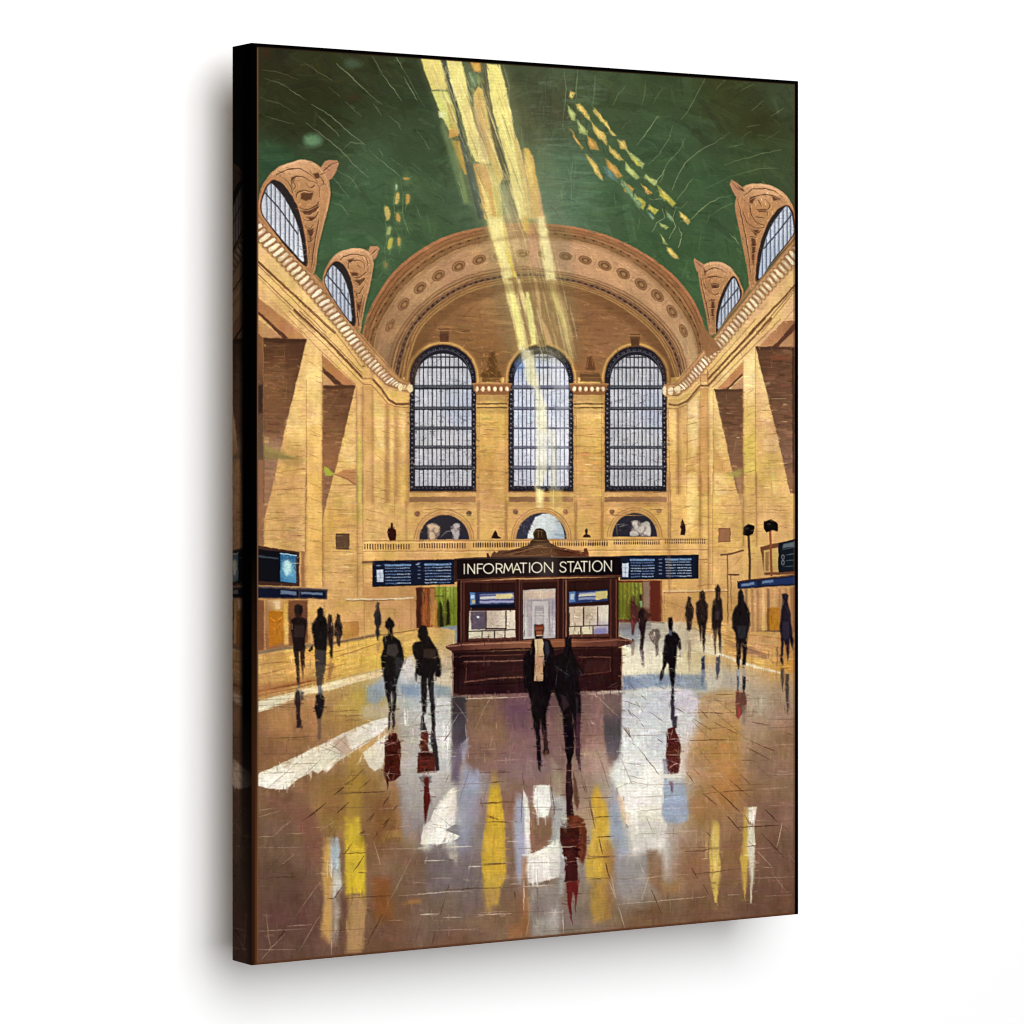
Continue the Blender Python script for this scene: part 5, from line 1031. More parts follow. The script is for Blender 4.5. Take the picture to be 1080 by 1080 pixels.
# ---------------------------------------------------------------- floor of the hall
P_FLOOR = part('painted_floor', None, 'glossy tan hall floor with coloured reflections and loose tile lines')
FL = B8(110, 205, 130, 240, 290, 195, 480, 175, 620, 150, 720, 128, 900, 105, 980, 95, 1080, 110) + P_(480, 690, 655, 690) + B7(140, 715, 260, 700, 480, 700, 640, 730, 700, 748, 960, 750, 1060, 760) + P_(856, 1030, 250, 1030)
poly(FL, [(290, 700, (206, 160, 84)), (350, 690, (212, 168, 78)), (400, 680, (208, 166, 72)), (440, 668, (204, 162, 84)), (300, 770, (158, 112, 66)), (360, 760, (164, 122, 66)), (390, 745, (168, 140, 62)),
          (280, 790, (132, 92, 60)), (330, 800, (140, 98, 64)), (300, 850, (122, 86, 62)), (290, 880, (112, 86, 66)), (290, 930, (98, 72, 56)), (310, 960, (100, 68, 58)), (290, 1000, (96, 68, 56)),
          (360, 850, (158, 120, 58)), (390, 830, (146, 110, 56)), (400, 780, (190, 150, 96)), (420, 780, (160, 130, 96)), (400, 880, (126, 88, 54)), (420, 860, (140, 100, 64)), (430, 900, (120, 90, 66)), (410, 960, (112, 80, 56)),
          (440, 800, (176, 168, 156)), (460, 760, (196, 196, 190)), (440, 740, (176, 180, 180)), (420, 720, (170, 176, 178)), (470, 800, (190, 188, 180)), (430, 850, (150, 140, 132)), (500, 820, (150, 140, 138)), (480, 880, (140, 136, 140)),
          (480, 920, (120, 104, 100)), (500, 940, (116, 100, 94)), (460, 960, (114, 92, 74)), (520, 760, (124, 92, 76)), (560, 750, (124, 86, 84)), (600, 760, (128, 96, 82)), (530, 800, (128, 96, 80)), (560, 810, (132, 100, 92)), (600, 820, (146, 118, 100)),
          (540, 850, (140, 100, 78)), (550, 900, (130, 100, 80)), (520, 960, (126, 96, 68)), (560, 960, (126, 90, 60)), (600, 970, (128, 112, 100)), (590, 900, (150, 140, 128)), (620, 860, (156, 130, 96)), (650, 880, (170, 170, 170)), (640, 950, (128, 106, 80)),
          (680, 740, (206, 202, 184)), (690, 720, (226, 218, 190)), (680, 800, (206, 206, 194)), (700, 770, (196, 200, 200)), (680, 860, (216, 212, 190)), (690, 900, (190, 186, 176)), (710, 840, (176, 174, 168)), (660, 930, (150, 142, 136)),
          (740, 770, (176, 134, 92)), (760, 780, (176, 124, 66)), (765, 830, (172, 118, 60)), (740, 850, (160, 116, 68)), (790, 760, (164, 134, 106)), (810, 800, (138, 106, 82)), (820, 740, (160, 130, 102)), (830, 780, (140, 104, 74)),
          (770, 720, (176, 164, 144)), (750, 720, (200, 192, 168)), (800, 740, (176, 160, 136)), (740, 740, (160, 160, 152)), (810, 850, (128, 94, 74)), (820, 900, (112, 80, 62)), (770, 900, (134, 96, 62)), (730, 910, (138, 98, 66)), (800, 950, (108, 76, 58)),
          (740, 960, (118, 84, 58)), (690, 970, (112, 80, 54)), (830, 950, (104, 72, 52)), (670, 985, (116, 82, 56)), (600, 1000, (120, 92, 70)), (480, 1000, (112, 80, 58)), (400, 1000, (110, 78, 56)), (740, 690, (212, 176, 110)), (780, 690, (210, 162, 86)), (820, 700, (200, 150, 76)), (700, 690, (196, 184, 156))],
     1, soft=.6, pid=P_FLOOR)
brush(FL, 2600, 17, 3.4, lambda x, y: 1.57 if rng.rand() < .55 else 0.0, jit=.06, alpha=.5, spread=.08, hue=.01)
# raised platforms left/right
PLt = B8(118, 215, 290, 190, 480, 172, 620, 150, 720, 128, 880, 108, 900, 200, 840, 250, 740, 290, 500, 345, 330, 390, 118, 445)
poly(PLt, [(275, 700, (196, 148, 84)), (310, 695, (208, 158, 78)), (350, 685, (214, 168, 66)), (400, 690, (214, 172, 72)), (420, 670, (206, 164, 84)), (280, 725, (190, 140, 78)), (330, 715, (204, 154, 76)), (380, 705, (212, 168, 74))], .9, soft=1.2)
brush(PLt, 420, 14, 1.8, -.2, jit=.10, alpha=.6, spread=.1, hue=.015, light=(232, 190, 96))
lines(B8, [(125, 325, 200, 312, 320, 285), (130, 278, 240, 262, 320, 262), (130, 425, 330, 385, 480, 345, 620, 300), (480, 250, 740, 165), (400, 232, 560, 205), (350, 330, 560, 270)], 1.1, (132, 84, 44), .75)
lines(B8, [(125, 405, 300, 372, 460, 340)], 2.6, (128, 70, 38), .8); line(B8(118, 222, 290, 195, 480, 175, 620, 152, 720, 130), 3.2, (112, 92, 76), .75, soft=1); line(B8(480, 175, 620, 150, 900, 108), 1.2, (112, 76, 50), .7)
PRt = B7(480, 705, 660, 700, 700, 748, 985, 750, 985, 940, 910, 935, 800, 905, 640, 850, 520, 790)
poly(PRt, [(740, 665, (204, 164, 98)), (770, 680, (206, 158, 84)), (800, 680, (200, 150, 90)), (830, 690, (190, 136, 78)), (800, 700, (212, 168, 80)), (830, 705, (206, 150, 60))], .9, soft=1.2)
brush(PRt, 260, 12, 1.6, .12, jit=.10, alpha=.6, spread=.1, hue=.015)
lines(B7, [(560, 730, 700, 760, 800, 765, 960, 785), (640, 780, 760, 830, 900, 870), (520, 740, 640, 760, 760, 800, 960, 830), (480, 720, 600, 780)], 1.2, (128, 84, 52), .7)
poly(B7(650, 800, 760, 820, 860, 860, 850, 880, 740, 850), (130, 88, 74), .6, soft=2)
line(sm(B7(520, 835, 620, 855, 720, 890, 800, 915, 910, 942)), 3.4, (228, 218, 188), .9, soft=1, w1=1.8)
poly(B7(520, 780, 610, 835, 620, 865, 520, 850), (226, 216, 186), .7, soft=2)
# white streak left
poly(B8(118, 452, 330, 400, 520, 348, 740, 298, 840, 270, 850, 290, 740, 325, 560, 372, 330, 432, 118, 512), [(280, 745, (226, 216, 182)), (330, 735, (224, 206, 160)), (400, 715, (222, 198, 146)), (430, 705, (216, 206, 184))], .95, soft=.8, h=.6)
brush(B8(118, 452, 740, 298, 740, 325, 118, 512), 100, 14, 1.4, -.23, jit=.06, alpha=.6, spread=.06, light=(240, 232, 204))
poly(B8(600, 400, 665, 390, 660, 500, 540, 520, 500, 470), (186, 160, 62), .55, soft=3); poly(B8(380, 430, 430, 420, 440, 560, 400, 640, 380, 560), (190, 128, 80), .5, soft=2.5); poly(B8(190, 500, 290, 480, 300, 580, 200, 600), (176, 128, 74), .5, soft=3)
poly(B8(120, 380, 420, 330, 420, 350, 120, 430), (140, 72, 38), .4, soft=2)
poly(B8(660, 380, 740, 350, 750, 420, 700, 470, 660, 450), (138, 156, 172), .8, soft=3); poly(B8(820, 375, 920, 370, 910, 430, 840, 425), (110, 138, 162), .7, soft=3); poly(B8(980, 370, 1060, 370, 1060, 430, 980, 420), (124, 150, 168), .55, soft=3)
poly(B8(820, 260, 880, 230, 890, 330, 830, 360), (214, 206, 198), .8, soft=2.5); poly(B8(990, 330, 1065, 300, 1065, 380, 990, 370), (214, 198, 160), .8, soft=2)
poly(B8(640, 470, 760, 460, 780, 540, 640, 530), (188, 178, 158), .6, soft=3)
# bright spill left
SP1 = B8(132, 815, 150, 790, 240, 752, 340, 705, 440, 655, 530, 610, 640, 560, 700, 540, 760, 525, 775, 545, 740, 590, 690, 625, 640, 660, 590, 695, 520, 735, 470, 790, 455, 765, 430, 790, 400, 775, 400, 815, 385, 790, 330, 820, 275, 868, 190, 862, 132, 845)
poly(SP1, [(280, 820, (232, 226, 206)), (330, 800, (224, 214, 188)), (370, 780, (214, 204, 182)), (400, 765, (222, 216, 200)), (350, 790, (204, 190, 164))], 1, soft=.6, h=.9, wob=1.2)
brush(SP1, 220, 14, 3, -.5, jit=.06, alpha=.6, spread=.25, hue=.008, h=.5, light=(236, 230, 210))
poly(B8(500, 640, 560, 610, 590, 680, 545, 710), (188, 156, 130), .75, soft=1.4)
lines(B8, [(240, 745, 300, 720, 340, 700), (340, 690, 430, 650, 480, 640), (430, 660, 540, 700, 470, 790), (520, 620, 570, 660, 590, 690), (480, 650, 550, 690), (620, 560, 680, 590), (560, 700, 640, 650, 760, 590), (310, 810, 340, 815), (420, 690, 520, 660)], .7, (132, 104, 80), .7)
poly(B8(640, 690, 700, 650, 760, 600, 760, 690, 730, 760, 700, 780, 670, 760), [(390, 790, (220, 210, 180)), (402, 800, (214, 206, 186))], .95, soft=.8, h=.7); poly(B8(610, 750, 640, 700, 632, 735), (226, 216, 190), .9, soft=.5)
poly(B8(590, 695, 660, 650, 700, 640, 640, 690), (196, 156, 84), .7, soft=1)
# pale wet area left of the booth and under the two walkers
poly(B8(800, 500, 1065, 440, 1065, 760, 1000, 800, 990, 1080, 830, 1080, 800, 850, 830, 700), [(430, 780, (176, 170, 162)), (470, 770, (200, 200, 194)), (440, 840, (164, 156, 152)), (470, 830, (190, 186, 180)), (430, 870, (142, 130, 128))], .8, soft=4)
poly(B8(960, 440, 1065, 420, 1065, 640, 1000, 660), (206, 206, 200), .6, soft=3); brush(B8(800, 500, 1065, 440, 1065, 900, 830, 900), 160, 12, 2.2, 0.0, jit=.07, alpha=.5, spread=.2, light=(216, 214, 208))
poly(C1(-20, 560, 60, 640, 190, 640, 190, 800, 100, 980, -20, 980), [(445, 850, (160, 152, 144)), (470, 840, (190, 184, 176)), (450, 880, (128, 118, 118))], .6, soft=4)
SP2 = C1(20, 945, 30, 880, 60, 830, 100, 750, 140, 700, 185, 670, 190, 700, 190, 780, 180, 850, 130, 880, 200, 905, 190, 920, 120, 945, 60, 948)
poly(SP2, [(465, 850, (234, 228, 212)), (455, 880, (234, 231, 220)), (475, 840, (228, 218, 200))], 1, soft=.6, h=.9, wob=1.2)
brush(SP2, 70, 12, 3, -1.0, jit=.05, alpha=.6, spread=.3, h=.5); poly(C1(190, 690, 260, 740, 240, 800, 215, 860, 180, 850), (176, 176, 168), .75, soft=1.2); lines(C1, [(50, 860, 120, 870, 210, 905), (80, 800, 160, 860, 215, 858), (190, 660, 190, 760), (60, 850, 110, 860)], .7, (120, 104, 90), .7)
poly(C1(195, 690, 290, 560, 290, 800, 240, 960, 200, 980), (144, 146, 166), .6, soft=3); poly(C1(220, 560, 300, 520, 290, 700, 200, 720), (146, 152, 168), .75, soft=2); poly(C4(40, 380, 300, 380, 320, 580, 60, 620), (112, 100, 104), .55, soft=5)
poly(C4(170, 380, 222, 370, 215, 440, 175, 440), (196, 184, 160), .7, soft=1)
# carpet-dark floor in front of the booth
poly(C1(165, 250, 975, 230, 975, 480, 880, 480, 780, 500, 640, 600, 520, 640, 300, 600, 220, 540, 165, 650), [(500, 745, (128, 94, 68)), (520, 770, (134, 100, 74)), (545, 750, (108, 74, 84)), (560, 780, (128, 92, 92)), (600, 760, (132, 100, 86)), (620, 780, (140, 104, 92)),
      (560, 810, (132, 104, 102)), (490, 745, (110, 84, 70)), (590, 740, (100, 70, 70))], .95, soft=2)
brush(C1(230, 250, 900, 235, 900, 560, 260, 560), 420, 16, 4, lambda x, y: 1.57 if rng.rand() < .5 else 0., jit=.06, alpha=.45, spread=.08, hue=.012)
poly(C1(165, 240, 232, 250, 232, 400, 240, 470, 200, 560, 200, 640, 165, 640), [(480, 745, (58, 52, 56)), (480, 770, (72, 66, 74)), (483, 800, (110, 98, 112))], .95, soft=1.5)
poly(C1(880, 238, 972, 225, 975, 500, 940, 550, 905, 550, 890, 450), [(645, 740, (110, 88, 80)), (648, 770, (66, 62, 66)), (645, 790, (84, 80, 90)), (645, 800, (124, 96, 84))], .95, soft=1)
poly(C1(205, 470, 245, 440, 232, 520, 215, 560), (176, 170, 180), .7, soft=1); lines(C1, [(165, 260, 200, 300, 240, 360), (195, 330, 150, 400, 120, 450), (230, 380, 235, 460)], .8, (186, 178, 172), .7)
lines(C1, [(355, 240, 310, 320, 268, 420), (235, 255, 430, 252, 525, 246), (375, 370, 375, 400), (345, 490, 360, 430), (320, 500, 320, 560), (320, 498, 380, 494), (780, 235, 960, 230), (835, 225, 880, 270, 960, 345), (360, 550, 510, 545), (525, 540, 525, 590)], .75, (196, 168, 140), .75)
line(C1(230, 256, 430, 251), 1.3, (200, 176, 150), .8); line(C1(832, 225, 850, 245), 1.6, (190, 150, 140), .8)
lines(C1, [(380, 330, 470, 332), (280, 340, 370, 338), (650, 330, 680, 360), (300, 608, 470, 600), (300, 605, 540, 608), (650, 592, 780, 598), (780, 725, 930, 725), (810, 380, 840, 385), (380, 558, 500, 556)], .7, (92, 62, 52), .7)
poly(C1(820, 350, 850, 385, 830, 380), (204, 176, 160), .6, soft=.6); poly(C1(785, 480, 880, 450, 900, 520, 930, 560, 900, 600, 790, 600), (176, 138, 118), .6, soft=2); poly(C1(440, 280, 520, 270, 520, 400, 440, 400), (104, 70, 88), .4, soft=3)
# vertical colour reflections in the foreground
def refl(f, pts, c, a=.9, soft=1.2, br=0, light=None):
    poly(f(*pts), c, a, soft=soft, wob=1.2, h=.4)
    if br:
        brush(f(*pts), br, 11, 2.0, 1.57 if br % 2 else 0.0, jit=.07, alpha=.55, spread=.1, hue=.012, light=light)
refl(C1, (345, 655, 385, 650, 400, 720, 412, 830, 418, 960, 420, 1080, 310, 1080, 305, 980, 325, 850, 335, 720), (204, 164, 40), .95, 1, 121, (226, 190, 70))
refl(C1, (355, 590, 380, 590, 385, 655, 350, 655), (190, 148, 66), .6, 2)
refl(C4, (370, 260, 470, 240, 475, 420, 485, 470, 480, 540, 450, 600, 440, 690, 380, 690, 360, 600, 350, 420), (202, 162, 48), .85, 1.6, 91, (224, 188, 70)); refl(C4, (350, 600, 440, 600, 430, 700, 375, 700), (164, 128, 72), .6, 3)
refl(C1, (835, 660, 860, 655, 900, 760, 920, 860, 935, 1080, 850, 1080, 860, 940, 835, 800), (200, 158, 50), .9, 1.5, 81, (222, 184, 70))
refl(C4, (940, 100, 1010, 110, 1020, 220, 1000, 330, 1040, 400, 1040, 540, 1020, 560, 920, 540, 910, 430, 945, 330), (202, 160, 50), .9, 1.6, 91, (224, 186, 70)); refl(C4, (950, 560, 1030, 560, 1050, 760, 960, 790, 940, 700), (178, 136, 54), .85, 2.5, 31)
refl(C1, (470, 700, 530, 720, 520, 1080, 470, 1080, 455, 850), (162, 164, 176), .85, 2.5, 21); refl(C1, (500, 670, 530, 800, 540, 990, 560, 1000, 540, 1080, 500, 1080, 510, 860), (224, 218, 210), .9, 1)
refl(C1, (552, 665, 630, 665, 635, 760, 620, 810, 600, 820, 575, 818, 552, 760), (234, 233, 220), 1, .8, 31, (236, 234, 220))
refl(C1, (630, 690, 700, 720, 705, 960, 680, 1080, 640, 1080, 640, 800), (170, 172, 166), .85, 1.6, 31); refl(C1, (630, 520, 690, 600, 690, 720, 650, 720), (160, 140, 116), .8, 2)
refl(C1, (555, 825, 635, 820, 640, 900, 620, 940, 560, 960), (130, 94, 70), .9, 1); refl(C1, (530, 830, 550, 820, 556, 960, 640, 905, 600, 960, 545, 985), (150, 104, 76), .8, .8)
poly(C1(520, 1000, 560, 985, 620, 960, 660, 920, 675, 930, 680, 1085, 520, 1085), (234, 231, 216), 1, soft=.8, h=.8)
poly(C4(600, 420, 680, 390, 750, 340, 765, 380, 770, 540, 690, 560, 640, 590, 600, 560, 590, 480), [(565, 905, (236, 232, 216)), (585, 915, (214, 210, 196)), (575, 925, (204, 198, 184))], 1, soft=.8, h=.8)
brush(C4(600, 420, 750, 340, 770, 540, 600, 580), 70, 12, 2.2, 0, jit=.05, alpha=.6, light=(234, 230, 214)); poly(C4(630, 572, 715, 560, 715, 582, 640, 585), (108, 88, 76), .7, soft=1)
refl(C4, (610, 590, 780, 580, 785, 700, 770, 850, 620, 870, 600, 700), (150, 144, 136), .75, 3.5, 41); refl(C4, (630, 760, 760, 720, 760, 800, 640, 800), (176, 168, 158), .7, 3); refl(C4, (620, 640, 700, 640, 690, 760, 630, 760), (126, 112, 104), .5, 3)
refl(C4, (540, 90, 580, 80, 590, 400, 565, 580, 545, 560, 535, 300), (160, 162, 180), .7, 2); refl(C4, (570, 50, 600, 120, 605, 220, 600, 400, 590, 300, 580, 160), (226, 220, 206), .9, .8)
refl(C4, (570, 430, 595, 430, 590, 580, 605, 700, 600, 850, 490, 880, 500, 800, 570, 760), (156, 104, 62), .75, 2); lines(C4, [(575, 430, 570, 580, 600, 650, 608, 760, 590, 860)], .9, (206, 160, 116), .8)
refl(C4, (740, 130, 810, 120, 815, 400, 790, 640, 770, 640, 770, 380), (172, 170, 164), .8, 2)
refl(C4, (850, 100, 940, 110, 960, 230, 960, 270, 870, 270), (162, 134, 110), .7, 2)
refl(C4, (1050, 0, 1085, 0, 1085, 350, 1040, 330, 1050, 150), (160, 162, 170), .7, 3); refl(C1, (910, 720, 960, 760, 950, 980, 1000, 1080, 920, 1080, 930, 900), (152, 160, 172), .7, 3)
# right bright area
RB = C2(80, 250, 240, 230, 440, 230, 480, 300, 470, 500, 400, 600, 415, 680, 300, 680, 290, 880, 310, 900, 290, 1060, 220, 1060, 140, 1080, 110, 900, 40, 700, 10, 640, 60, 590, 78, 480)
poly(RB, [(665, 740, (198, 202, 200)), (690, 740, (186, 192, 196)), (670, 790, (216, 218, 212)), (700, 780, (200, 204, 206)), (720, 760, (200, 196, 196)), (690, 830, (232, 230, 216)), (670, 840, (234, 231, 218)), (680, 870, (224, 216, 190)), (730, 790, (190, 160, 138)), (720, 740, (196, 190, 196))], .95, soft=2)
brush(RB, 620, 13, 2.6, 0.05, jit=.06, alpha=.55, spread=.2, hue=.012, light=(230, 226, 210))
poly(C2(80, -10, 300, -10, 480, 20, 510, 40, 480, 160, 80, 165), [(665, 690, (224, 216, 186)), (700, 690, (228, 220, 192)), (720, 705, (216, 204, 160)), (735, 690, (206, 186, 140))], .9, soft=2)
poly(B7(148, 718, 260, 705, 480, 720, 640, 790, 640, 850, 500, 840, 240, 860, 160, 780), [(665, 668, (120, 132, 148)), (690, 670, (176, 168, 152)), (720, 672, (190, 176, 150)), (740, 680, (214, 198, 160)), (680, 690, (214, 204, 180))], .75, soft=2.5)
poly(B7(145, 700, 300, 705, 300, 735, 150, 740), (120, 112, 108), .8, soft=1.6); brush(B7(148, 718, 480, 720, 640, 850, 160, 860), 120, 9, 1.6, .05, jit=.1, alpha=.55, spread=.15)
poly(C2(80, 165, 240, 150, 480, 155, 520, 200, 520, 240, 300, 215, 80, 235), [(660, 718, (108, 126, 156)), (700, 715, (112, 128, 150)), (735, 718, (134, 144, 152)), (680, 725, (140, 156, 176))], .9, soft=2); brush(C2(80, 160, 500, 155, 500, 230, 80, 235), 110, 9, 1.5, .3, jit=.12, alpha=.6, spread=.5, light=(170, 184, 196))
poly(C2(480, 260, 600, 230, 690, 240, 690, 560, 690, 680, 480, 700, 420, 680, 440, 520, 470, 420), [(750, 750, (180, 144, 92)), (770, 770, (178, 132, 74)), (760, 800, (174, 122, 64)), (770, 830, (172, 120, 62)), (735, 810, (180, 138, 96))], .85, soft=4)
brush(C2(450, 260, 690, 240, 690, 690, 430, 690), 240, 12, 2.6, 0.0, jit=.06, alpha=.5, spread=.12)
poly(C2(300, 690, 400, 690, 425, 900, 400, 920, 300, 920, 285, 860), (150, 164, 184), .9, soft=1.8); brush(C2(300, 690, 415, 690, 420, 915, 290, 915), 70, 12, 2.4, 0, jit=.07, alpha=.5, spread=.1)
poly(C5(60, 500, 240, 480, 210, 600, 100, 660, 50, 650), (142, 136, 132), .75, soft=4); poly(C5(30, 230, 70, 240, 110, 480, 50, 500, 20, 400), (150, 158, 172), .8, soft=3); poly(C5(100, 330, 310, 330, 300, 470, 240, 480, 140, 500), (206, 200, 190), .8, soft=2.5)
poly(C5(55, 200, 80, 200, 110, 310, 80, 320), (222, 184, 136), .7, soft=2); poly(C5(210, 480, 290, 470, 290, 700, 210, 620), (128, 90, 60), .8, soft=3); poly(C5(280, 640, 380, 640, 370, 700, 300, 700), (160, 116, 62), .7, soft=4)
poly(C5(-10, 420, 50, 430, 30, 800, -10, 850), (150, 106, 60), .7, soft=4)
# candle-like reflections right
for f, q, c in ((C5, (545, 315, 570, 320, 585, 340, 580, 480, 590, 560, 570, 745, 560, 745, 535, 600, 530, 470), (204, 172, 78)), (C5, (515, 300, 525, 380, 520, 520, 510, 510, 512, 400), (186, 144, 84)),
                (C5, (712, 252, 728, 255, 735, 420, 730, 560, 715, 740, 700, 600, 690, 500, 705, 420), (196, 160, 62)), (C5, (722, 250, 778, 248, 772, 300, 755, 338, 738, 320, 728, 290), (216, 212, 188)),
                (C5, (730, 345, 765, 350, 768, 440, 765, 520, 755, 640, 748, 748, 742, 748, 745, 600, 725, 450), (214, 208, 180))):
    poly(f(*q), c, .95, soft=.8, wob=1.4, h=.5); brush(f(*q), 22, 9, 1.2, 1.57, jit=.08, alpha=.6, spread=.06)
poly(C5(540, 380, 560, 340, 575, 420, 570, 600, 555, 600), (216, 188, 110), .6, soft=1.4)
# streaks bottom left
for f, q, c, s in ((C3, (520, 330, 560, 320, 565, 560, 570, 870, 555, 880, 505, 820, 525, 640, 512, 500), (206, 160, 84), 1.2), (C3, (558, 325, 605, 325, 612, 400, 590, 470, 570, 500, 556, 440), (168, 184, 196), 1.2),
                   (C3, (570, 500, 622, 515, 620, 580, 575, 655, 565, 600), (204, 204, 192), 1), (C3, (572, 660, 600, 650, 625, 745, 600, 770, 610, 850, 570, 880), (172, 156, 138), 2.5), (C3, (635, 270, 700, 240, 740, 330, 750, 400, 748, 620, 640, 635), (212, 180, 40), 1.4),
                   (C3, (640, 215, 715, 215, 720, 330, 645, 330), (196, 158, 46), 1.6), (C3, (650, 0, 745, 0, 715, 215, 620, 215), (158, 122, 46), 3), (C3, (650, 640, 758, 640, 745, 800, 735, 930, 640, 950, 640, 800), (176, 136, 84), 2), (C3, (510, 0, 640, 0, 640, 200, 520, 220), (142, 102, 56), 5),
                   (C3, (790, 120, 930, 60, 930, 230, 900, 330, 790, 330), (130, 86, 46), 5), (C3, (620, 640, 650, 640, 640, 950, 600, 950), (104, 74, 56), 2), (C3, (340, 150, 440, 140, 520, 330, 500, 500, 430, 430), (128, 86, 66), 4), (C3, (780, 540, 880, 540, 900, 780, 800, 760), (132, 78, 40), 4)):
    poly(f(*q), c, .88, soft=s, wob=1.3, h=.3)
poly(C3(665, 260, 690, 260, 690, 330, 655, 330), (226, 200, 50), .9, soft=1.6); poly(C3(680, 530, 740, 525, 740, 610, 660, 625), (208, 176, 36), .7, soft=1.6); poly(C3(585, 440, 610, 440, 608, 500, 585, 500), (206, 226, 226), .8, soft=1.2)
brush(C3(500, 240, 760, 220, 760, 930, 500, 930), 220, 11, 1.8, 1.57, jit=.09, alpha=.5, spread=.07, hue=.012)
poly(B8(570, 690, 640, 690, 630, 1085, 560, 1085), (168, 130, 54), .55, soft=3); poly(B8(560, 1000, 630, 1000, 630, 1085, 570, 1085), (206, 176, 40), .7, soft=2.5)
poly(B8(640, 880, 760, 880, 820, 1085, 640, 1085), (126, 86, 52), .5, soft=4); poly(B8(765, 830, 800, 830, 820, 1000, 760, 900), (160, 116, 76), .7, soft=2)
poly(C3(1062, 260, 1085, 250, 1085, 370, 1045, 360), (224, 216, 196), .9, soft=.8)
poly(C3(840, 290, 950, 280, 955, 320, 840, 328), (160, 122, 62), .7, soft=1.2); poly(C3(950, 670, 1050, 655, 1050, 680, 950, 690), (168, 116, 56), .7, soft=1.5); poly(C3(960, 290, 1040, 280, 1030, 380, 960, 370), (148, 120, 96), .6, soft=2.5)

# drag the wet paint downwards so that the reflections melt into each other
jf = int((742 - Y0) * S)
fr_ = img[jf:].copy(); k_ = 19
cs = np.cumsum(np.pad(fr_, [(k_ + 1, 0), (0, 0), (0, 0)], mode='edge'), 0, dtype=np.float64); dr = ((cs[k_:] - cs[:-k_])[:fr_.shape[0]] / k_).astype(np.float32)
k2 = 7
cs = np.cumsum(np.pad(dr, [(0, 0), (k2 // 2 + 1, k2 // 2), (0, 0)], mode='edge'), 1, dtype=np.float64); dr = ((cs[:, k2:] - cs[:, :-k2]) / k2).astype(np.float32)
mk = np.clip(noise(fr_.shape[:2], 16, 34, 91) * 1.1 + .42, 0, .85)
gx_ = (X0 + np.arange(fr_.shape[1]) / S)[None, :]; gy_ = (742 + np.arange(fr_.shape[0]) / S)[:, None]
mk = mk * (1 - .92 * np.clip((412 - gx_) / 10, 0, 1) * np.clip((845 - gy_) / 10, 0, 1)) * (1 - .8 * np.clip(1.2 - np.hypot((gx_ - 463) / 26, (gy_ - 860) / 36), 0, 1)) * (1 - .7 * np.clip(1.3 - np.hypot((gx_ - 572) / 26, (gy_ - 880) / 62), 0, 1))
mk *= np.clip(np.arange(fr_.shape[0]) / (60. * S), 0, 1)[:, None]
img[jf:] = fr_ * (1 - mk[..., None]) + dr * mk[..., None]
for (x, y0, y1, w) in ((571, 835, 870, 1.6), (566, 905, 935, 2.4), (577, 898, 928, 2.0), (683, 800, 850, 2.6), (671, 830, 880, 2.2), (662, 790, 830, 1.6), (466, 846, 880, 1.8), (453, 880, 888, 2.0), (349, 905, 925, 1.0), (792, 853, 870, 1.4), (555, 845, 880, .9), (402, 770, 790, 1.6), (470, 760, 800, 1.4), (430, 745, 765, 1.4)):
    for _ in range(4):
        xx = x + rnd.uniform(-4, 4); a_ = y0 + rnd.uniform(0, 8)
        line([(xx, a_), (xx + rnd.uniform(-1, 1), (a_ + y1) / 2), (xx + rnd.uniform(-1, 1), y1)], w * rnd.uniform(.5, 1.1), (238, 235, 222), .75, taper=.8, h=.5, soft=.7)

# tile joints: dark and light dashes in perspective
DK, LT = (62, 36, 24), (196, 164, 134)
for k in range(-14, 15):                 # faint perspective joints, broken
    xb = 565 + k * 46 + rnd.uniform(-3, 3)
    t = .25
    while t < 1:
        t2 = t + rnd.uniform(.02, .09)
        if rnd.random() < .34:
            a = (565 + (xb - 565) * t * 1.0, 590 + 430 * t); b = (565 + (xb - 565) * t2, 590 + 430 * t2)
            if a[1] > 735:
                line([a, b], rnd.uniform(.4, .8), rnd.choice([(78, 52, 38), (90, 62, 46), (186, 160, 136)]), .5, taper=.7, wob=.6)
        t = t2 + rnd.uniform(.0, .04)
yy_ = 738.
while yy_ < 1010:
    x = 268.
    while x < 840:
        l = rnd.uniform(15, 60)
        if rnd.random() < .36:
            line([(x, yy_ + rnd.uniform(-1, 1)), (x + l, yy_ + rnd.uniform(-1.5, .5) - l * .03)], rnd.uniform(.4, .8), rnd.choice([(78, 52, 38), (96, 68, 50), (196, 170, 146)]), .5, taper=.7, wob=.6)
        x += l + rnd.uniform(0, 20)
    yy_ += 7 + (yy_ - 738) * .055
lines(B8, [(505, 890, 550, 858), (590, 828, 645, 770), (520, 980, 575, 925), (385, 1000, 470, 930), (735, 945, 765, 905), (785, 965, 805, 940), (660, 1020, 700, 975), (740, 1050, 770, 1000), (635, 1080, 650, 1060), (630, 860, 680, 820)], .85, DK, .9, wob=.9)
lines(B8, [(180, 627, 380, 618), (530, 880, 740, 880), (500, 870, 555, 855), (200, 470, 330, 480), (290, 630, 380, 632), (460, 500, 620, 490), (520, 520, 640, 515), (560, 540, 640, 535)], .7, (84, 56, 38), .75, wob=.9)
lines(B8, [(240, 1060, 298, 1018), (150, 968, 240, 950), (800, 1045, 870, 1038), (440, 1060, 520, 1010)], .7, LT, .7, wob=.9)
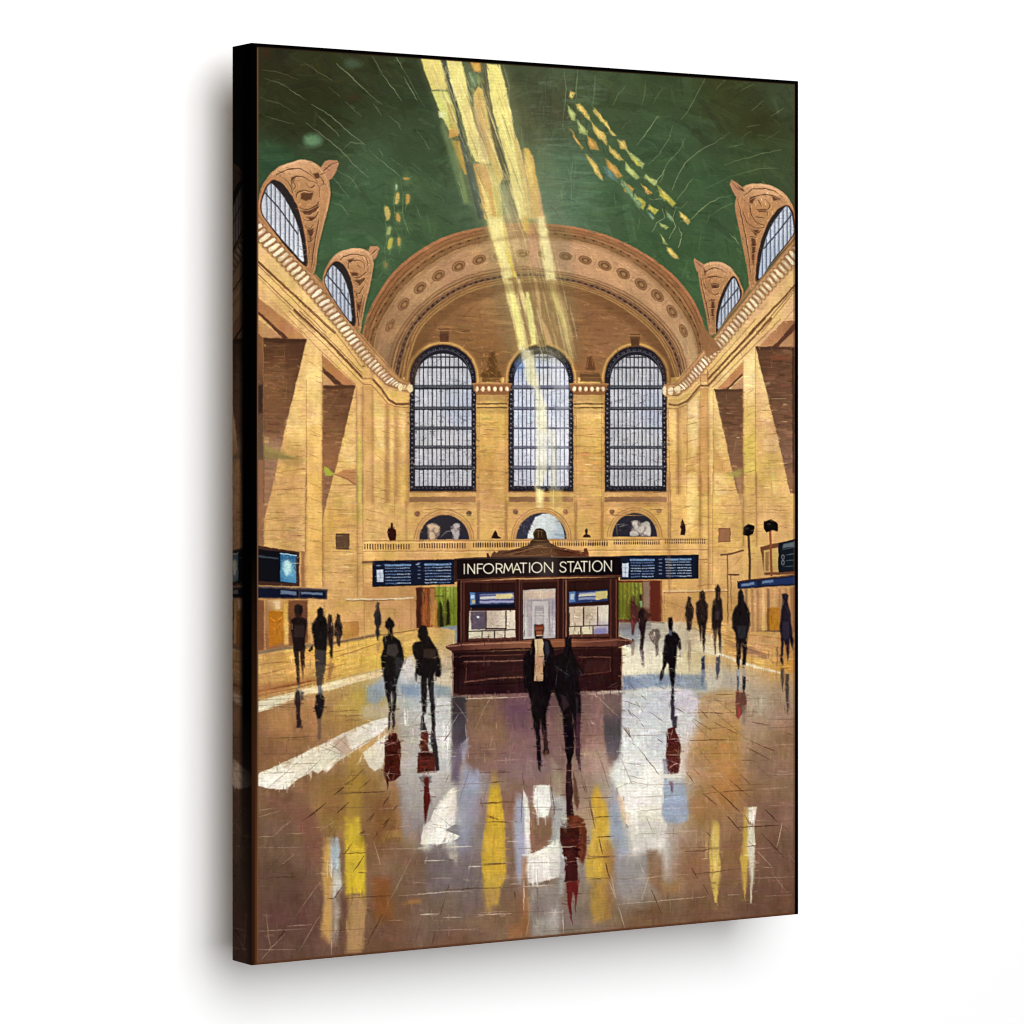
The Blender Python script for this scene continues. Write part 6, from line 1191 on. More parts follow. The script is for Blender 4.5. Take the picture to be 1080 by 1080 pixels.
lines(C3, [(410, 235, 530, 140), (580, 95, 632, 55), (640, 40, 690, 0), (585, 200, 655, 135), (270, 500, 335, 440), (230, 542, 370, 538), (840, 155, 870, 105), (765, 245, 800, 195), (845, 255, 880, 215), (790, 340, 815, 295), (730, 290, 715, 310), (900, 185, 925, 150),
           (630, 418, 680, 350), (680, 515, 740, 425), (640, 656, 760, 648, 880, 640), (870, 690, 910, 610), (755, 912, 800, 820, 838, 742), (270, 880, 310, 825), (575, 660, 620, 595), (540, 658, 575, 658), (620, 412, 750, 408), (710, 515, 750, 517), (580, 90, 860, 75)], .85, DK, .9, wob=.9)
lines(C3, [(185, 985, 240, 920, 310, 850), (375, 745, 430, 665, 500, 570), (385, 945, 440, 850, 500, 750), (870, 685, 930, 570, 995, 440), (320, 805, 455, 798), (930, 640, 1080, 630), (820, 390, 960, 386, 1080, 390), (320, 305, 425, 302), (150, 325, 250, 318), (250, 315, 335, 240), (870, 778, 950, 772),
           (300, 470, 360, 415), (560, 780, 565, 960), (790, 340, 830, 470), (1010, 570, 1080, 572), (480, 525, 560, 512, 620, 520), (160, 215, 290, 180), (210, 740, 225, 880, 240, 950), (460, 270, 520, 268)], .65, LT, .75, wob=.9)
lines(C4, [(345, 142, 460, 138), (370, 242, 540, 240), (360, 468, 485, 465), (125, 745, 158, 635), (162, 610, 177, 570), (80, 905, 98, 832), (530, 620, 533, 668), (380, 205, 445, 230), (975, 325, 1055, 320), (985, 335, 1005, 418), (1022, 465, 1042, 540), (895, 112, 1060, 108), (955, 215, 1060, 212), (930, 120, 965, 278), (905, 20, 920, 80),
           (910, 438, 1080, 430), (150, 610, 340, 600, 530, 596), (575, 20, 562, 250), (720, 0, 740, 140, 745, 200), (400, 28, 470, 22), (930, 550, 1040, 545)], .85, (78, 48, 30), .85, wob=.9)
lines(C4, [(0, 632, 150, 622, 300, 615), (330, 746, 510, 738), (140, 760, 240, 757), (40, 452, 170, 448), (140, 378, 295, 374), (580, 590, 745, 582), (0, 388, 60, 385), (280, 485, 360, 478), (490, 348, 560, 345), (475, 240, 530, 240), (790, 720, 795, 850), (700, 345, 740, 342), (820, 268, 950, 264), (1040, 560, 1075, 650),
           (690, 735, 790, 730), (500, 580, 560, 575), (580, 560, 578, 720), (800, 562, 870, 560), (20, 745, 120, 738)], .95, (220, 204, 176), .8, wob=.9)
lines(C2, [(110, 340, 138, 375), (175, 405, 190, 425), (80, 420, 120, 478), (265, 492, 290, 508), (622, 435, 680, 465), (415, 355, 570, 352, 605, 360), (565, 258, 650, 258), (720, 370, 775, 370), (405, 650, 455, 720), (450, 645, 490, 685), (500, 768, 570, 830), (540, 730, 620, 800, 690, 862), (630, 695, 740, 788),
           (500, 772, 640, 758, 760, 750), (820, 855, 880, 915), (680, 945, 800, 940, 885, 935), (625, 890, 695, 965), (800, 975, 900, 1080), (480, 335, 530, 385), (550, 400, 615, 430), (440, 380, 545, 445), (735, 495, 865, 548), (725, 532, 870, 610), (750, 400, 850, 418), (160, 530, 270, 670), (210, 340, 290, 395), (355, 325, 400, 355),
           (690, 670, 740, 720), (915, 940, 940, 965), (930, 455, 960, 468), (150, 295, 190, 350), (430, 495, 680, 492), (700, 600, 760, 598), (480, 730, 500, 750), (560, 285, 600, 295)], .8, (78, 46, 26), .85, wob=.9)
lines(C2, [(880, 655, 935, 657), (860, 520, 925, 518), (840, 835, 900, 832), (865, 375, 910, 372), (230, 455, 310, 452), (440, 640, 560, 636), (455, 680, 600, 680), (750, 750, 935, 738), (320, 968, 455, 962), (910, 920, 880, 1040), (140, 400, 160, 420)], .65, (200, 166, 132), .75, wob=.9)
lines(C5, [(315, 385, 380, 378, 470, 375), (110, 625, 200, 620, 300, 605, 420, 600), (50, 755, 300, 735, 510, 715), (60, 770, 95, 880), (0, 510, 110, 500, 240, 492, 390, 482), (180, 730, 215, 620), (20, 600, 50, 730), (490, 522, 525, 518), (625, 706, 690, 705), (805, 562, 855, 565), (780, 480, 855, 562), (170, 540, 195, 600), (910, 330, 880, 460), (765, 578, 790, 577)],
      .75, (206, 182, 152), .75, wob=.9)
lines(C5, [(400, 482, 500, 478, 520, 470, 575, 465), (455, 598, 580, 585, 690, 570), (430, 552, 468, 620), (498, 652, 535, 715), (230, 678, 285, 808), (500, 185, 570, 245), (590, 180, 690, 280), (680, 358, 885, 345), (800, 390, 920, 515), (820, 265, 880, 325), (625, 300, 695, 380), (540, 140, 570, 170), (0, 570, 15, 620), (715, 295, 740, 340), (720, 455, 770, 452), (735, 430, 765, 460), (510, 375, 535, 400), (0, 405, 20, 403)],
      .9, (74, 44, 28), .9, wob=.9)
lines(C1, [(1000, 390, 1010, 440), (780, 650, 800, 700), (500, 605, 500, 640, 510, 660), (300, 752, 380, 748), (330, 815, 385, 832), (305, 1045, 420, 1040), (820, 735, 845, 870), (840, 820, 910, 815), (855, 912, 935, 910), (862, 915, 882, 995), (980, 385, 1010, 440), (1065, 240, 1085, 260), (810, 1005, 945, 1003), (895, 1035, 905, 1080), (640, 590, 700, 592), (345, 750, 460, 745),
           (365, 840, 455, 842), (135, 655, 150, 618), (165, 400, 130, 455)], .85, (78, 50, 34), .85, wob=.9)
lines(C1, [(30, 1025, 150, 1022), (0, 965, 60, 960), (130, 960, 260, 958), (250, 1052, 300, 1050), (680, 960, 755, 958), (640, 670, 560, 668), (720, 870, 830, 860), (1000, 400, 1080, 440), (980, 700, 1080, 690)], .8, (216, 206, 186), .8, wob=.9)
lines(C1, [(980, 265, 1080, 300), (990, 300, 1060, 360), (1000, 450, 1040, 480), (980, 560, 1060, 570), (1000, 620, 1080, 640), (980, 720, 982, 745), (945, 680, 950, 720), (985, 845, 1000, 870)], .7, (96, 84, 74), .6, wob=1)
lines(C5, [(20, 170, 130, 120, 290, 150), (60, 125, 110, 130, 260, 132), (150, 275, 200, 270, 280, 262), (160, 390, 260, 388), (85, 200, 87, 220), (50, 150, 55, 175), (95, 335, 110, 355)], .7, (140, 128, 108), .7, wob=1.2)

# ---------------------------------------------------------------- information booth
P_BOOTH = part('painted_information_booth', None, 'dark mahogany information booth in the middle of the hall')
MAH = (48, 25, 21); MAHL = (96, 54, 42); MAHD = (34, 16, 18)
poly(B6(480, 65, 480, 0, 505, -5, 575, -5, 590, 10, 600, 60, 600, 85, 470, 90), (52, 36, 24), 0, pid=None)
roof = part('booth_roof_ornament', P_BOOTH)
poly(D6(0, 515, 0, 480, 60, 465, 160, 430, 250, 400, 265, 370, 295, 345, 295, 285, 320, 250, 350, 240, 390, 252, 415, 285, 425, 345, 450, 385, 520, 420, 640, 445, 770, 465, 775, 435, 800, 432, 815, 470, 815, 515), [(560, 570, (54, 40, 26)), (570, 565, (46, 36, 24)), (600, 582, (86, 44, 26)), (540, 583, (104, 72, 46)), (570, 580, (116, 80, 54)), (615, 584, (96, 50, 30))],
     1, pid=roof, soft=.5, h=.5)
poly(B6(235, 155, 240, 125, 255, 150, 265, 130, 275, 115, 290, 125, 300, 115, 480, 95, 600, 95, 600, 155), (96, 64, 42), 1, pid=roof, soft=.5)
poly(B6(235, 158, 232, 128, 242, 125, 246, 148, 262, 150, 268, 172), (74, 34, 28), .95, pid=roof, soft=.4)
lines(D6, [(20, 500, 160, 470, 330, 420, 420, 425, 600, 460, 760, 490), (60, 505, 300, 505, 500, 480), (440, 405, 560, 440, 760, 470), (160, 440, 340, 408, 400, 410), (300, 290, 330, 265, 390, 275), (340, 270, 340, 330), (370, 270, 375, 330), (290, 360, 430, 360), (260, 395, 440, 390)], .8, (164, 116, 76), .7)
lines(D6, [(0, 485, 150, 450, 300, 420), (420, 425, 640, 470, 780, 500), (310, 340, 420, 340), (460, 440, 700, 480), (120, 490, 300, 450)], .9, (44, 22, 16), .8)
brush(D6(0, 515, 260, 400, 440, 400, 815, 470, 815, 515), 90, 4, .8, .1, jit=.25, alpha=.6, spread=.5, light=(160, 116, 80))
sign = part('booth_sign', P_BOOTH, 'black fascia lettered INFORMATION STATION')
poly(B6(50, 158, 180, 150, 500, 148, 700, 150, 1000, 145, 1000, 262, 700, 262, 400, 268, 50, 290), [(485, 600, (26, 18, 18)), (560, 600, (34, 26, 24)), (575, 600, (62, 52, 50)), (600, 600, (24, 18, 18)), (650, 600, (18, 14, 16))], 1, pid=sign, soft=.5, h=.3, wob=.4)
poly(B6(50, 158, 65, 158, 65, 290, 50, 292), (60, 34, 30), .8); line(B6(60, 160, 500, 149, 1000, 146), 1.0, (78, 60, 54), .8); line(B6(65, 280, 400, 264, 700, 260, 1000, 255), 1.6, (94, 50, 38), .9); line(B6(65, 290, 400, 274, 1000, 266), 1, (150, 104, 84), .6)
# lettering
GL = {'I': [(0, 0, 0, 1)], 'N': [(0, 1, 0, 0, 1, 1, 1, 0)], 'F': [(0, 1, 0, 0, 1, 0), (0, .48, .85, .48)], 'R': [(0, 1, 0, 0, .55, 0, .9, .1, 1, .27, .9, .44, .55, .54, 0, .54), (.5, .54, 1, 1)],
      'M': [(0, 1, .14, 0, .5, .8, .86, 0, 1, 1)], 'A': [(0, 1, .5, 0, 1, 1), (.2, .66, .8, .66)], 'T': [(0, 0, 1, 0), (.5, 0, .5, 1)],
      'O': [tuple(v for k in range(25) for v in (.5 + .5 * math.cos(k * math.pi / 12), .5 + .52 * math.sin(k * math.pi / 12)))],
      'S': [(.95, .14, .75, .02, .45, -.02, .2, .06, .08, .24, .2, .42, .5, .5, .8, .6, .95, .77, .82, .95, .5, 1.03, .2, .98, .02, .84)]}
lets = [('I', 106, 114), ('N', 127, 164), ('F', 182, 210), ('O', 216, 273), ('R', 289, 322), ('M', 331, 384), ('A', 384, 428), ('T', 425, 461), ('I', 478, 482), ('O', 491, 548), ('N', 563, 609),
        ('S', 650, 687), ('T', 694, 730), ('A', 728, 776), ('T', 772, 806), ('I', 820, 824), ('O', 837, 891), ('N', 905, 944)]
letid = sign
for ch, a, b in lets:
    cx = (a + b) / 2
    top = 192 - (cx - 110) * (192 - 170) / 830; bot = 243 - (cx - 110) * (243 - 228) / 830
    if ch in 'ORNFI' and cx < 330: top = 190 - (cx - 110) * .015; bot = 243 - (cx - 110) * .02
    for g in GL[ch]:
        pts = B6([v for i in range(0, len(g), 2) for v in (a + (b - a) * g[i], top + (bot - top) * g[i + 1])])
        line(pts, 1.2, (224, 208, 176), 1, soft=.35, wob=.15, h=.3)
# body
poly(B6(65, 290, 985, 262, 985, 620, 65, 645), MAH, 1, pid=P_BOOTH, soft=.5, wob=.5)
brush(B6(65, 290, 985, 262, 985, 620, 65, 645), 160, 14, 2, 1.57, jit=.2, alpha=.5, spread=.05)
lines(B6, [(100, 290, 400, 286, 700, 282, 940, 275)], 3, (84, 44, 34), .9); lines(B6, [(105, 305, 420, 296), (640, 290, 930, 288)], 1.2, (40, 18, 18), .9)
for x, w, c in ((78, 3, MAHD), (88, 1.5, (112, 64, 48)), (104, 2, (86, 44, 34)), (402, 1.6, (104, 58, 44)), (410, 4, (52, 24, 22)), (420, 1.2, (112, 64, 46)), (432, 1.4, (84, 42, 34)), (640, 2, (92, 48, 38)), (655, 4, (48, 22, 22)), (670, 1.2, (108, 60, 44)), (686, 1.2, (168, 118, 90)), (694, 1.6, (62, 30, 26)),
                (940, 2, (92, 48, 38)), (955, 4, (54, 26, 24)), (972, 1.4, (116, 66, 48))):
    line(B6(x, 288 - x * .01, x, 625), w, c, .85, wob=.5)
def pane(f, q, pts, n=40, lab=None, nm='notice_board', jit=.1, light=(220, 212, 196)):
    pid = part(nm, P_BOOTH, lab)
    poly(f(*q), pts, 1, pid=pid, soft=.4, wob=.4); brush(f(*q), n, 4, 1, 0, jit=jit, alpha=.55, spread=1.0, light=light)
    p = f(*q); line(p + [p[0]], .9, (34, 18, 18), .8, wob=.4); return pid
pane(B6, (135, 348, 388, 342, 388, 418, 400, 436, 138, 438), (34, 46, 80), 20, 'blue and yellow service strip in the left booth window')
poly(B6(140, 350, 168, 350, 168, 418, 140, 418), (84, 128, 180), .9, soft=.5); poly(B6(145, 365, 163, 365, 163, 385, 145, 385), (206, 216, 220), .8); poly(B6(150, 392, 166, 392, 166, 412, 150, 412), (200, 170, 90), .8)
poly(B6(195, 362, 388, 350, 388, 408, 195, 415), (120, 122, 158), .95, soft=.5); poly(B6(195, 378, 290, 372, 290, 386, 195, 390), (200, 196, 180), .9, soft=.4); poly(B6(285, 362, 375, 355, 385, 372, 370, 385, 285, 388), (206, 188, 130), .95, soft=.5)
line(B6(195, 395, 385, 390), .7, (52, 50, 96), .9); line(B6(170, 372, 280, 366), .7, (50, 56, 100), .9); line(B6(196, 404, 388, 402), 1, (176, 176, 196), .7); poly(B6(138, 422, 392, 418, 395, 438, 138, 440), (16, 18, 32), .95, soft=.4)
pane(B6, (132, 452, 398, 448, 400, 612, 128, 620), [(497, 648, (186, 166, 150)), (510, 650, (176, 156, 138)), (540, 660, (214, 200, 176)), (500, 668, (212, 204, 172))], 110, 'wall of small pale notices in the left booth window', jit=.14)
poly(B6(140, 458, 228, 456, 226, 560, 146, 562), (84, 72, 86), .95, soft=.5); brush(B6(145, 462, 225, 460, 222, 556, 150, 556), 50, 2, .8, 0, jit=.3, alpha=.6, spread=2, light=(150, 140, 160)); poly(ell(*B6(184, 490)[0], 1.3, 1.3), (216, 214, 220), .9)
brush(B6(235, 462, 340, 460, 340, 555, 232, 556), 80, 2, .7, 0, jit=.2, alpha=.6, spread=2, hue=.05, light=(140, 100, 110))
lines(B6, [(132, 452, 398, 448), (230, 458, 230, 560), (344, 458, 344, 555), (130, 572, 395, 562), (208, 572, 206, 612), (278, 570, 278, 612), (338, 560, 338, 612), (230, 556, 345, 556)], 1.25, (46, 28, 28), .97, wob=.4, taper=.1)
lines(B6, [(140, 606, 200, 603), (290, 580, 325, 600, 295, 602), (350, 535, 370, 550), (280, 540, 330, 540), (215, 600, 270, 602)], .7, (110, 90, 80), .7)
P_DOOR = pane(B6, (438, 335, 628, 325, 628, 612, 440, 618), [(553, 625, (176, 158, 150)), (570, 625, (196, 184, 166)), (584, 640, (150, 138, 150)), (553, 660, (196, 190, 182)), (570, 660, (190, 184, 176)), (585, 665, (176, 168, 168))], 110, 'tall pale middle opening of the booth', 'doorway', jit=.1)
for q, c in (((445, 345, 622, 338, 622, 380, 445, 385), (204, 180, 150)), ((470, 390, 600, 385, 600, 600, 470, 600), (164, 152, 154)), ((492, 402, 585, 400, 585, 600, 492, 600), (196, 190, 184)), ((508, 425, 560, 425, 560, 560, 508, 560), (156, 146, 146)), ((515, 450, 555, 450, 555, 560, 515, 560), (190, 182, 176))):
    poly(B6(*q), c, .8, soft=.7)
lines(B6, [(510, 440, 560, 440), (510, 452, 560, 452), (510, 466, 560, 466), (512, 482, 556, 482), (465, 395, 465, 600), (490, 405, 490, 590), (590, 400, 592, 590), (610, 395, 610, 600), (470, 398, 600, 392), (450, 360, 450, 600)], .7, (122, 110, 116), .75, wob=.5)
brush(B6(440, 340, 626, 330, 626, 610, 442, 612), 90, 5, .9, 1.57, jit=.1, alpha=.5, spread=.08, light=(222, 216, 206))
pane(B6, (700, 345, 925, 330, 928, 400, 700, 418), (38, 54, 98), 20, 'blue and yellow service strip in the right booth window')
poly(B6(703, 348, 738, 345, 738, 405, 705, 408), (90, 130, 176), .8, soft=.5); poly(B6(710, 360, 732, 358, 730, 390, 712, 392), (196, 206, 206), .8, soft=.5)
poly(B6(758, 352, 860, 346, 860, 388, 758, 395), (130, 140, 172), .95, soft=.4); poly(B6(758, 360, 855, 354, 855, 368, 758, 374), (206, 200, 170), .9, soft=.4); poly(B6(855, 345, 920, 340, 922, 385, 855, 392), (210, 190, 116), .95, soft=.5); line(B6(758, 378, 855, 372), .8, (40, 56, 104), .9)
pane(B6, (700, 428, 930, 418, 928, 595, 702, 600), [(607, 645, (196, 172, 148)), (620, 648, (190, 166, 140)), (638, 648, (214, 206, 182)), (620, 668, (206, 196, 150)), (635, 668, (140, 130, 170))], 110, 'wall of small pale notices in the right booth window', jit=.12)
lines(B6, [(702, 428, 930, 418), (786, 436, 786, 540), (866, 434, 866, 538), (704, 545, 928, 536), (770, 548, 770, 596), (840, 545, 840, 595), (704, 595, 928, 590), (704, 470, 704, 540)], 1.25, (50, 30, 28), .97, wob=.4, taper=.1)
brush(B6(790, 470, 860, 470, 860, 505, 790, 505), 30, 3, .8, .3, jit=.2, alpha=.8, spread=1, light=(96, 74, 66)); brush(B6(725, 475, 780, 475, 780, 500, 725, 500), 16, 3, .7, .3, jit=.2, alpha=.8, spread=1, light=(96, 74, 66)); poly(B6(845, 558, 915, 555, 912, 590, 845, 592), (130, 122, 168), .8, soft=.6)
poly(B6(702, 590, 930, 585, 930, 602, 702, 606), (92, 52, 40), .9, soft=.5); poly(B6(130, 612, 398, 606, 398, 622, 128, 628), (84, 46, 36), .9, soft=.5)
# counter
cnt = part('booth_counter', P_BOOTH)
poly(B6(0, 655, 65, 636, 400, 626, 440, 622, 640, 615, 985, 612, 985, 590, 1060, 612, 1075, 622, 1060, 640, 985, 662, 700, 672, 400, 678, 50, 690, 5, 668), [(475, 683, (80, 42, 36)), (520, 680, (112, 66, 50)), (545, 679, (128, 80, 56)), (580, 678, (140, 84, 52)), (640, 676, (104, 58, 44)), (665, 675, (70, 36, 32))], 1, pid=cnt, soft=.4, h=.5)
line(B6(10, 657, 100, 648, 300, 640, 420, 635, 520, 638), 1.3, (176, 122, 92), .85, wob=.6); line(B6(600, 630, 800, 632, 985, 620, 1060, 625), 1.0, (160, 102, 78), .8, wob=.6); line(B6(40, 686, 400, 672, 980, 662), 2.0, (40, 18, 18), .9)
poly(B6(985, 590, 1062, 612, 1060, 622, 985, 602), (196, 186, 168), .9, soft=.5)
base = part('booth_base', P_BOOTH)
poly(B6(38, 690, 400, 680, 1005, 664, 1003, 905, 800, 915, 500, 925, 40, 938), [(480, 700, (32, 16, 17)), (500, 720, (50, 25, 24)), (540, 700, (52, 28, 26)), (520, 735, (38, 18, 22)), (640, 690, (46, 22, 21)), (640, 720, (46, 23, 22)), (560, 735, (44, 22, 26))], 1, pid=base, soft=.5, h=.2)
brush(B6(45, 690, 1000, 668, 1000, 905, 45, 932), 200, 14, 2, 0, jit=.14, alpha=.5, spread=.06)
for q, w, c in (((105, 745, 250, 742, 440, 738), 1.2, (150, 106, 88)), ((110, 860, 300, 838, 470, 832), 1.4, (136, 88, 72)), ((70, 720, 100, 712, 440, 705), 1.0, (104, 60, 48)), ((118, 750, 115, 860), .9, (104, 60, 48)), ((70, 705, 70, 930), 1.2, (28, 12, 14)), ((42, 695, 42, 935), 1.0, (160, 110, 84)),
                ((760, 718, 940, 718), 1.1, (130, 84, 66)), ((938, 718, 938, 800, 770, 820), 1.0, (110, 66, 50)), ((950, 672, 948, 900), 1.2, (34, 16, 16)), ((1003, 668, 1002, 905), 1.2, (170, 116, 86)), ((770, 870, 990, 862), 1.0, (36, 18, 18)), ((95, 880, 470, 862), 1.2, (28, 12, 16)), ((50, 940, 300, 930, 500, 925), 1.4, (120, 84, 76)), ((770, 915, 1000, 905), 1.0, (110, 76, 66)), ((110, 770, 430, 760), 2.4, (50, 24, 24))):
    line(B6(*q), w, c, .85, wob=.7)
poly(B6(800, 735, 930, 735, 930, 800, 790, 808), (66, 34, 32), .7, soft=1.4); lines(B6, [(930, 890, 980, 860), (950, 895, 985, 880)], .6, (110, 84, 78), .7)

# ---------------------------------------------------------------- people in the picture
BK = (22, 18, 18)
def person(f, outs, lab, c=BK, shade=None, extra=(), wob=.8, br=30):
    pid = part('painted_person', None, lab)
    for q in outs:
        poly(f(*q), c, .6, soft=1.5, wob=wob * 1.8)
        poly(f(*q), c, .96, soft=.85, pid=pid, wob=wob * 1.3, h=.4)
    for q in outs:
        brush(f(*q), int(br * 1.5), 6, 1.3, 1.45, jit=.35, alpha=.55, spread=.35, hue=.016, light=shade or tuple(v + 22 for v in c))
    for cc, a, q in extra:
        poly(f(*q), cc, a, soft=.8, wob=wob)
    return pid
# far ones, left
person(B4, [(850, 730, 862, 735, 864, 770, 872, 800, 872, 850, 862, 880, 866, 910, 856, 945, 846, 900, 850, 870, 838, 850, 836, 800, 846, 770)], 'tiny dark figure standing by the left wall under the pale ledge', (36, 32, 38))
person(B4, [(628, 795, 640, 805, 642, 835, 652, 870, 652, 910, 642, 930, 636, 980, 628, 975, 622, 930, 608, 915, 610, 860, 620, 830)], 'small dark figure, rightmost of the four at the left', (34, 26, 24))
person(B4, [(578, 798, 592, 806, 594, 835, 602, 870, 604, 920, 598, 970, 596, 1048, 586, 1045, 584, 980, 574, 950, 566, 900, 572, 850, 570, 820)], 'narrow dark figure, third of the four at the left', (38, 28, 26), extra=[((150, 100, 80), .5, (584, 1050, 598, 1050, 592, 1078, 582, 1078))])
person(B4, [(526, 760, 542, 770, 546, 810, 560, 830, 570, 860, 568, 930, 560, 1000, 556, 1085, 505, 1085, 500, 1000, 492, 940, 482, 900, 482, 850, 500, 830, 512, 810, 512, 775)] , 'broad black figure, second of the four at the left, legs close together', (22, 20, 20),
       extra=[((70, 66, 60), .7, (508, 1010, 556, 1010, 552, 1085, 508, 1085))])
idp = PARTS and len(PARTS) - 1
poly(B8(415, 205, 465, 205, 462, 300, 445, 375, 425, 375, 418, 300), (60, 54, 50), .9, soft=.8, pid=idp); poly(B8(382, 205, 405, 180, 405, 205, 388, 215), (30, 24, 24), .9, soft=.5, pid=idp)
person(B4, [(400, 742, 424, 750, 426, 785, 418, 815, 448, 830, 450, 870, 442, 930, 440, 990, 436, 1085, 420, 1085, 412, 1010, 402, 1010, 408, 1085, 390, 1085, 376, 1000, 372, 930, 362, 890, 364, 830, 390, 815, 384, 785, 382, 752)], 'dark figure nearest the left edge, standing before the orange machine', (30, 22, 22),
       extra=[((62, 46, 40), .6, (378, 860, 440, 860, 438, 930, 380, 930)), ((84, 40, 32), .5, (385, 790, 420, 800, 415, 820, 390, 815))])
idp = len(PARTS) - 1
poly(B8(315, 200, 335, 210, 342, 330, 345, 370, 330, 370, 324, 280), (48, 34, 30), .9, soft=.8, pid=idp); poly(B8(350, 205, 366, 205, 362, 300, 358, 345, 350, 300), (64, 40, 32), .8, soft=.8, pid=idp)
# their reflections
for f, q, c, a in ((B8, (322, 410, 335, 395, 348, 420, 345, 500, 350, 560, 358, 575, 325, 575, 328, 500, 318, 450), (36, 28, 30), .9), (B8, (345, 400, 362, 405, 360, 440, 350, 445), (46, 40, 48), .7), (B8, (420, 420, 440, 405, 460, 430, 456, 490, 440, 530, 425, 530, 415, 480), (22, 20, 22), .95),
                   (B8, (426, 375, 446, 375, 444, 410, 428, 415), (84, 90, 100), .8), (B8, (428, 530, 445, 530, 442, 630, 428, 640), (84, 66, 60), .6), (B8, (330, 370, 345, 370, 342, 400, 330, 400), (110, 100, 96), .6), (B8, (480, 270, 505, 265, 498, 300, 488, 345, 475, 340), (150, 96, 62), .7), (B8, (705, 180, 725, 175, 715, 215, 708, 210), (160, 116, 80), .6)):
    poly(f(*q), c, a, soft=.9, wob=1.4)
# two walkers left of booth
person(B8, [(762, 55, 770, 50, 785, 70, 790, 90, 780, 105, 782, 135, 800, 150, 818, 165, 832, 215, 836, 260, 824, 290, 815, 320, 805, 360, 800, 420, 798, 470, 792, 500, 780, 495, 786, 430, 776, 400, 772, 440, 778, 500, 770, 495, 756, 430, 748, 380, 740, 310, 730, 270, 730, 240, 742, 190, 735, 160, 740, 140, 762, 135, 764, 110, 750, 95, 750, 72)],
       'walker in a dark hat and coat, left of the pair beside the booth', (22, 20, 20), (52, 48, 46), extra=[((86, 76, 70), .6, (760, 180, 800, 175, 812, 215, 790, 240, 755, 225)), ((60, 58, 62), .6, (795, 240, 830, 240, 815, 320, 800, 330)), ((56, 60, 60), .7, (785, 400, 796, 400, 790, 480, 782, 470))], br=70)
poly(B8(765, 500, 775, 500, 770, 580, 760, 590), (40, 32, 32), .9, soft=.7); poly(B8(778, 500, 794, 500, 796, 545, 788, 590, 780, 570), (44, 36, 36), .9, soft=.7); lines(B8, [(758, 520, 762, 590), (776, 500, 782, 560), (770, 590, 790, 600), (792, 500, 800, 560)], .7, (206, 200, 190), .8)
poly(B8(765, 600, 800, 598, 806, 630, 822, 640, 822, 700, 818, 770, 822, 800, 790, 828, 765, 828, 760, 870, 752, 820, 744, 770, 745, 700, 745, 645, 762, 630), (70, 26, 19), .97, soft=.6, wob=1.3, h=.4)
brush(B8(750, 605, 815, 605, 820, 800, 750, 820), 70, 6, 2, 0, jit=.3, alpha=.6, spread=.4, light=(40, 14, 12)); lines(B8, [(748, 648, 820, 640), (745, 705, 822, 700), (746, 660, 790, 645), (770, 770, 760, 800, 770, 825), (750, 790, 820, 795)], .8, (176, 150, 130), .8)
person(B8, [(905, 112, 920, 88, 940, 92, 950, 110, 950, 135, 965, 155, 990, 200, 1008, 250, 1016, 300, 1005, 332, 988, 328, 985, 310, 978, 330, 978, 420, 982, 500, 985, 560, 972, 565, 965, 480, 956, 400, 950, 340, 946, 340, 944, 420, 940, 500, 926, 515, 920, 430, 920, 330, 900, 320, 895, 350, 892, 310, 895, 260, 880, 220, 878, 185, 890, 168, 918, 162, 905, 140)],
       'walker in a big dark jacket and cap, right of the pair beside the booth', (24, 20, 20), (50, 40, 34), extra=[((74, 56, 44), .6, (930, 200, 985, 200, 990, 250, 930, 240)), ((56, 60, 66), .6, (965, 345, 978, 345, 976, 470, 968, 440))], br=80)
poly(B8(918, 520, 930, 510, 945, 585, 915, 585), (36, 28, 30), .9, soft=.7); poly(B8(970, 560, 985, 560, 985, 600, 1000, 700, 1005, 775, 990, 785, 975, 700, 962, 620), (38, 34, 38), .95, soft=.7); lines(B8, [(922, 520, 925, 580), (932, 520, 944, 570), (955, 560, 975, 600)], .7, (200, 196, 190), .8)
poly(B8(918, 595, 945, 588, 955, 620, 950, 660, 960, 690, 985, 720, 985, 785, 900, 788, 905, 700, 920, 680, 915, 640), (80, 30, 21), .97, soft=.6, wob=1.3, h=.4); brush(B8(905, 600, 980, 600, 985, 785, 900, 785), 60, 6, 2, 0, jit=.3, alpha=.6, spread=.4, light=(44, 16, 14))
poly(B8(905, 690, 985, 685, 980, 712, 905, 712), (46, 18, 16), .8, soft=1); lines(B8, [(895, 795, 995, 795), (905, 690, 985, 688), (900, 785, 1000, 780)], 1.1, (200, 186, 170), .85); poly(B8(910, 805, 970, 805, 950, 860, 930, 860), (76, 66, 66), .7, soft=1.2, wob=2); lines(B8, [(905, 810, 940, 860, 975, 800), (920, 810, 935, 850, 955, 810)], .7, (190, 180, 170), .7)
poly(C1(32, 670, 55, 670, 62, 740, 48, 800, 40, 850, 32, 780), (84, 26, 22), .95, soft=.7, wob=1); poly(C4(38, 0, 62, 0, 66, 120, 50, 190, 42, 240, 38, 130), (84, 26, 22), .95, soft=.7, wob=1)
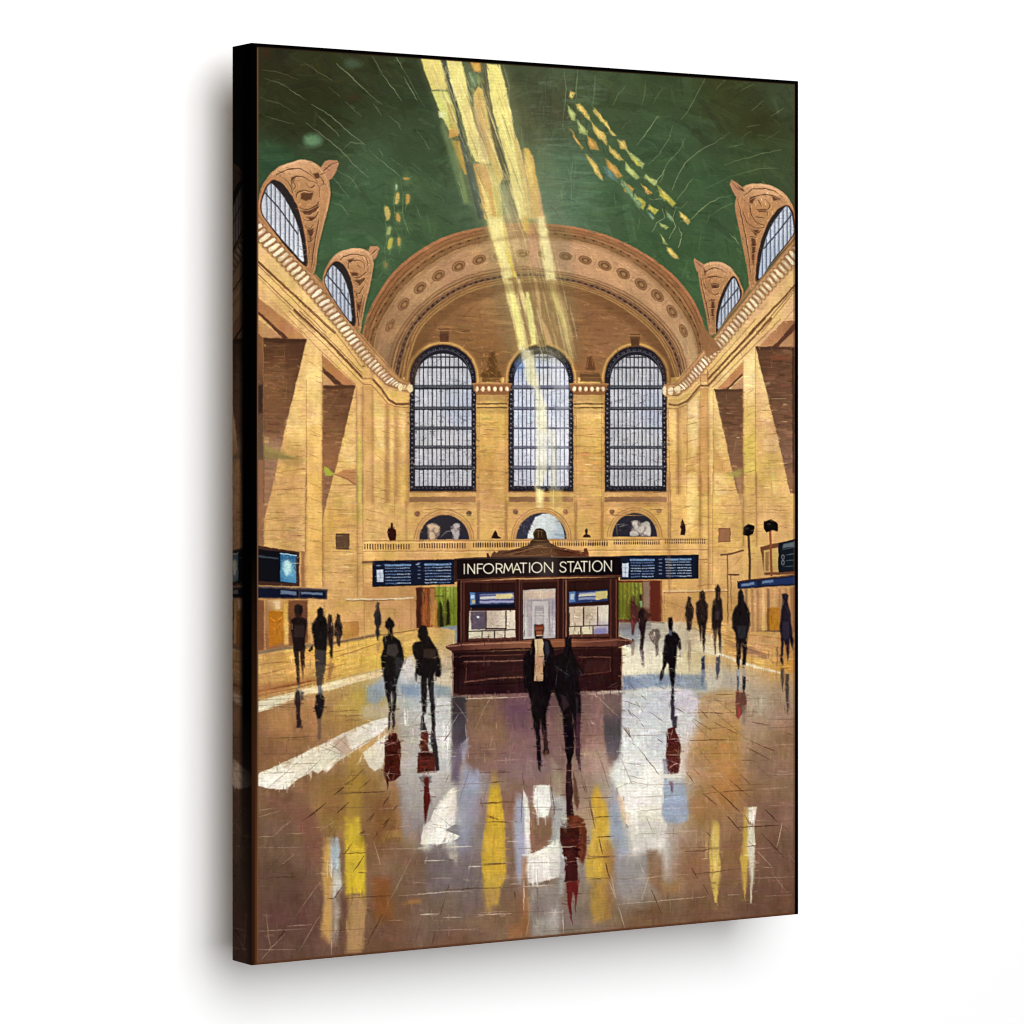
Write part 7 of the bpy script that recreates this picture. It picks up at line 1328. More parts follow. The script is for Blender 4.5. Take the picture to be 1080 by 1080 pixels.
# the pair in front of the booth
P_MAN = person(D5, [(298, 128, 358, 128, 360, 165, 352, 200, 350, 228, 400, 240, 430, 300, 435, 420, 430, 520, 420, 600, 395, 690, 375, 760, 378, 860, 385, 960, 398, 1045, 360, 1050, 365, 960, 350, 880, 340, 800, 330, 900, 332, 1000, 338, 1085, 315, 1085, 315, 960, 290, 840, 270, 680, 250, 600, 225, 600, 218, 480, 215, 380, 240, 320, 270, 300, 280, 240, 305, 228, 300, 200)],
               'man in a dark open jacket over a pale shirt, left of the pair at the booth counter', (18, 14, 16), (38, 32, 36), br=120)
poly(C1(566, 430, 585, 430, 588, 540, 585, 605, 575, 590, 568, 520), (26, 20, 26), .95, soft=.6, pid=P_MAN); poly(C1(595, 380, 612, 420, 622, 505, 610, 525, 604, 480), (64, 38, 34), .9, soft=.7, pid=P_MAN); poly(ell(*C1(613, 512)[0], 2, 2.4), (110, 56, 44), .8)
poly(D5(295, 232, 350, 228, 362, 260, 355, 300, 362, 340, 355, 400, 356, 528, 292, 528, 296, 400, 300, 320), [(568, 680, (206, 182, 130)), (568, 700, (176, 128, 94)), (568, 715, (190, 156, 116))], 1, soft=.5, pid=part('shirt', P_MAN), wob=.7); lines(D5, [(318, 240, 320, 380), (300, 520, 355, 520)], .8, (120, 84, 62), .7)
poly(D5(302, 130, 358, 128, 356, 165, 350, 175, 348, 205, 310, 208, 305, 175, 298, 165), (136, 72, 46), 1, soft=.5, pid=part('head', P_MAN), wob=.6); poly(D5(300, 128, 360, 128, 355, 142, 305, 145), (104, 44, 28), .9, soft=.5); line(D5(305, 168, 352, 166), .9, (70, 30, 22), .9); line(D5(312, 185, 345, 184), .7, (190, 110, 70), .7); line(D5(312, 206, 348, 204), 1.2, (226, 206, 170), .8)
poly(D5(370, 240, 395, 260, 400, 320, 380, 380, 365, 300), (66, 66, 80), .6, soft=1)
person(D5, [(515, 220, 535, 205, 555, 220, 560, 290, 570, 340, 600, 400, 640, 460, 640, 485, 605, 470, 610, 560, 620, 640, 625, 740, 615, 860, 610, 960, 620, 1060, 600, 1085, 590, 1050, 592, 960, 580, 860, 565, 760, 560, 850, 575, 960, 570, 1040, 545, 1085, 520, 1030, 510, 960, 500, 860, 495, 760, 470, 690, 445, 630, 440, 610, 410, 612, 412, 500, 415, 380, 440, 350, 500, 330, 512, 290)],
       'person in dark clothes with one elbow out, right of the pair at the booth counter', (20, 16, 18), (42, 36, 40), br=130, extra=[((62, 44, 46), .6, (475, 620, 520, 640, 545, 700, 500, 740)), ((60, 52, 60), .5, (585, 640, 612, 660, 605, 760, 590, 740))])
idp = len(PARTS) - 1
poly(C1(695, 380, 745, 380, 742, 470, 735, 540, 722, 590, 712, 560, 700, 470), (22, 16, 20), .97, soft=.6, pid=idp); poly(C1(755, 320, 775, 330, 772, 520, 778, 600, 765, 590, 752, 500), (70, 44, 50), .9, soft=.8, pid=idp)
lines(D5, [(440, 420, 540, 490), (445, 560, 455, 480), (400, 600, 440, 600), (600, 430, 640, 490)], .5, (150, 140, 136), .5)
# reflection of the pair
poly(C1(708, 565, 735, 565, 732, 640, 742, 700, 735, 740, 745, 810, 715, 870, 708, 780, 706, 680), (44, 22, 26), .97, soft=.6, wob=.9); poly(C1(742, 600, 755, 650, 770, 740, 760, 790, 748, 750, 740, 680), (84, 50, 36), .8, soft=.8)
poly(C1(712, 810, 760, 810, 790, 830, 805, 880, 800, 1000, 780, 1040, 760, 1000, 770, 900, 712, 870), (104, 44, 26), .9, soft=1, wob=1.3)
poly(C1(680, 870, 770, 865, 768, 900, 770, 955, 760, 1010, 755, 1040, 700, 1030, 690, 960, 676, 930), (66, 24, 20), .97, soft=.7, wob=1.2, h=.4); brush(C1(680, 815, 795, 830, 790, 1020, 685, 1020), 90, 7, 2, .1, jit=.3, alpha=.6, spread=.5, light=(36, 12, 12))
poly(C4(805, 460, 868, 455, 870, 560, 800, 565, 802, 500), (62, 22, 20), .95, soft=.7, wob=1.2); poly(C4(808, 570, 880, 555, 870, 640, 862, 700, 860, 740, 855, 640, 845, 620, 835, 680, 842, 800, 828, 750, 815, 680), (104, 28, 28), .95, soft=.6, wob=1)
poly(C4(885, 250, 918, 290, 915, 400, 900, 475, 890, 440, 900, 360), (92, 42, 26), .85, soft=1, wob=1.2)
lines(C1, [(680, 960, 755, 958)], 1.5, (216, 196, 170), .9); lines(C1, [(690, 875, 775, 862, 830, 862), (705, 1030, 750, 1028), (704, 598, 740, 596)], .9, (170, 130, 104), .8)
# right side people
person(B7, [(478, 582, 488, 590, 490, 615, 500, 640, 500, 680, 492, 700, 490, 738, 472, 740, 470, 700, 464, 670, 464, 635, 472, 612)], 'small dark figure, first of the row along the right wall', (40, 28, 24))
person(B7, [(545, 550, 556, 565, 556, 600, 568, 620, 568, 680, 560, 710, 556, 780, 550, 840, 545, 790, 540, 720, 536, 790, 530, 740, 522, 700, 514, 660, 514, 615, 530, 600, 532, 565)], 'dark figure, second of the row along the right wall', (36, 26, 24))
person(B7, [(616, 525, 628, 545, 626, 580, 636, 600, 638, 680, 630, 730, 632, 790, 628, 850, 622, 780, 614, 730, 606, 790, 604, 855, 598, 760, 590, 720, 588, 650, 594, 605, 608, 590, 606, 545)], 'tall thin dark figure, third of the row along the right wall', (32, 24, 24), extra=[((130, 96, 66), .6, (600, 740, 610, 740, 606, 850, 600, 850)), ((70, 58, 60), .6, (605, 650, 625, 650, 622, 690, 608, 690))])
P4 = person(B7, [(715, 560, 725, 545, 736, 560, 740, 600, 755, 625, 768, 660, 768, 720, 756, 760, 752, 830, 748, 905, 734, 905, 735, 830, 730, 800, 724, 830, 722, 890, 716, 925, 706, 890, 706, 800, 700, 750, 688, 730, 685, 670, 695, 640, 712, 620)], 'largest dark figure, standing under the right sign strip', (24, 20, 22), extra=[((56, 58, 64), .5, (708, 720, 752, 720, 748, 780, 712, 780))], br=60)
person(B7, [(922, 570, 940, 565, 950, 575, 948, 600, 960, 660, 966, 720, 976, 790, 972, 835, 958, 780, 955, 850, 948, 880, 942, 830, 930, 790, 922, 900, 914, 890, 918, 800, 912, 720, 918, 650, 924, 610)], 'dark figure nearest the right edge beside the orange machine', (30, 24, 34), extra=[((56, 48, 66), .6, (925, 700, 955, 700, 955, 780, 925, 780)), ((170, 116, 50), .6, (928, 810, 945, 810, 942, 870, 930, 880))])
P_WM = person(B7, [(384, 682, 398, 680, 402, 700, 400, 745, 425, 758, 438, 785, 440, 830, 434, 832, 425, 810, 422, 850, 416, 900, 412, 960, 406, 1020, 408, 1060, 402, 1078, 396, 1065, 398, 1020, 390, 960, 384, 900, 375, 895, 362, 930, 358, 960, 345, 978, 342, 955, 352, 930, 356, 905, 358, 850, 365, 790, 372, 765, 388, 755, 382, 720)], 'figure in black carrying a small bag, walking alone right of the booth', (16, 12, 16), (34, 30, 32), br=70,
              extra=[((96, 108, 140), .8, (386, 738, 400, 742, 396, 765, 388, 765)), ((170, 160, 150), .7, (434, 835, 442, 840, 446, 875, 438, 870))])
person(B7, [(238, 660, 250, 640, 262, 640, 275, 655, 300, 670, 280, 690, 272, 720, 266, 780, 260, 835, 248, 835, 250, 770, 244, 720, 236, 690)], 'dark blurred figure with one arm out, just right of the booth', (32, 20, 22), extra=[((80, 44, 36), .7, (262, 655, 300, 668, 285, 690, 268, 690)), ((130, 170, 130), .7, (246, 605, 256, 600, 256, 630, 248, 635)), ((40, 24, 24), .9, (244, 575, 256, 572, 256, 602, 246, 602))])
person(B7, [(208, 585, 216, 580, 222, 610, 234, 640, 234, 700, 222, 720, 216, 765, 210, 760, 208, 700, 203, 640)], 'slim brown figure in the right glowing doorway', (78, 36, 34))
person(B7, [(288, 760, 310, 735, 338, 740, 345, 770, 334, 800, 332, 860, 326, 865, 320, 810, 300, 790)], 'grey smudged figure on the pale floor right of the booth', (96, 84, 74))
# reflections, right
for f, q, c, a in ((B7, (200, 790, 222, 790, 218, 860, 206, 862), (130, 104, 90), .7), (B7, (250, 835, 266, 840, 266, 910, 255, 905), (80, 62, 76), .8), (B7, (472, 790, 490, 790, 490, 880, 482, 940, 474, 870), (140, 122, 96), .7), (B7, (538, 870, 556, 860, 556, 960, 550, 1010, 538, 1000), (84, 100, 124), .7), (B7, (538, 880, 552, 865, 554, 925, 540, 925), (40, 44, 66), .9),
                   (B7, (608, 870, 626, 862, 628, 930, 612, 975, 608, 920), (56, 58, 74), .85), (B7, (704, 925, 722, 930, 722, 1020, 712, 1035), (150, 150, 156), .8), (B7, (734, 905, 748, 905, 748, 980, 735, 980), (140, 140, 146), .6), (B7, (735, 960, 748, 965, 748, 1010, 740, 1045, 733, 1010), (30, 28, 34), .95), (B7, (706, 960, 716, 960, 716, 1030, 708, 1030), (44, 50, 66), .8),
                   (D4, (130, 690, 200, 700, 212, 780, 205, 830, 180, 860, 150, 910, 125, 880, 120, 780), (92, 52, 40), .9), (D4, (140, 820, 165, 810, 165, 890, 145, 905), (176, 56, 52), .85), (D4, (172, 800, 212, 800, 205, 930, 180, 960), (120, 104, 92), .7), (D4, (120, 690, 150, 680, 155, 700, 130, 705), (150, 60, 50), .7),
                   (D4, (488, 500, 512, 500, 516, 600, 505, 690, 490, 600), (62, 52, 48), .85), (D4, (525, 550, 558, 550, 555, 700, 550, 880, 540, 860, 530, 700), (56, 46, 50), .85), (D4, (450, 330, 468, 320, 468, 400, 455, 480), (110, 84, 60), .7),
                   (C2, (330, 285, 348, 285, 350, 370, 366, 370, 362, 430, 345, 440, 330, 380), (48, 38, 52), .9), (C2, (312, 435, 350, 425, 358, 460, 375, 490, 382, 520, 380, 600, 370, 665, 330, 672, 312, 640, 305, 560, 308, 490), (82, 32, 25), .97), (C2, (290, 590, 318, 590, 318, 670, 295, 670), (110, 110, 124), .6),
                   (C2, (325, 710, 340, 705, 342, 760, 335, 770), (120, 84, 90), .7)):
    poly(f(*q), c, a, soft=.8, wob=1.3)
brush(C2(312, 490, 378, 490, 375, 660, 315, 660), 60, 6, 1.8, .1, jit=.3, alpha=.6, spread=.4, light=(60, 24, 24)); lines(C2, [(312, 490, 380, 488), (310, 570, 380, 572), (320, 640, 350, 620, 375, 615), (312, 440, 320, 490), (340, 440, 330, 480), (350, 540, 375, 560), (330, 600, 370, 620)], .8, (216, 190, 170), .8)
line(C2(290, 685, 400, 685), 1.4, (214, 210, 200), .7); lines(C2, [(325, 705, 340, 765), (345, 700, 340, 765), (320, 715, 335, 740)], .6, (80, 50, 60), .8)
lines(C2, [(330, 175, 300, 180)], .1, (0, 0, 0), 0)

# ---------------------------------------------------------------- finishing coats
def loose(q, n, L, W, a, **k):
    brush(q, n, L, W, a, **k)
loose(rect(266, 400, 842, 560), 3600, 6, 1.4, 0.0, jit=.07, alpha=.36, spread=.35, hue=.018, near=1.2, h=.2)
loose(rect(266, 560, 482, 700), 1500, 4, 1.0, 0.0, jit=.08, alpha=.42, spread=.5, hue=.012, near=1.0, h=.2)
loose(rect(655, 612, 842, 700), 1000, 4, 1.0, 1.2, jit=.09, alpha=.42, spread=.6, hue=.012, near=1.0, h=.2)
loose(rect(266, 690, 842, 1016), 7000, 9, 1.6, lambda x, y: 1.57 if rng.rand() < .5 else 0., jit=.07, alpha=.4, spread=.15, hue=.016, near=2.0, h=.25)
loose(rect(300, 640, 830, 800), 1500, 7, 1.2, 1.57, jit=.12, alpha=.45, spread=.1, hue=.012, near=1.6, h=.25)
loose(rect(266, 50, 842, 400), 4200, 7, 1.1, sweep, jit=.10, alpha=.34, spread=.5, hue=.012, near=1.3, h=.25)
HB, WB = img.shape[:2]
xs = X0 + np.arange(WB) / S; ys = Y0 + np.arange(HB) / S
g1 = noise((HB, WB), 1.6, 1.3, 51); g2 = noise((HB, WB), 6, 2.2, 52); g3 = noise((HB, WB), 30, 24, 53); g4 = noise((HB, WB), 3, 9, 54)
# broad warm and cool drifts in the golden walls
wallm = np.zeros((HB, WB), np.float32)
for q in (LW, RW, BW):
    r_ = poly_mask(q, 1.5, 0)
    (a0, a1, b0, b1), mm = r_
    wallm[b0:b1, a0:a1] = np.maximum(wallm[b0:b1, a0:a1], mm)
sel = np.clip((img[..., 0] - .62) / .12, 0, 1) * np.clip((img[..., 0] - img[..., 2] - .12) / .1, 0, 1) * wallm
n1 = noise((HB, WB), 26, 60, 61) + noise((HB, WB), 10, 24, 62) * .6; n2 = noise((HB, WB), 34, 20, 63) + noise((HB, WB), 8, 5, 64) * .5
img += (sel * n1 * .040)[..., None] * np.array([1, 1.05, .9], np.float32) + (sel * n2 * .026)[..., None] * np.array([.25, -.35, .7], np.float32)
fl_ = np.clip((ys - 700) / 40, 0, 1)[:, None]
n3 = noise((HB, WB), 22, 46, 71) + noise((HB, WB), 7, 18, 72) * .7; n4 = noise((HB, WB), 60, 16, 73) + noise((HB, WB), 14, 6, 74) * .6
img += (fl_ * n3 * .020)[..., None] * np.array([1, .9, .8], np.float32) + (fl_ * n4 * .014)[..., None] * np.array([.6, -.1, .9], np.float32)
# local contrast, as a stiff brush leaves it
def blur(a, r):
    k = 2 * r + 1
    for ax in (0, 1):
        pad = [(0, 0)] * a.ndim; pad[ax] = (r + 1, r)
        c = np.cumsum(np.pad(a, pad, mode='edge'), axis=ax, dtype=np.float64)
        a = (np.take(c, np.arange(k, c.shape[ax]), axis=ax) - np.take(c, np.arange(0, c.shape[ax] - k), axis=ax)) / k
    return a.astype(np.float32)
img = np.clip(img, 0, 1)
img = img + .75 * (img - blur(img, 1)) + .16 * (img - blur(img, 6))
img = np.clip(img, 0, 1)
g_ = img @ np.array([.3, .55, .15], np.float32)
img = g_[..., None] + (img - g_[..., None]) * np.array([.89, .88, .88], np.float32)
img = np.clip((img - .5) * 1.05 + .507, 0, 1) * np.clip(img / .06, 0, 1) ** .15
img[..., 0] += .006
gm = np.clip((img[..., 1] - np.maximum(img[..., 0], img[..., 2])) / .05, 0, 1)[..., None] * (ys < 420)[:, None, None]
img = img * (1 - gm * .20) + (img.mean(2, keepdims=True) * np.array([1.0, 1.08, .88], np.float32)) * gm * .20
img = img * (1 + gm * .09)
img = np.clip(img, 0, 1)
lum = img.mean(2)
amp = .018 + .06 * lum
img *= (1 + (g1 * amp * .8 + g2 * amp * .6 + g3 * .04 + g4 * amp * .5))[..., None]
# woven thread of the printed canvas: offset rows of dots, strongest in the light paint
px, py = 3.1, 3.3
wv = np.sin(2 * np.pi * xs / px)[None, :] * np.where((np.floor(ys / py * 2) % 2) > 0, 1, -1)[:, None] * .5 + np.sin(2 * np.pi * ys / py * 1.0)[:, None] * .6
img *= (1 + wv * (.012 + .035 * np.clip(lum - .25, 0, 1)))[..., None]


# ------------------------------------------------------------------
#  THE CANVAS, THE WALL, THE LIGHT
# ------------------------------------------------------------------
import bpy

F = 3620.0                      # focal length in sheet units (long lens)
CX, HOR = 540.0, 461.4          # optical axis / eye level on the sheet
H = 1.0                         # canvas height, metres
Z1 = F * H / 973.4; Z2 = F * H / 878.9
XL = (266.3 - CX) / F * Z1; XR = (842.6 - CX) / F * Z2
W = math.hypot(XR - XL, Z2 - Z1)
TH = math.atan2(Z2 - Z1, XR - XL)
DEPTH = 0.046
GAP = 0.075
yF = -(GAP + DEPTH)             # front face of the canvas; the wall is y = 0
ct, st = math.cos(TH), math.sin(TH)
# camera position: left edge of the canvas sits at (XL, Z1) in camera space
cam_x = 0.0 - (XL * ct + Z1 * st)
cam_y = yF - (XL * -st + Z1 * ct)
top_left = (HOR - 45.0) / F * Z1
zc = 1.5
z_top = zc + top_left; z_bot = z_top - H

def sheet(u, v, d=0.0):
    """where the canvas point (u across, v down, d towards the wall) lies on the traced sheet"""
    x = u - cam_x; y = (yF + d) - cam_y
    xc = x * ct - y * st; zd = x * st + y * ct
    return CX + F * xc / zd, HOR - F * ((z_top - v) - zc) / zd

def sample(buf, px, py):
    fx = np.clip((px - X0) * S - .5, 0, WPX - 1.001); fy = np.clip((py - Y0) * S - .5, 0, HPX - 1.001)
    ix = fx.astype(int); iy = fy.astype(int)
    ax = fx - ix; ay = fy - iy
    if buf.ndim == 3:
        ax = ax[..., None]; ay = ay[..., None]
    return (buf[iy, ix] * (1 - ax) + buf[iy, ix + 1] * ax) * (1 - ay) + (buf[iy + 1, ix] * (1 - ax) + buf[iy + 1, ix + 1] * ax) * ay

def s2l(c):
    c = np.clip(c, 0, 1)
    return np.where(c <= .04045, c / 12.92, ((c + .055) / 1.055) ** 2.4)

scene = bpy.context.scene
coll = scene.collection

def setp(o, label=None, cat=None, kind=None, group=None):
    if label: o['label'] = label
    if cat: o['category'] = cat
    if kind: o['kind'] = kind
    if group: o['group'] = group
    return o

def make_mesh(name, verts, faces, mat, parent=None, colors=None, smooth=True):
    me = bpy.data.meshes.new(name)
    nv, nf = len(verts), len(faces)
    me.vertices.add(nv); me.vertices.foreach_set('co', np.asarray(verts, np.float32).ravel())
    fa = np.asarray(faces, np.int32)
    me.loops.add(nf * 4); me.loops.foreach_set('vertex_index', fa.ravel())
    me.polygons.add(nf); me.polygons.foreach_set('loop_start', np.arange(nf, dtype=np.int32) * 4)
    try:
        me.polygons.foreach_set('loop_total', np.full(nf, 4, np.int32))
    except Exception:
        pass
    me.update(calc_edges=True)
    me.polygons.foreach_set('use_smooth', np.full(nf, smooth))
    if colors is not None:
        at = me.color_attributes.new('paint', 'FLOAT_COLOR', 'POINT')
        rgba = np.ones((nv, 4), np.float32); rgba[:, :3] = colors
        at.data.foreach_set('color', rgba.ravel())
    me.materials.append(mat)
    o = bpy.data.objects.new(name, me); coll.objects.link(o)
    if parent: o.parent = parent
    return o

# materials --------------------------------------------------------
def new_mat(name):
    m = bpy.data.materials.new(name); m.use_nodes = True
    return m, m.node_tree.nodes, m.node_tree.links, m.node_tree.nodes['Principled BSDF']

def paint_mat():
    m, n, l, b = new_mat('printed_canvas')
    a = n.new('ShaderNodeAttribute'); a.attribute_name = 'paint'
    out = b.outputs['BSDF'].links[0].to_node; n.remove(b)
    b = n.new('ShaderNodeBsdfDiffuse'); b.inputs['Roughness'].default_value = .3
    l.new(b.outputs['BSDF'], out.inputs['Surface'])
    l.new(a.outputs['Color'], b.inputs['Color'])
    tc = n.new('ShaderNodeTexCoord')
    w1 = n.new('ShaderNodeTexWave'); w1.wave_type = 'BANDS'; w1.bands_direction = 'X'; w1.inputs['Scale'].default_value = 95; w1.inputs['Distortion'].default_value = 1.2; w1.inputs['Detail Scale'].default_value = 3
    w2 = n.new('ShaderNodeTexWave'); w2.wave_type = 'BANDS'; w2.bands_direction = 'Z'; w2.inputs['Scale'].default_value = 95; w2.inputs['Distortion'].default_value = 1.2; w2.inputs['Detail Scale'].default_value = 3
    nz = n.new('ShaderNodeTexNoise'); nz.inputs['Scale'].default_value = 420; nz.inputs['Detail'].default_value = 3
    l.new(tc.outputs['Object'], w1.inputs['Vector']); l.new(tc.outputs['Object'], w2.inputs['Vector']); l.new(tc.outputs['Object'], nz.inputs['Vector'])
    mx = n.new('ShaderNodeMath'); mx.operation = 'MULTIPLY'; l.new(w1.outputs['Fac'], mx.inputs[0]); l.new(w2.outputs['Fac'], mx.inputs[1])
    ad = n.new('ShaderNodeMath'); ad.operation = 'ADD'; l.new(mx.outputs[0], ad.inputs[0]); l.new(nz.outputs['Fac'], ad.inputs[1])
    bp = n.new('ShaderNodeBump'); bp.inputs['Strength'].default_value = .25; bp.inputs['Distance'].default_value = .0006
    l.new(ad.outputs[0], bp.inputs['Height']); l.new(bp.outputs['Normal'], b.inputs['Normal'])
    return m

def plain_mat(name, c, rough, nscale=60, amt=.08, bump=.0002):
    m, n, l, b = new_mat(name)
    tc = n.new('ShaderNodeTexCoord'); nz = n.new('ShaderNodeTexNoise'); nz.inputs['Scale'].default_value = nscale; nz.inputs['Detail'].default_value = 5
    l.new(tc.outputs['Object'], nz.inputs['Vector'])
    cr = n.new('ShaderNodeValToRGB')
    cr.color_ramp.elements[0].color = tuple(v * (1 - amt) for v in c) + (1,); cr.color_ramp.elements[1].color = tuple(min(1, v * (1 + amt)) for v in c) + (1,)
    l.new(nz.outputs['Fac'], cr.inputs['Fac']); l.new(cr.outputs['Color'], b.inputs['Base Color'])
    b.inputs['Roughness'].default_value = rough; b.inputs['Specular IOR Level'].default_value = .2
    bp = n.new('ShaderNodeBump'); bp.inputs['Strength'].default_value = .1; bp.inputs['Distance'].default_value = bump
    l.new(nz.outputs['Fac'], bp.inputs['Height']); l.new(bp.outputs['Normal'], b.inputs['Normal'])
    return m

M_PAINT = paint_mat()
M_WALL = plain_mat('white_wall_paint', (.86, .86, .86), .95, 30, .006)
M_WOOD = plain_mat('pine_bar', (.45, .31, .18), .7, 25, .25, .0006)
M_BLACK = plain_mat('black_cloth', (.004, .0035, .0035), .9, 200, .2)

# exposure of the picture: paint colours are the traced ones divided by the light that falls on them
E_FRONT = 1.22

# the canvas -------------------------------------------------------
root = bpy.data.objects.new('canvas_print', None); coll.objects.link(root)
root.location = (0, yF + DEPTH, z_bot)
setp(root, 'tall stretched canvas print of a golden station hall, black edges, on the white wall', 'canvas print')
ox, oy, oz = 0.0, yF + DEPTH, z_bot

NU, NV = 1000, 1660
us = np.linspace(0, W, NU); vs = np.linspace(0, H, NV)
U, V = np.meshgrid(us, vs)
PXs, PYs = sheet(U, V)
C = sample(img, PXs, PYs)
# printed border: black wrap showing at top, right and left of the face
def border(C, U, V):
    def k(d, w):
        return np.clip((w - d) / .0007 + .5, 0, 1)[..., None]
    brown = col((112, 74, 48))
    ml = k(U, .0072) ; C = C * (1 - ml) + brown * ml
    mt = k(V, .0048) ; C = C * (1 - mt) + col((44, 30, 20)) * mt
    mr = k(W - U, .0085) * .45 ; C = C * (1 - mr) + brown * .8 * mr
    mb = k(H - V, .0030) * .8 ; C = C * (1 - mb) + col((92, 54, 34)) * mb
    fade = np.clip((V - .55) / .35, 0, 1)[..., None]
    ml = k(U, .0055); blk = col((3, 2, 2)) * (1 - fade) + col((88, 50, 26)) * fade
    C = C * (1 - ml) + blk * ml
    mt = k(V, .0038); C = C * (1 - mt) + col((4, 3, 3)) * mt
    mr = k(W - U, .0060); C = C * (1 - mr) + col((3, 2, 2)) * mr
    ml = k(U, .0030) * fade; C = C * (1 - ml) + col((50, 26, 14)) * ml
    return C
C = border(C, U, V)
Hh = sample(hgt, PXs, PYs)
idg = idb[np.clip(((PYs - Y0) * S).astype(int), 0, HPX - 1), np.clip(((PXs - X0) * S).astype(int), 0, WPX - 1)]
R = .0022
def drop(d):
    d = np.minimum(d, R)
    return R - np.sqrt(np.maximum(0, R * R - (R - d) ** 2))
rel = np.clip(Hh, -.6, 1.6) * .00016
edge = np.minimum(np.minimum(U, W - U), np.minimum(V, H - V))
yy = drop(edge) - rel * np.clip((edge - .003) / .004, 0, 1)
yF_loc = yF - oy
VX = np.stack([U, yF_loc + yy, H - V], -1).reshape(-1, 3).astype(np.float32)
LC = (s2l(C) / E_FRONT).reshape(-1, 3)
LC = np.clip(LC, 0.0003, .97)
fi = (np.arange(NV - 1)[:, None] * NU + np.arange(NU - 1)[None, :])
quads = np.stack([fi, fi + NU, fi + NU + 1, fi + 1], -1)
fid = idg[:-1, :-1].copy()
EB = 3                                     # the painted border belongs to the canvas sheet itself
P_EDGE = len(PARTS)
PARTS.append(('printed_border', None, 'thin black border round the picture'))
uc = U[:-1, :-1]; vc = V[:-1, :-1]
fid[(uc < .0075) | (W - uc < .0055) | (vc < .0034) | (H - vc < .003)] = P_EDGE
# small scraps left over by later strokes go back to whatever lies round them
counts = np.bincount(fid.ravel(), minlength=len(PARTS))
objs = {}
def top_name(i):
    return PARTS[i][0]
for i, (nm, par, lab) in enumerate(PARTS):
    if par is None and counts[i] == 0 and not any(p[1] == i and counts[j] > 0 for j, p in enumerate(PARTS)):
        continue
    if par is not None and counts[i] < 12:
        continue
    if counts[i] < 12 and par is None:
        continue
    q = quads[fid == i].reshape(-1, 4)
    used = np.unique(q)
    remap = np.zeros(NU * NV, np.int32); remap[used] = np.arange(len(used))
    o = make_mesh(nm, VX[used], remap[q], M_PAINT, None, LC[used])
    objs[i] = o
    if lab: o['label'] = lab
for i, o in objs.items():
    par = PARTS[i][1]
    o.parent = objs[par] if par is not None and par in objs else root
# faces whose part was too small to keep
lost = [i for i in range(len(PARTS)) if counts[i] > 0 and i not in objs]
if lost:
    q = quads[np.isin(fid, lost)].reshape(-1, 4); used = np.unique(q)
    remap = np.zeros(NU * NV, np.int32); remap[used] = np.arange(len(used))
    make_mesh('paint_scraps', VX[used], remap[q], M_PAINT, root, LC[used])

# wrapped edges
def side(name, P, Nn, Nd, colour, lab):
    """P(s, d): local point, s along the edge 0..1, d from the face 0..1"""
    s_, d_ = np.meshgrid(np.linspace(0, 1, Nn), np.linspace(0, 1, Nd), indexing='ij')
    pts = P(s_, d_).reshape(-1, 3)
    c = np.clip(s2l(colour(s_, d_)) / E_FRONT, .0002, .97).reshape(-1, 3)
    k = (np.arange(Nn - 1)[:, None] * Nd + np.arange(Nd - 1)[None, :])
    f = np.stack([k, k + 1, k + Nd + 1, k + Nd], -1).reshape(-1, 4)
    o = make_mesh(name, pts, f, M_PAINT, root, c)
    o['label'] = lab
    return o
d0 = R
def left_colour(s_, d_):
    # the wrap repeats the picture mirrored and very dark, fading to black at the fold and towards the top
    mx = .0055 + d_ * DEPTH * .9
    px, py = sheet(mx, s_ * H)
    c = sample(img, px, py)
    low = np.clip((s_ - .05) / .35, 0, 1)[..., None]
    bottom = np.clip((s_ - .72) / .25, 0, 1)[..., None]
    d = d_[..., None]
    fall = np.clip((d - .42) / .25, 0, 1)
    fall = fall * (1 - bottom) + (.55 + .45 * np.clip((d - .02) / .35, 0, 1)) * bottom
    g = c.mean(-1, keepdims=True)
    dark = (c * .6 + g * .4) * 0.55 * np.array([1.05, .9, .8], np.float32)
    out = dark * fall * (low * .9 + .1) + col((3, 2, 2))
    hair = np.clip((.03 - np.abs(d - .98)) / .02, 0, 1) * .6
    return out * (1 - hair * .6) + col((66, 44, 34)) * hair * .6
blackf = lambda s_, d_: np.zeros(s_.shape + (3,), np.float32) + col((6, 5, 5))
brownf = lambda s_, d_: np.zeros(s_.shape + (3,), np.float32) + col((60, 38, 26))
bk = DEPTH
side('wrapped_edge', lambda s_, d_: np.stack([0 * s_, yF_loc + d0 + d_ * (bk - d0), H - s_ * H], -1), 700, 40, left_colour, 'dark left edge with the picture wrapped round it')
side('wrapped_edge', lambda s_, d_: np.stack([W + 0 * s_, yF_loc + d0 + d_ * (bk - d0), s_ * H], -1), 60, 8, blackf, 'plain black right edge')
side('wrapped_edge', lambda s_, d_: np.stack([W - s_ * W, yF_loc + d0 + d_ * (bk - d0), H + 0 * s_], -1), 60, 8, blackf, 'plain black top edge')
side('wrapped_edge', lambda s_, d_: np.stack([s_ * W, yF_loc + d0 + d_ * (bk - d0), 0 * s_], -1), 60, 8, brownf, 'brown bottom edge')

def box(name, lo, hi, mat, parent):
    (x0, y0, z0), (x1, y1, z1) = lo, hi
    v = [(x0, y0, z0), (x1, y0, z0), (x1, y1, z0), (x0, y1, z0), (x0, y0, z1), (x1, y0, z1), (x1, y1, z1), (x0, y1, z1)]
    f = [(0, 3, 2, 1), (4, 5, 6, 7), (0, 1, 5, 4), (1, 2, 6, 5), (2, 3, 7, 6), (3, 0, 4, 7)]
    return make_mesh(name, v, f, mat, parent, None, False)
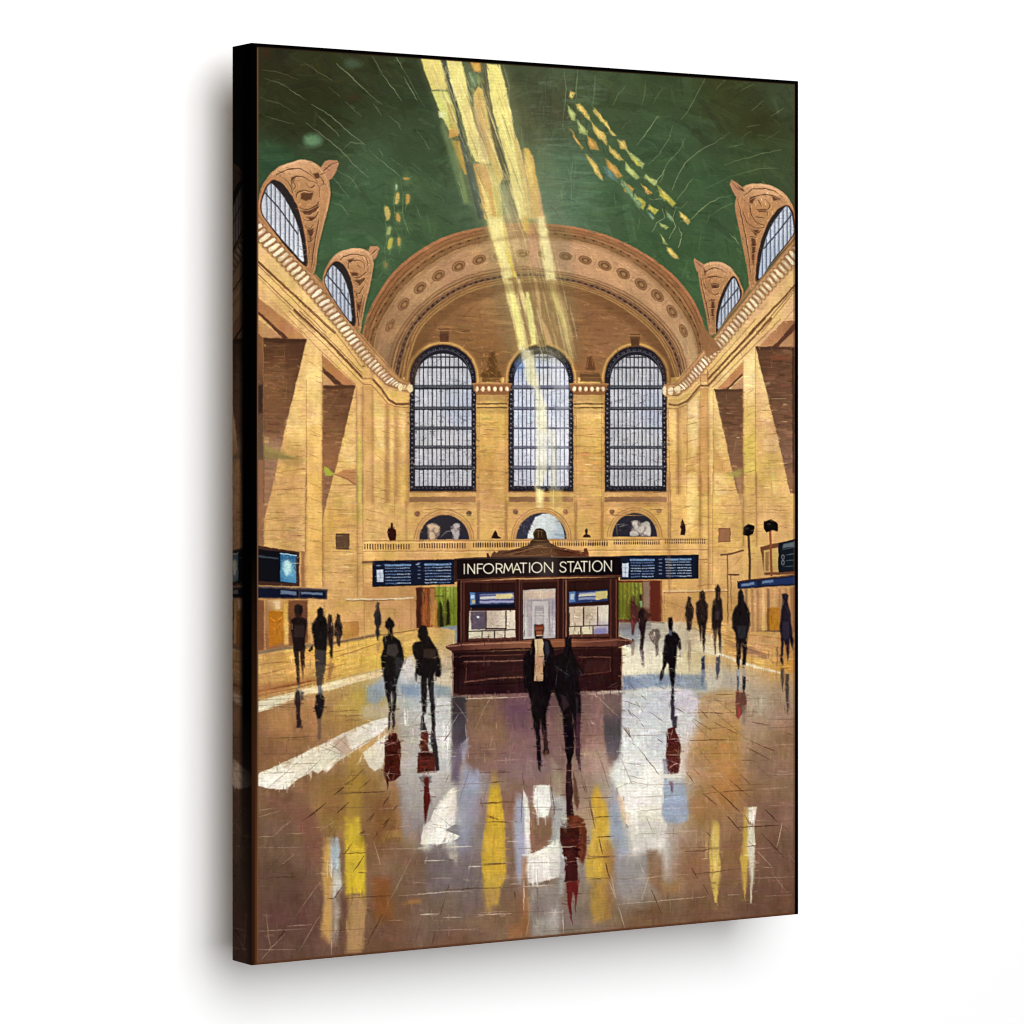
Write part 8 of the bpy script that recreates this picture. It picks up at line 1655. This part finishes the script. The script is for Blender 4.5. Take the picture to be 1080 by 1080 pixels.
# stretcher frame just inside the cloth
e = .001; bw = .04; y0_, y1_ = -DEPTH + .006, -.0005
box('stretcher_bar', (e, y0_, e), (bw, y1_, H - e), M_WOOD, root)
box('stretcher_bar', (W - bw, y0_, e), (W - e, y1_, H - e), M_WOOD, root)
box('stretcher_bar', (bw + .0005, y0_, e), (W - bw - .0005, y1_, bw), M_WOOD, root)
box('stretcher_bar', (bw + .0005, y0_, H - bw), (W - bw - .0005, y1_, H - e), M_WOOD, root)
for sx in (.2, W - .2):                      # stand-off blocks to the wall
    box('wall_spacer', (sx - .02, 0, H - .16), (sx + .02, GAP - .0005, H - .12), M_WOOD, root)
    box('wall_spacer', (sx - .02, 0, .12), (sx + .02, GAP - .0005, .16), M_WOOD, root)

# the wall ---------------------------------------------------------
wall = make_mesh('wall', [(-9, 0, -5), (11, 0, -5), (11, 0, 8), (-9, 0, 8)], [(0, 1, 2, 3)], M_WALL, None, None, False)
setp(wall, 'plain bright white wall behind the canvas print', 'wall', 'structure')

# light ------------------------------------------------------------
world = bpy.data.worlds.new('World'); scene.world = world; world.use_nodes = True
bg = world.node_tree.nodes['Background']; bg.inputs['Color'].default_value = (1, 1, 1, 1); bg.inputs['Strength'].default_value = 0.10
def area(loc, tgt, size, power):
    L = bpy.data.lights.new('softbox', 'AREA'); L.shape = 'DISK'; L.size = size; L.energy = power
    o = bpy.data.objects.new('softbox', L); coll.objects.link(o); o.location = loc
    import mathutils
    o.rotation_euler = (mathutils.Vector(tgt) - mathutils.Vector(loc)).to_track_quat('-Z', 'Y').to_euler()
    return o
mid = (W / 2, yF, (z_top + z_bot) / 2)
area((W / 2 - 1.3, -8.0, mid[2] + 2.25), mid, 8.3, 1068)

# camera -----------------------------------------------------------
cam = bpy.data.cameras.new('camera'); co = bpy.data.objects.new('camera', cam); coll.objects.link(co)
co.location = (cam_x, cam_y, zc); co.rotation_euler = (math.pi / 2, 0, -TH)
cam.sensor_width = 36; cam.sensor_fit = 'HORIZONTAL'; cam.lens = F / 1080 * 36; cam.shift_y = -(540 - HOR) / 1080
cam.clip_start = .05; cam.clip_end = 100
scene.camera = co
try:
    scene.cycles.filter_width = 1.15
except Exception:
    pass
scene.render.resolution_x = 1024; scene.render.resolution_y = 1024
scene.view_settings.view_transform = 'Standard'; scene.view_settings.look = 'None'; scene.view_settings.exposure = 0; scene.view_settings.gamma = 1
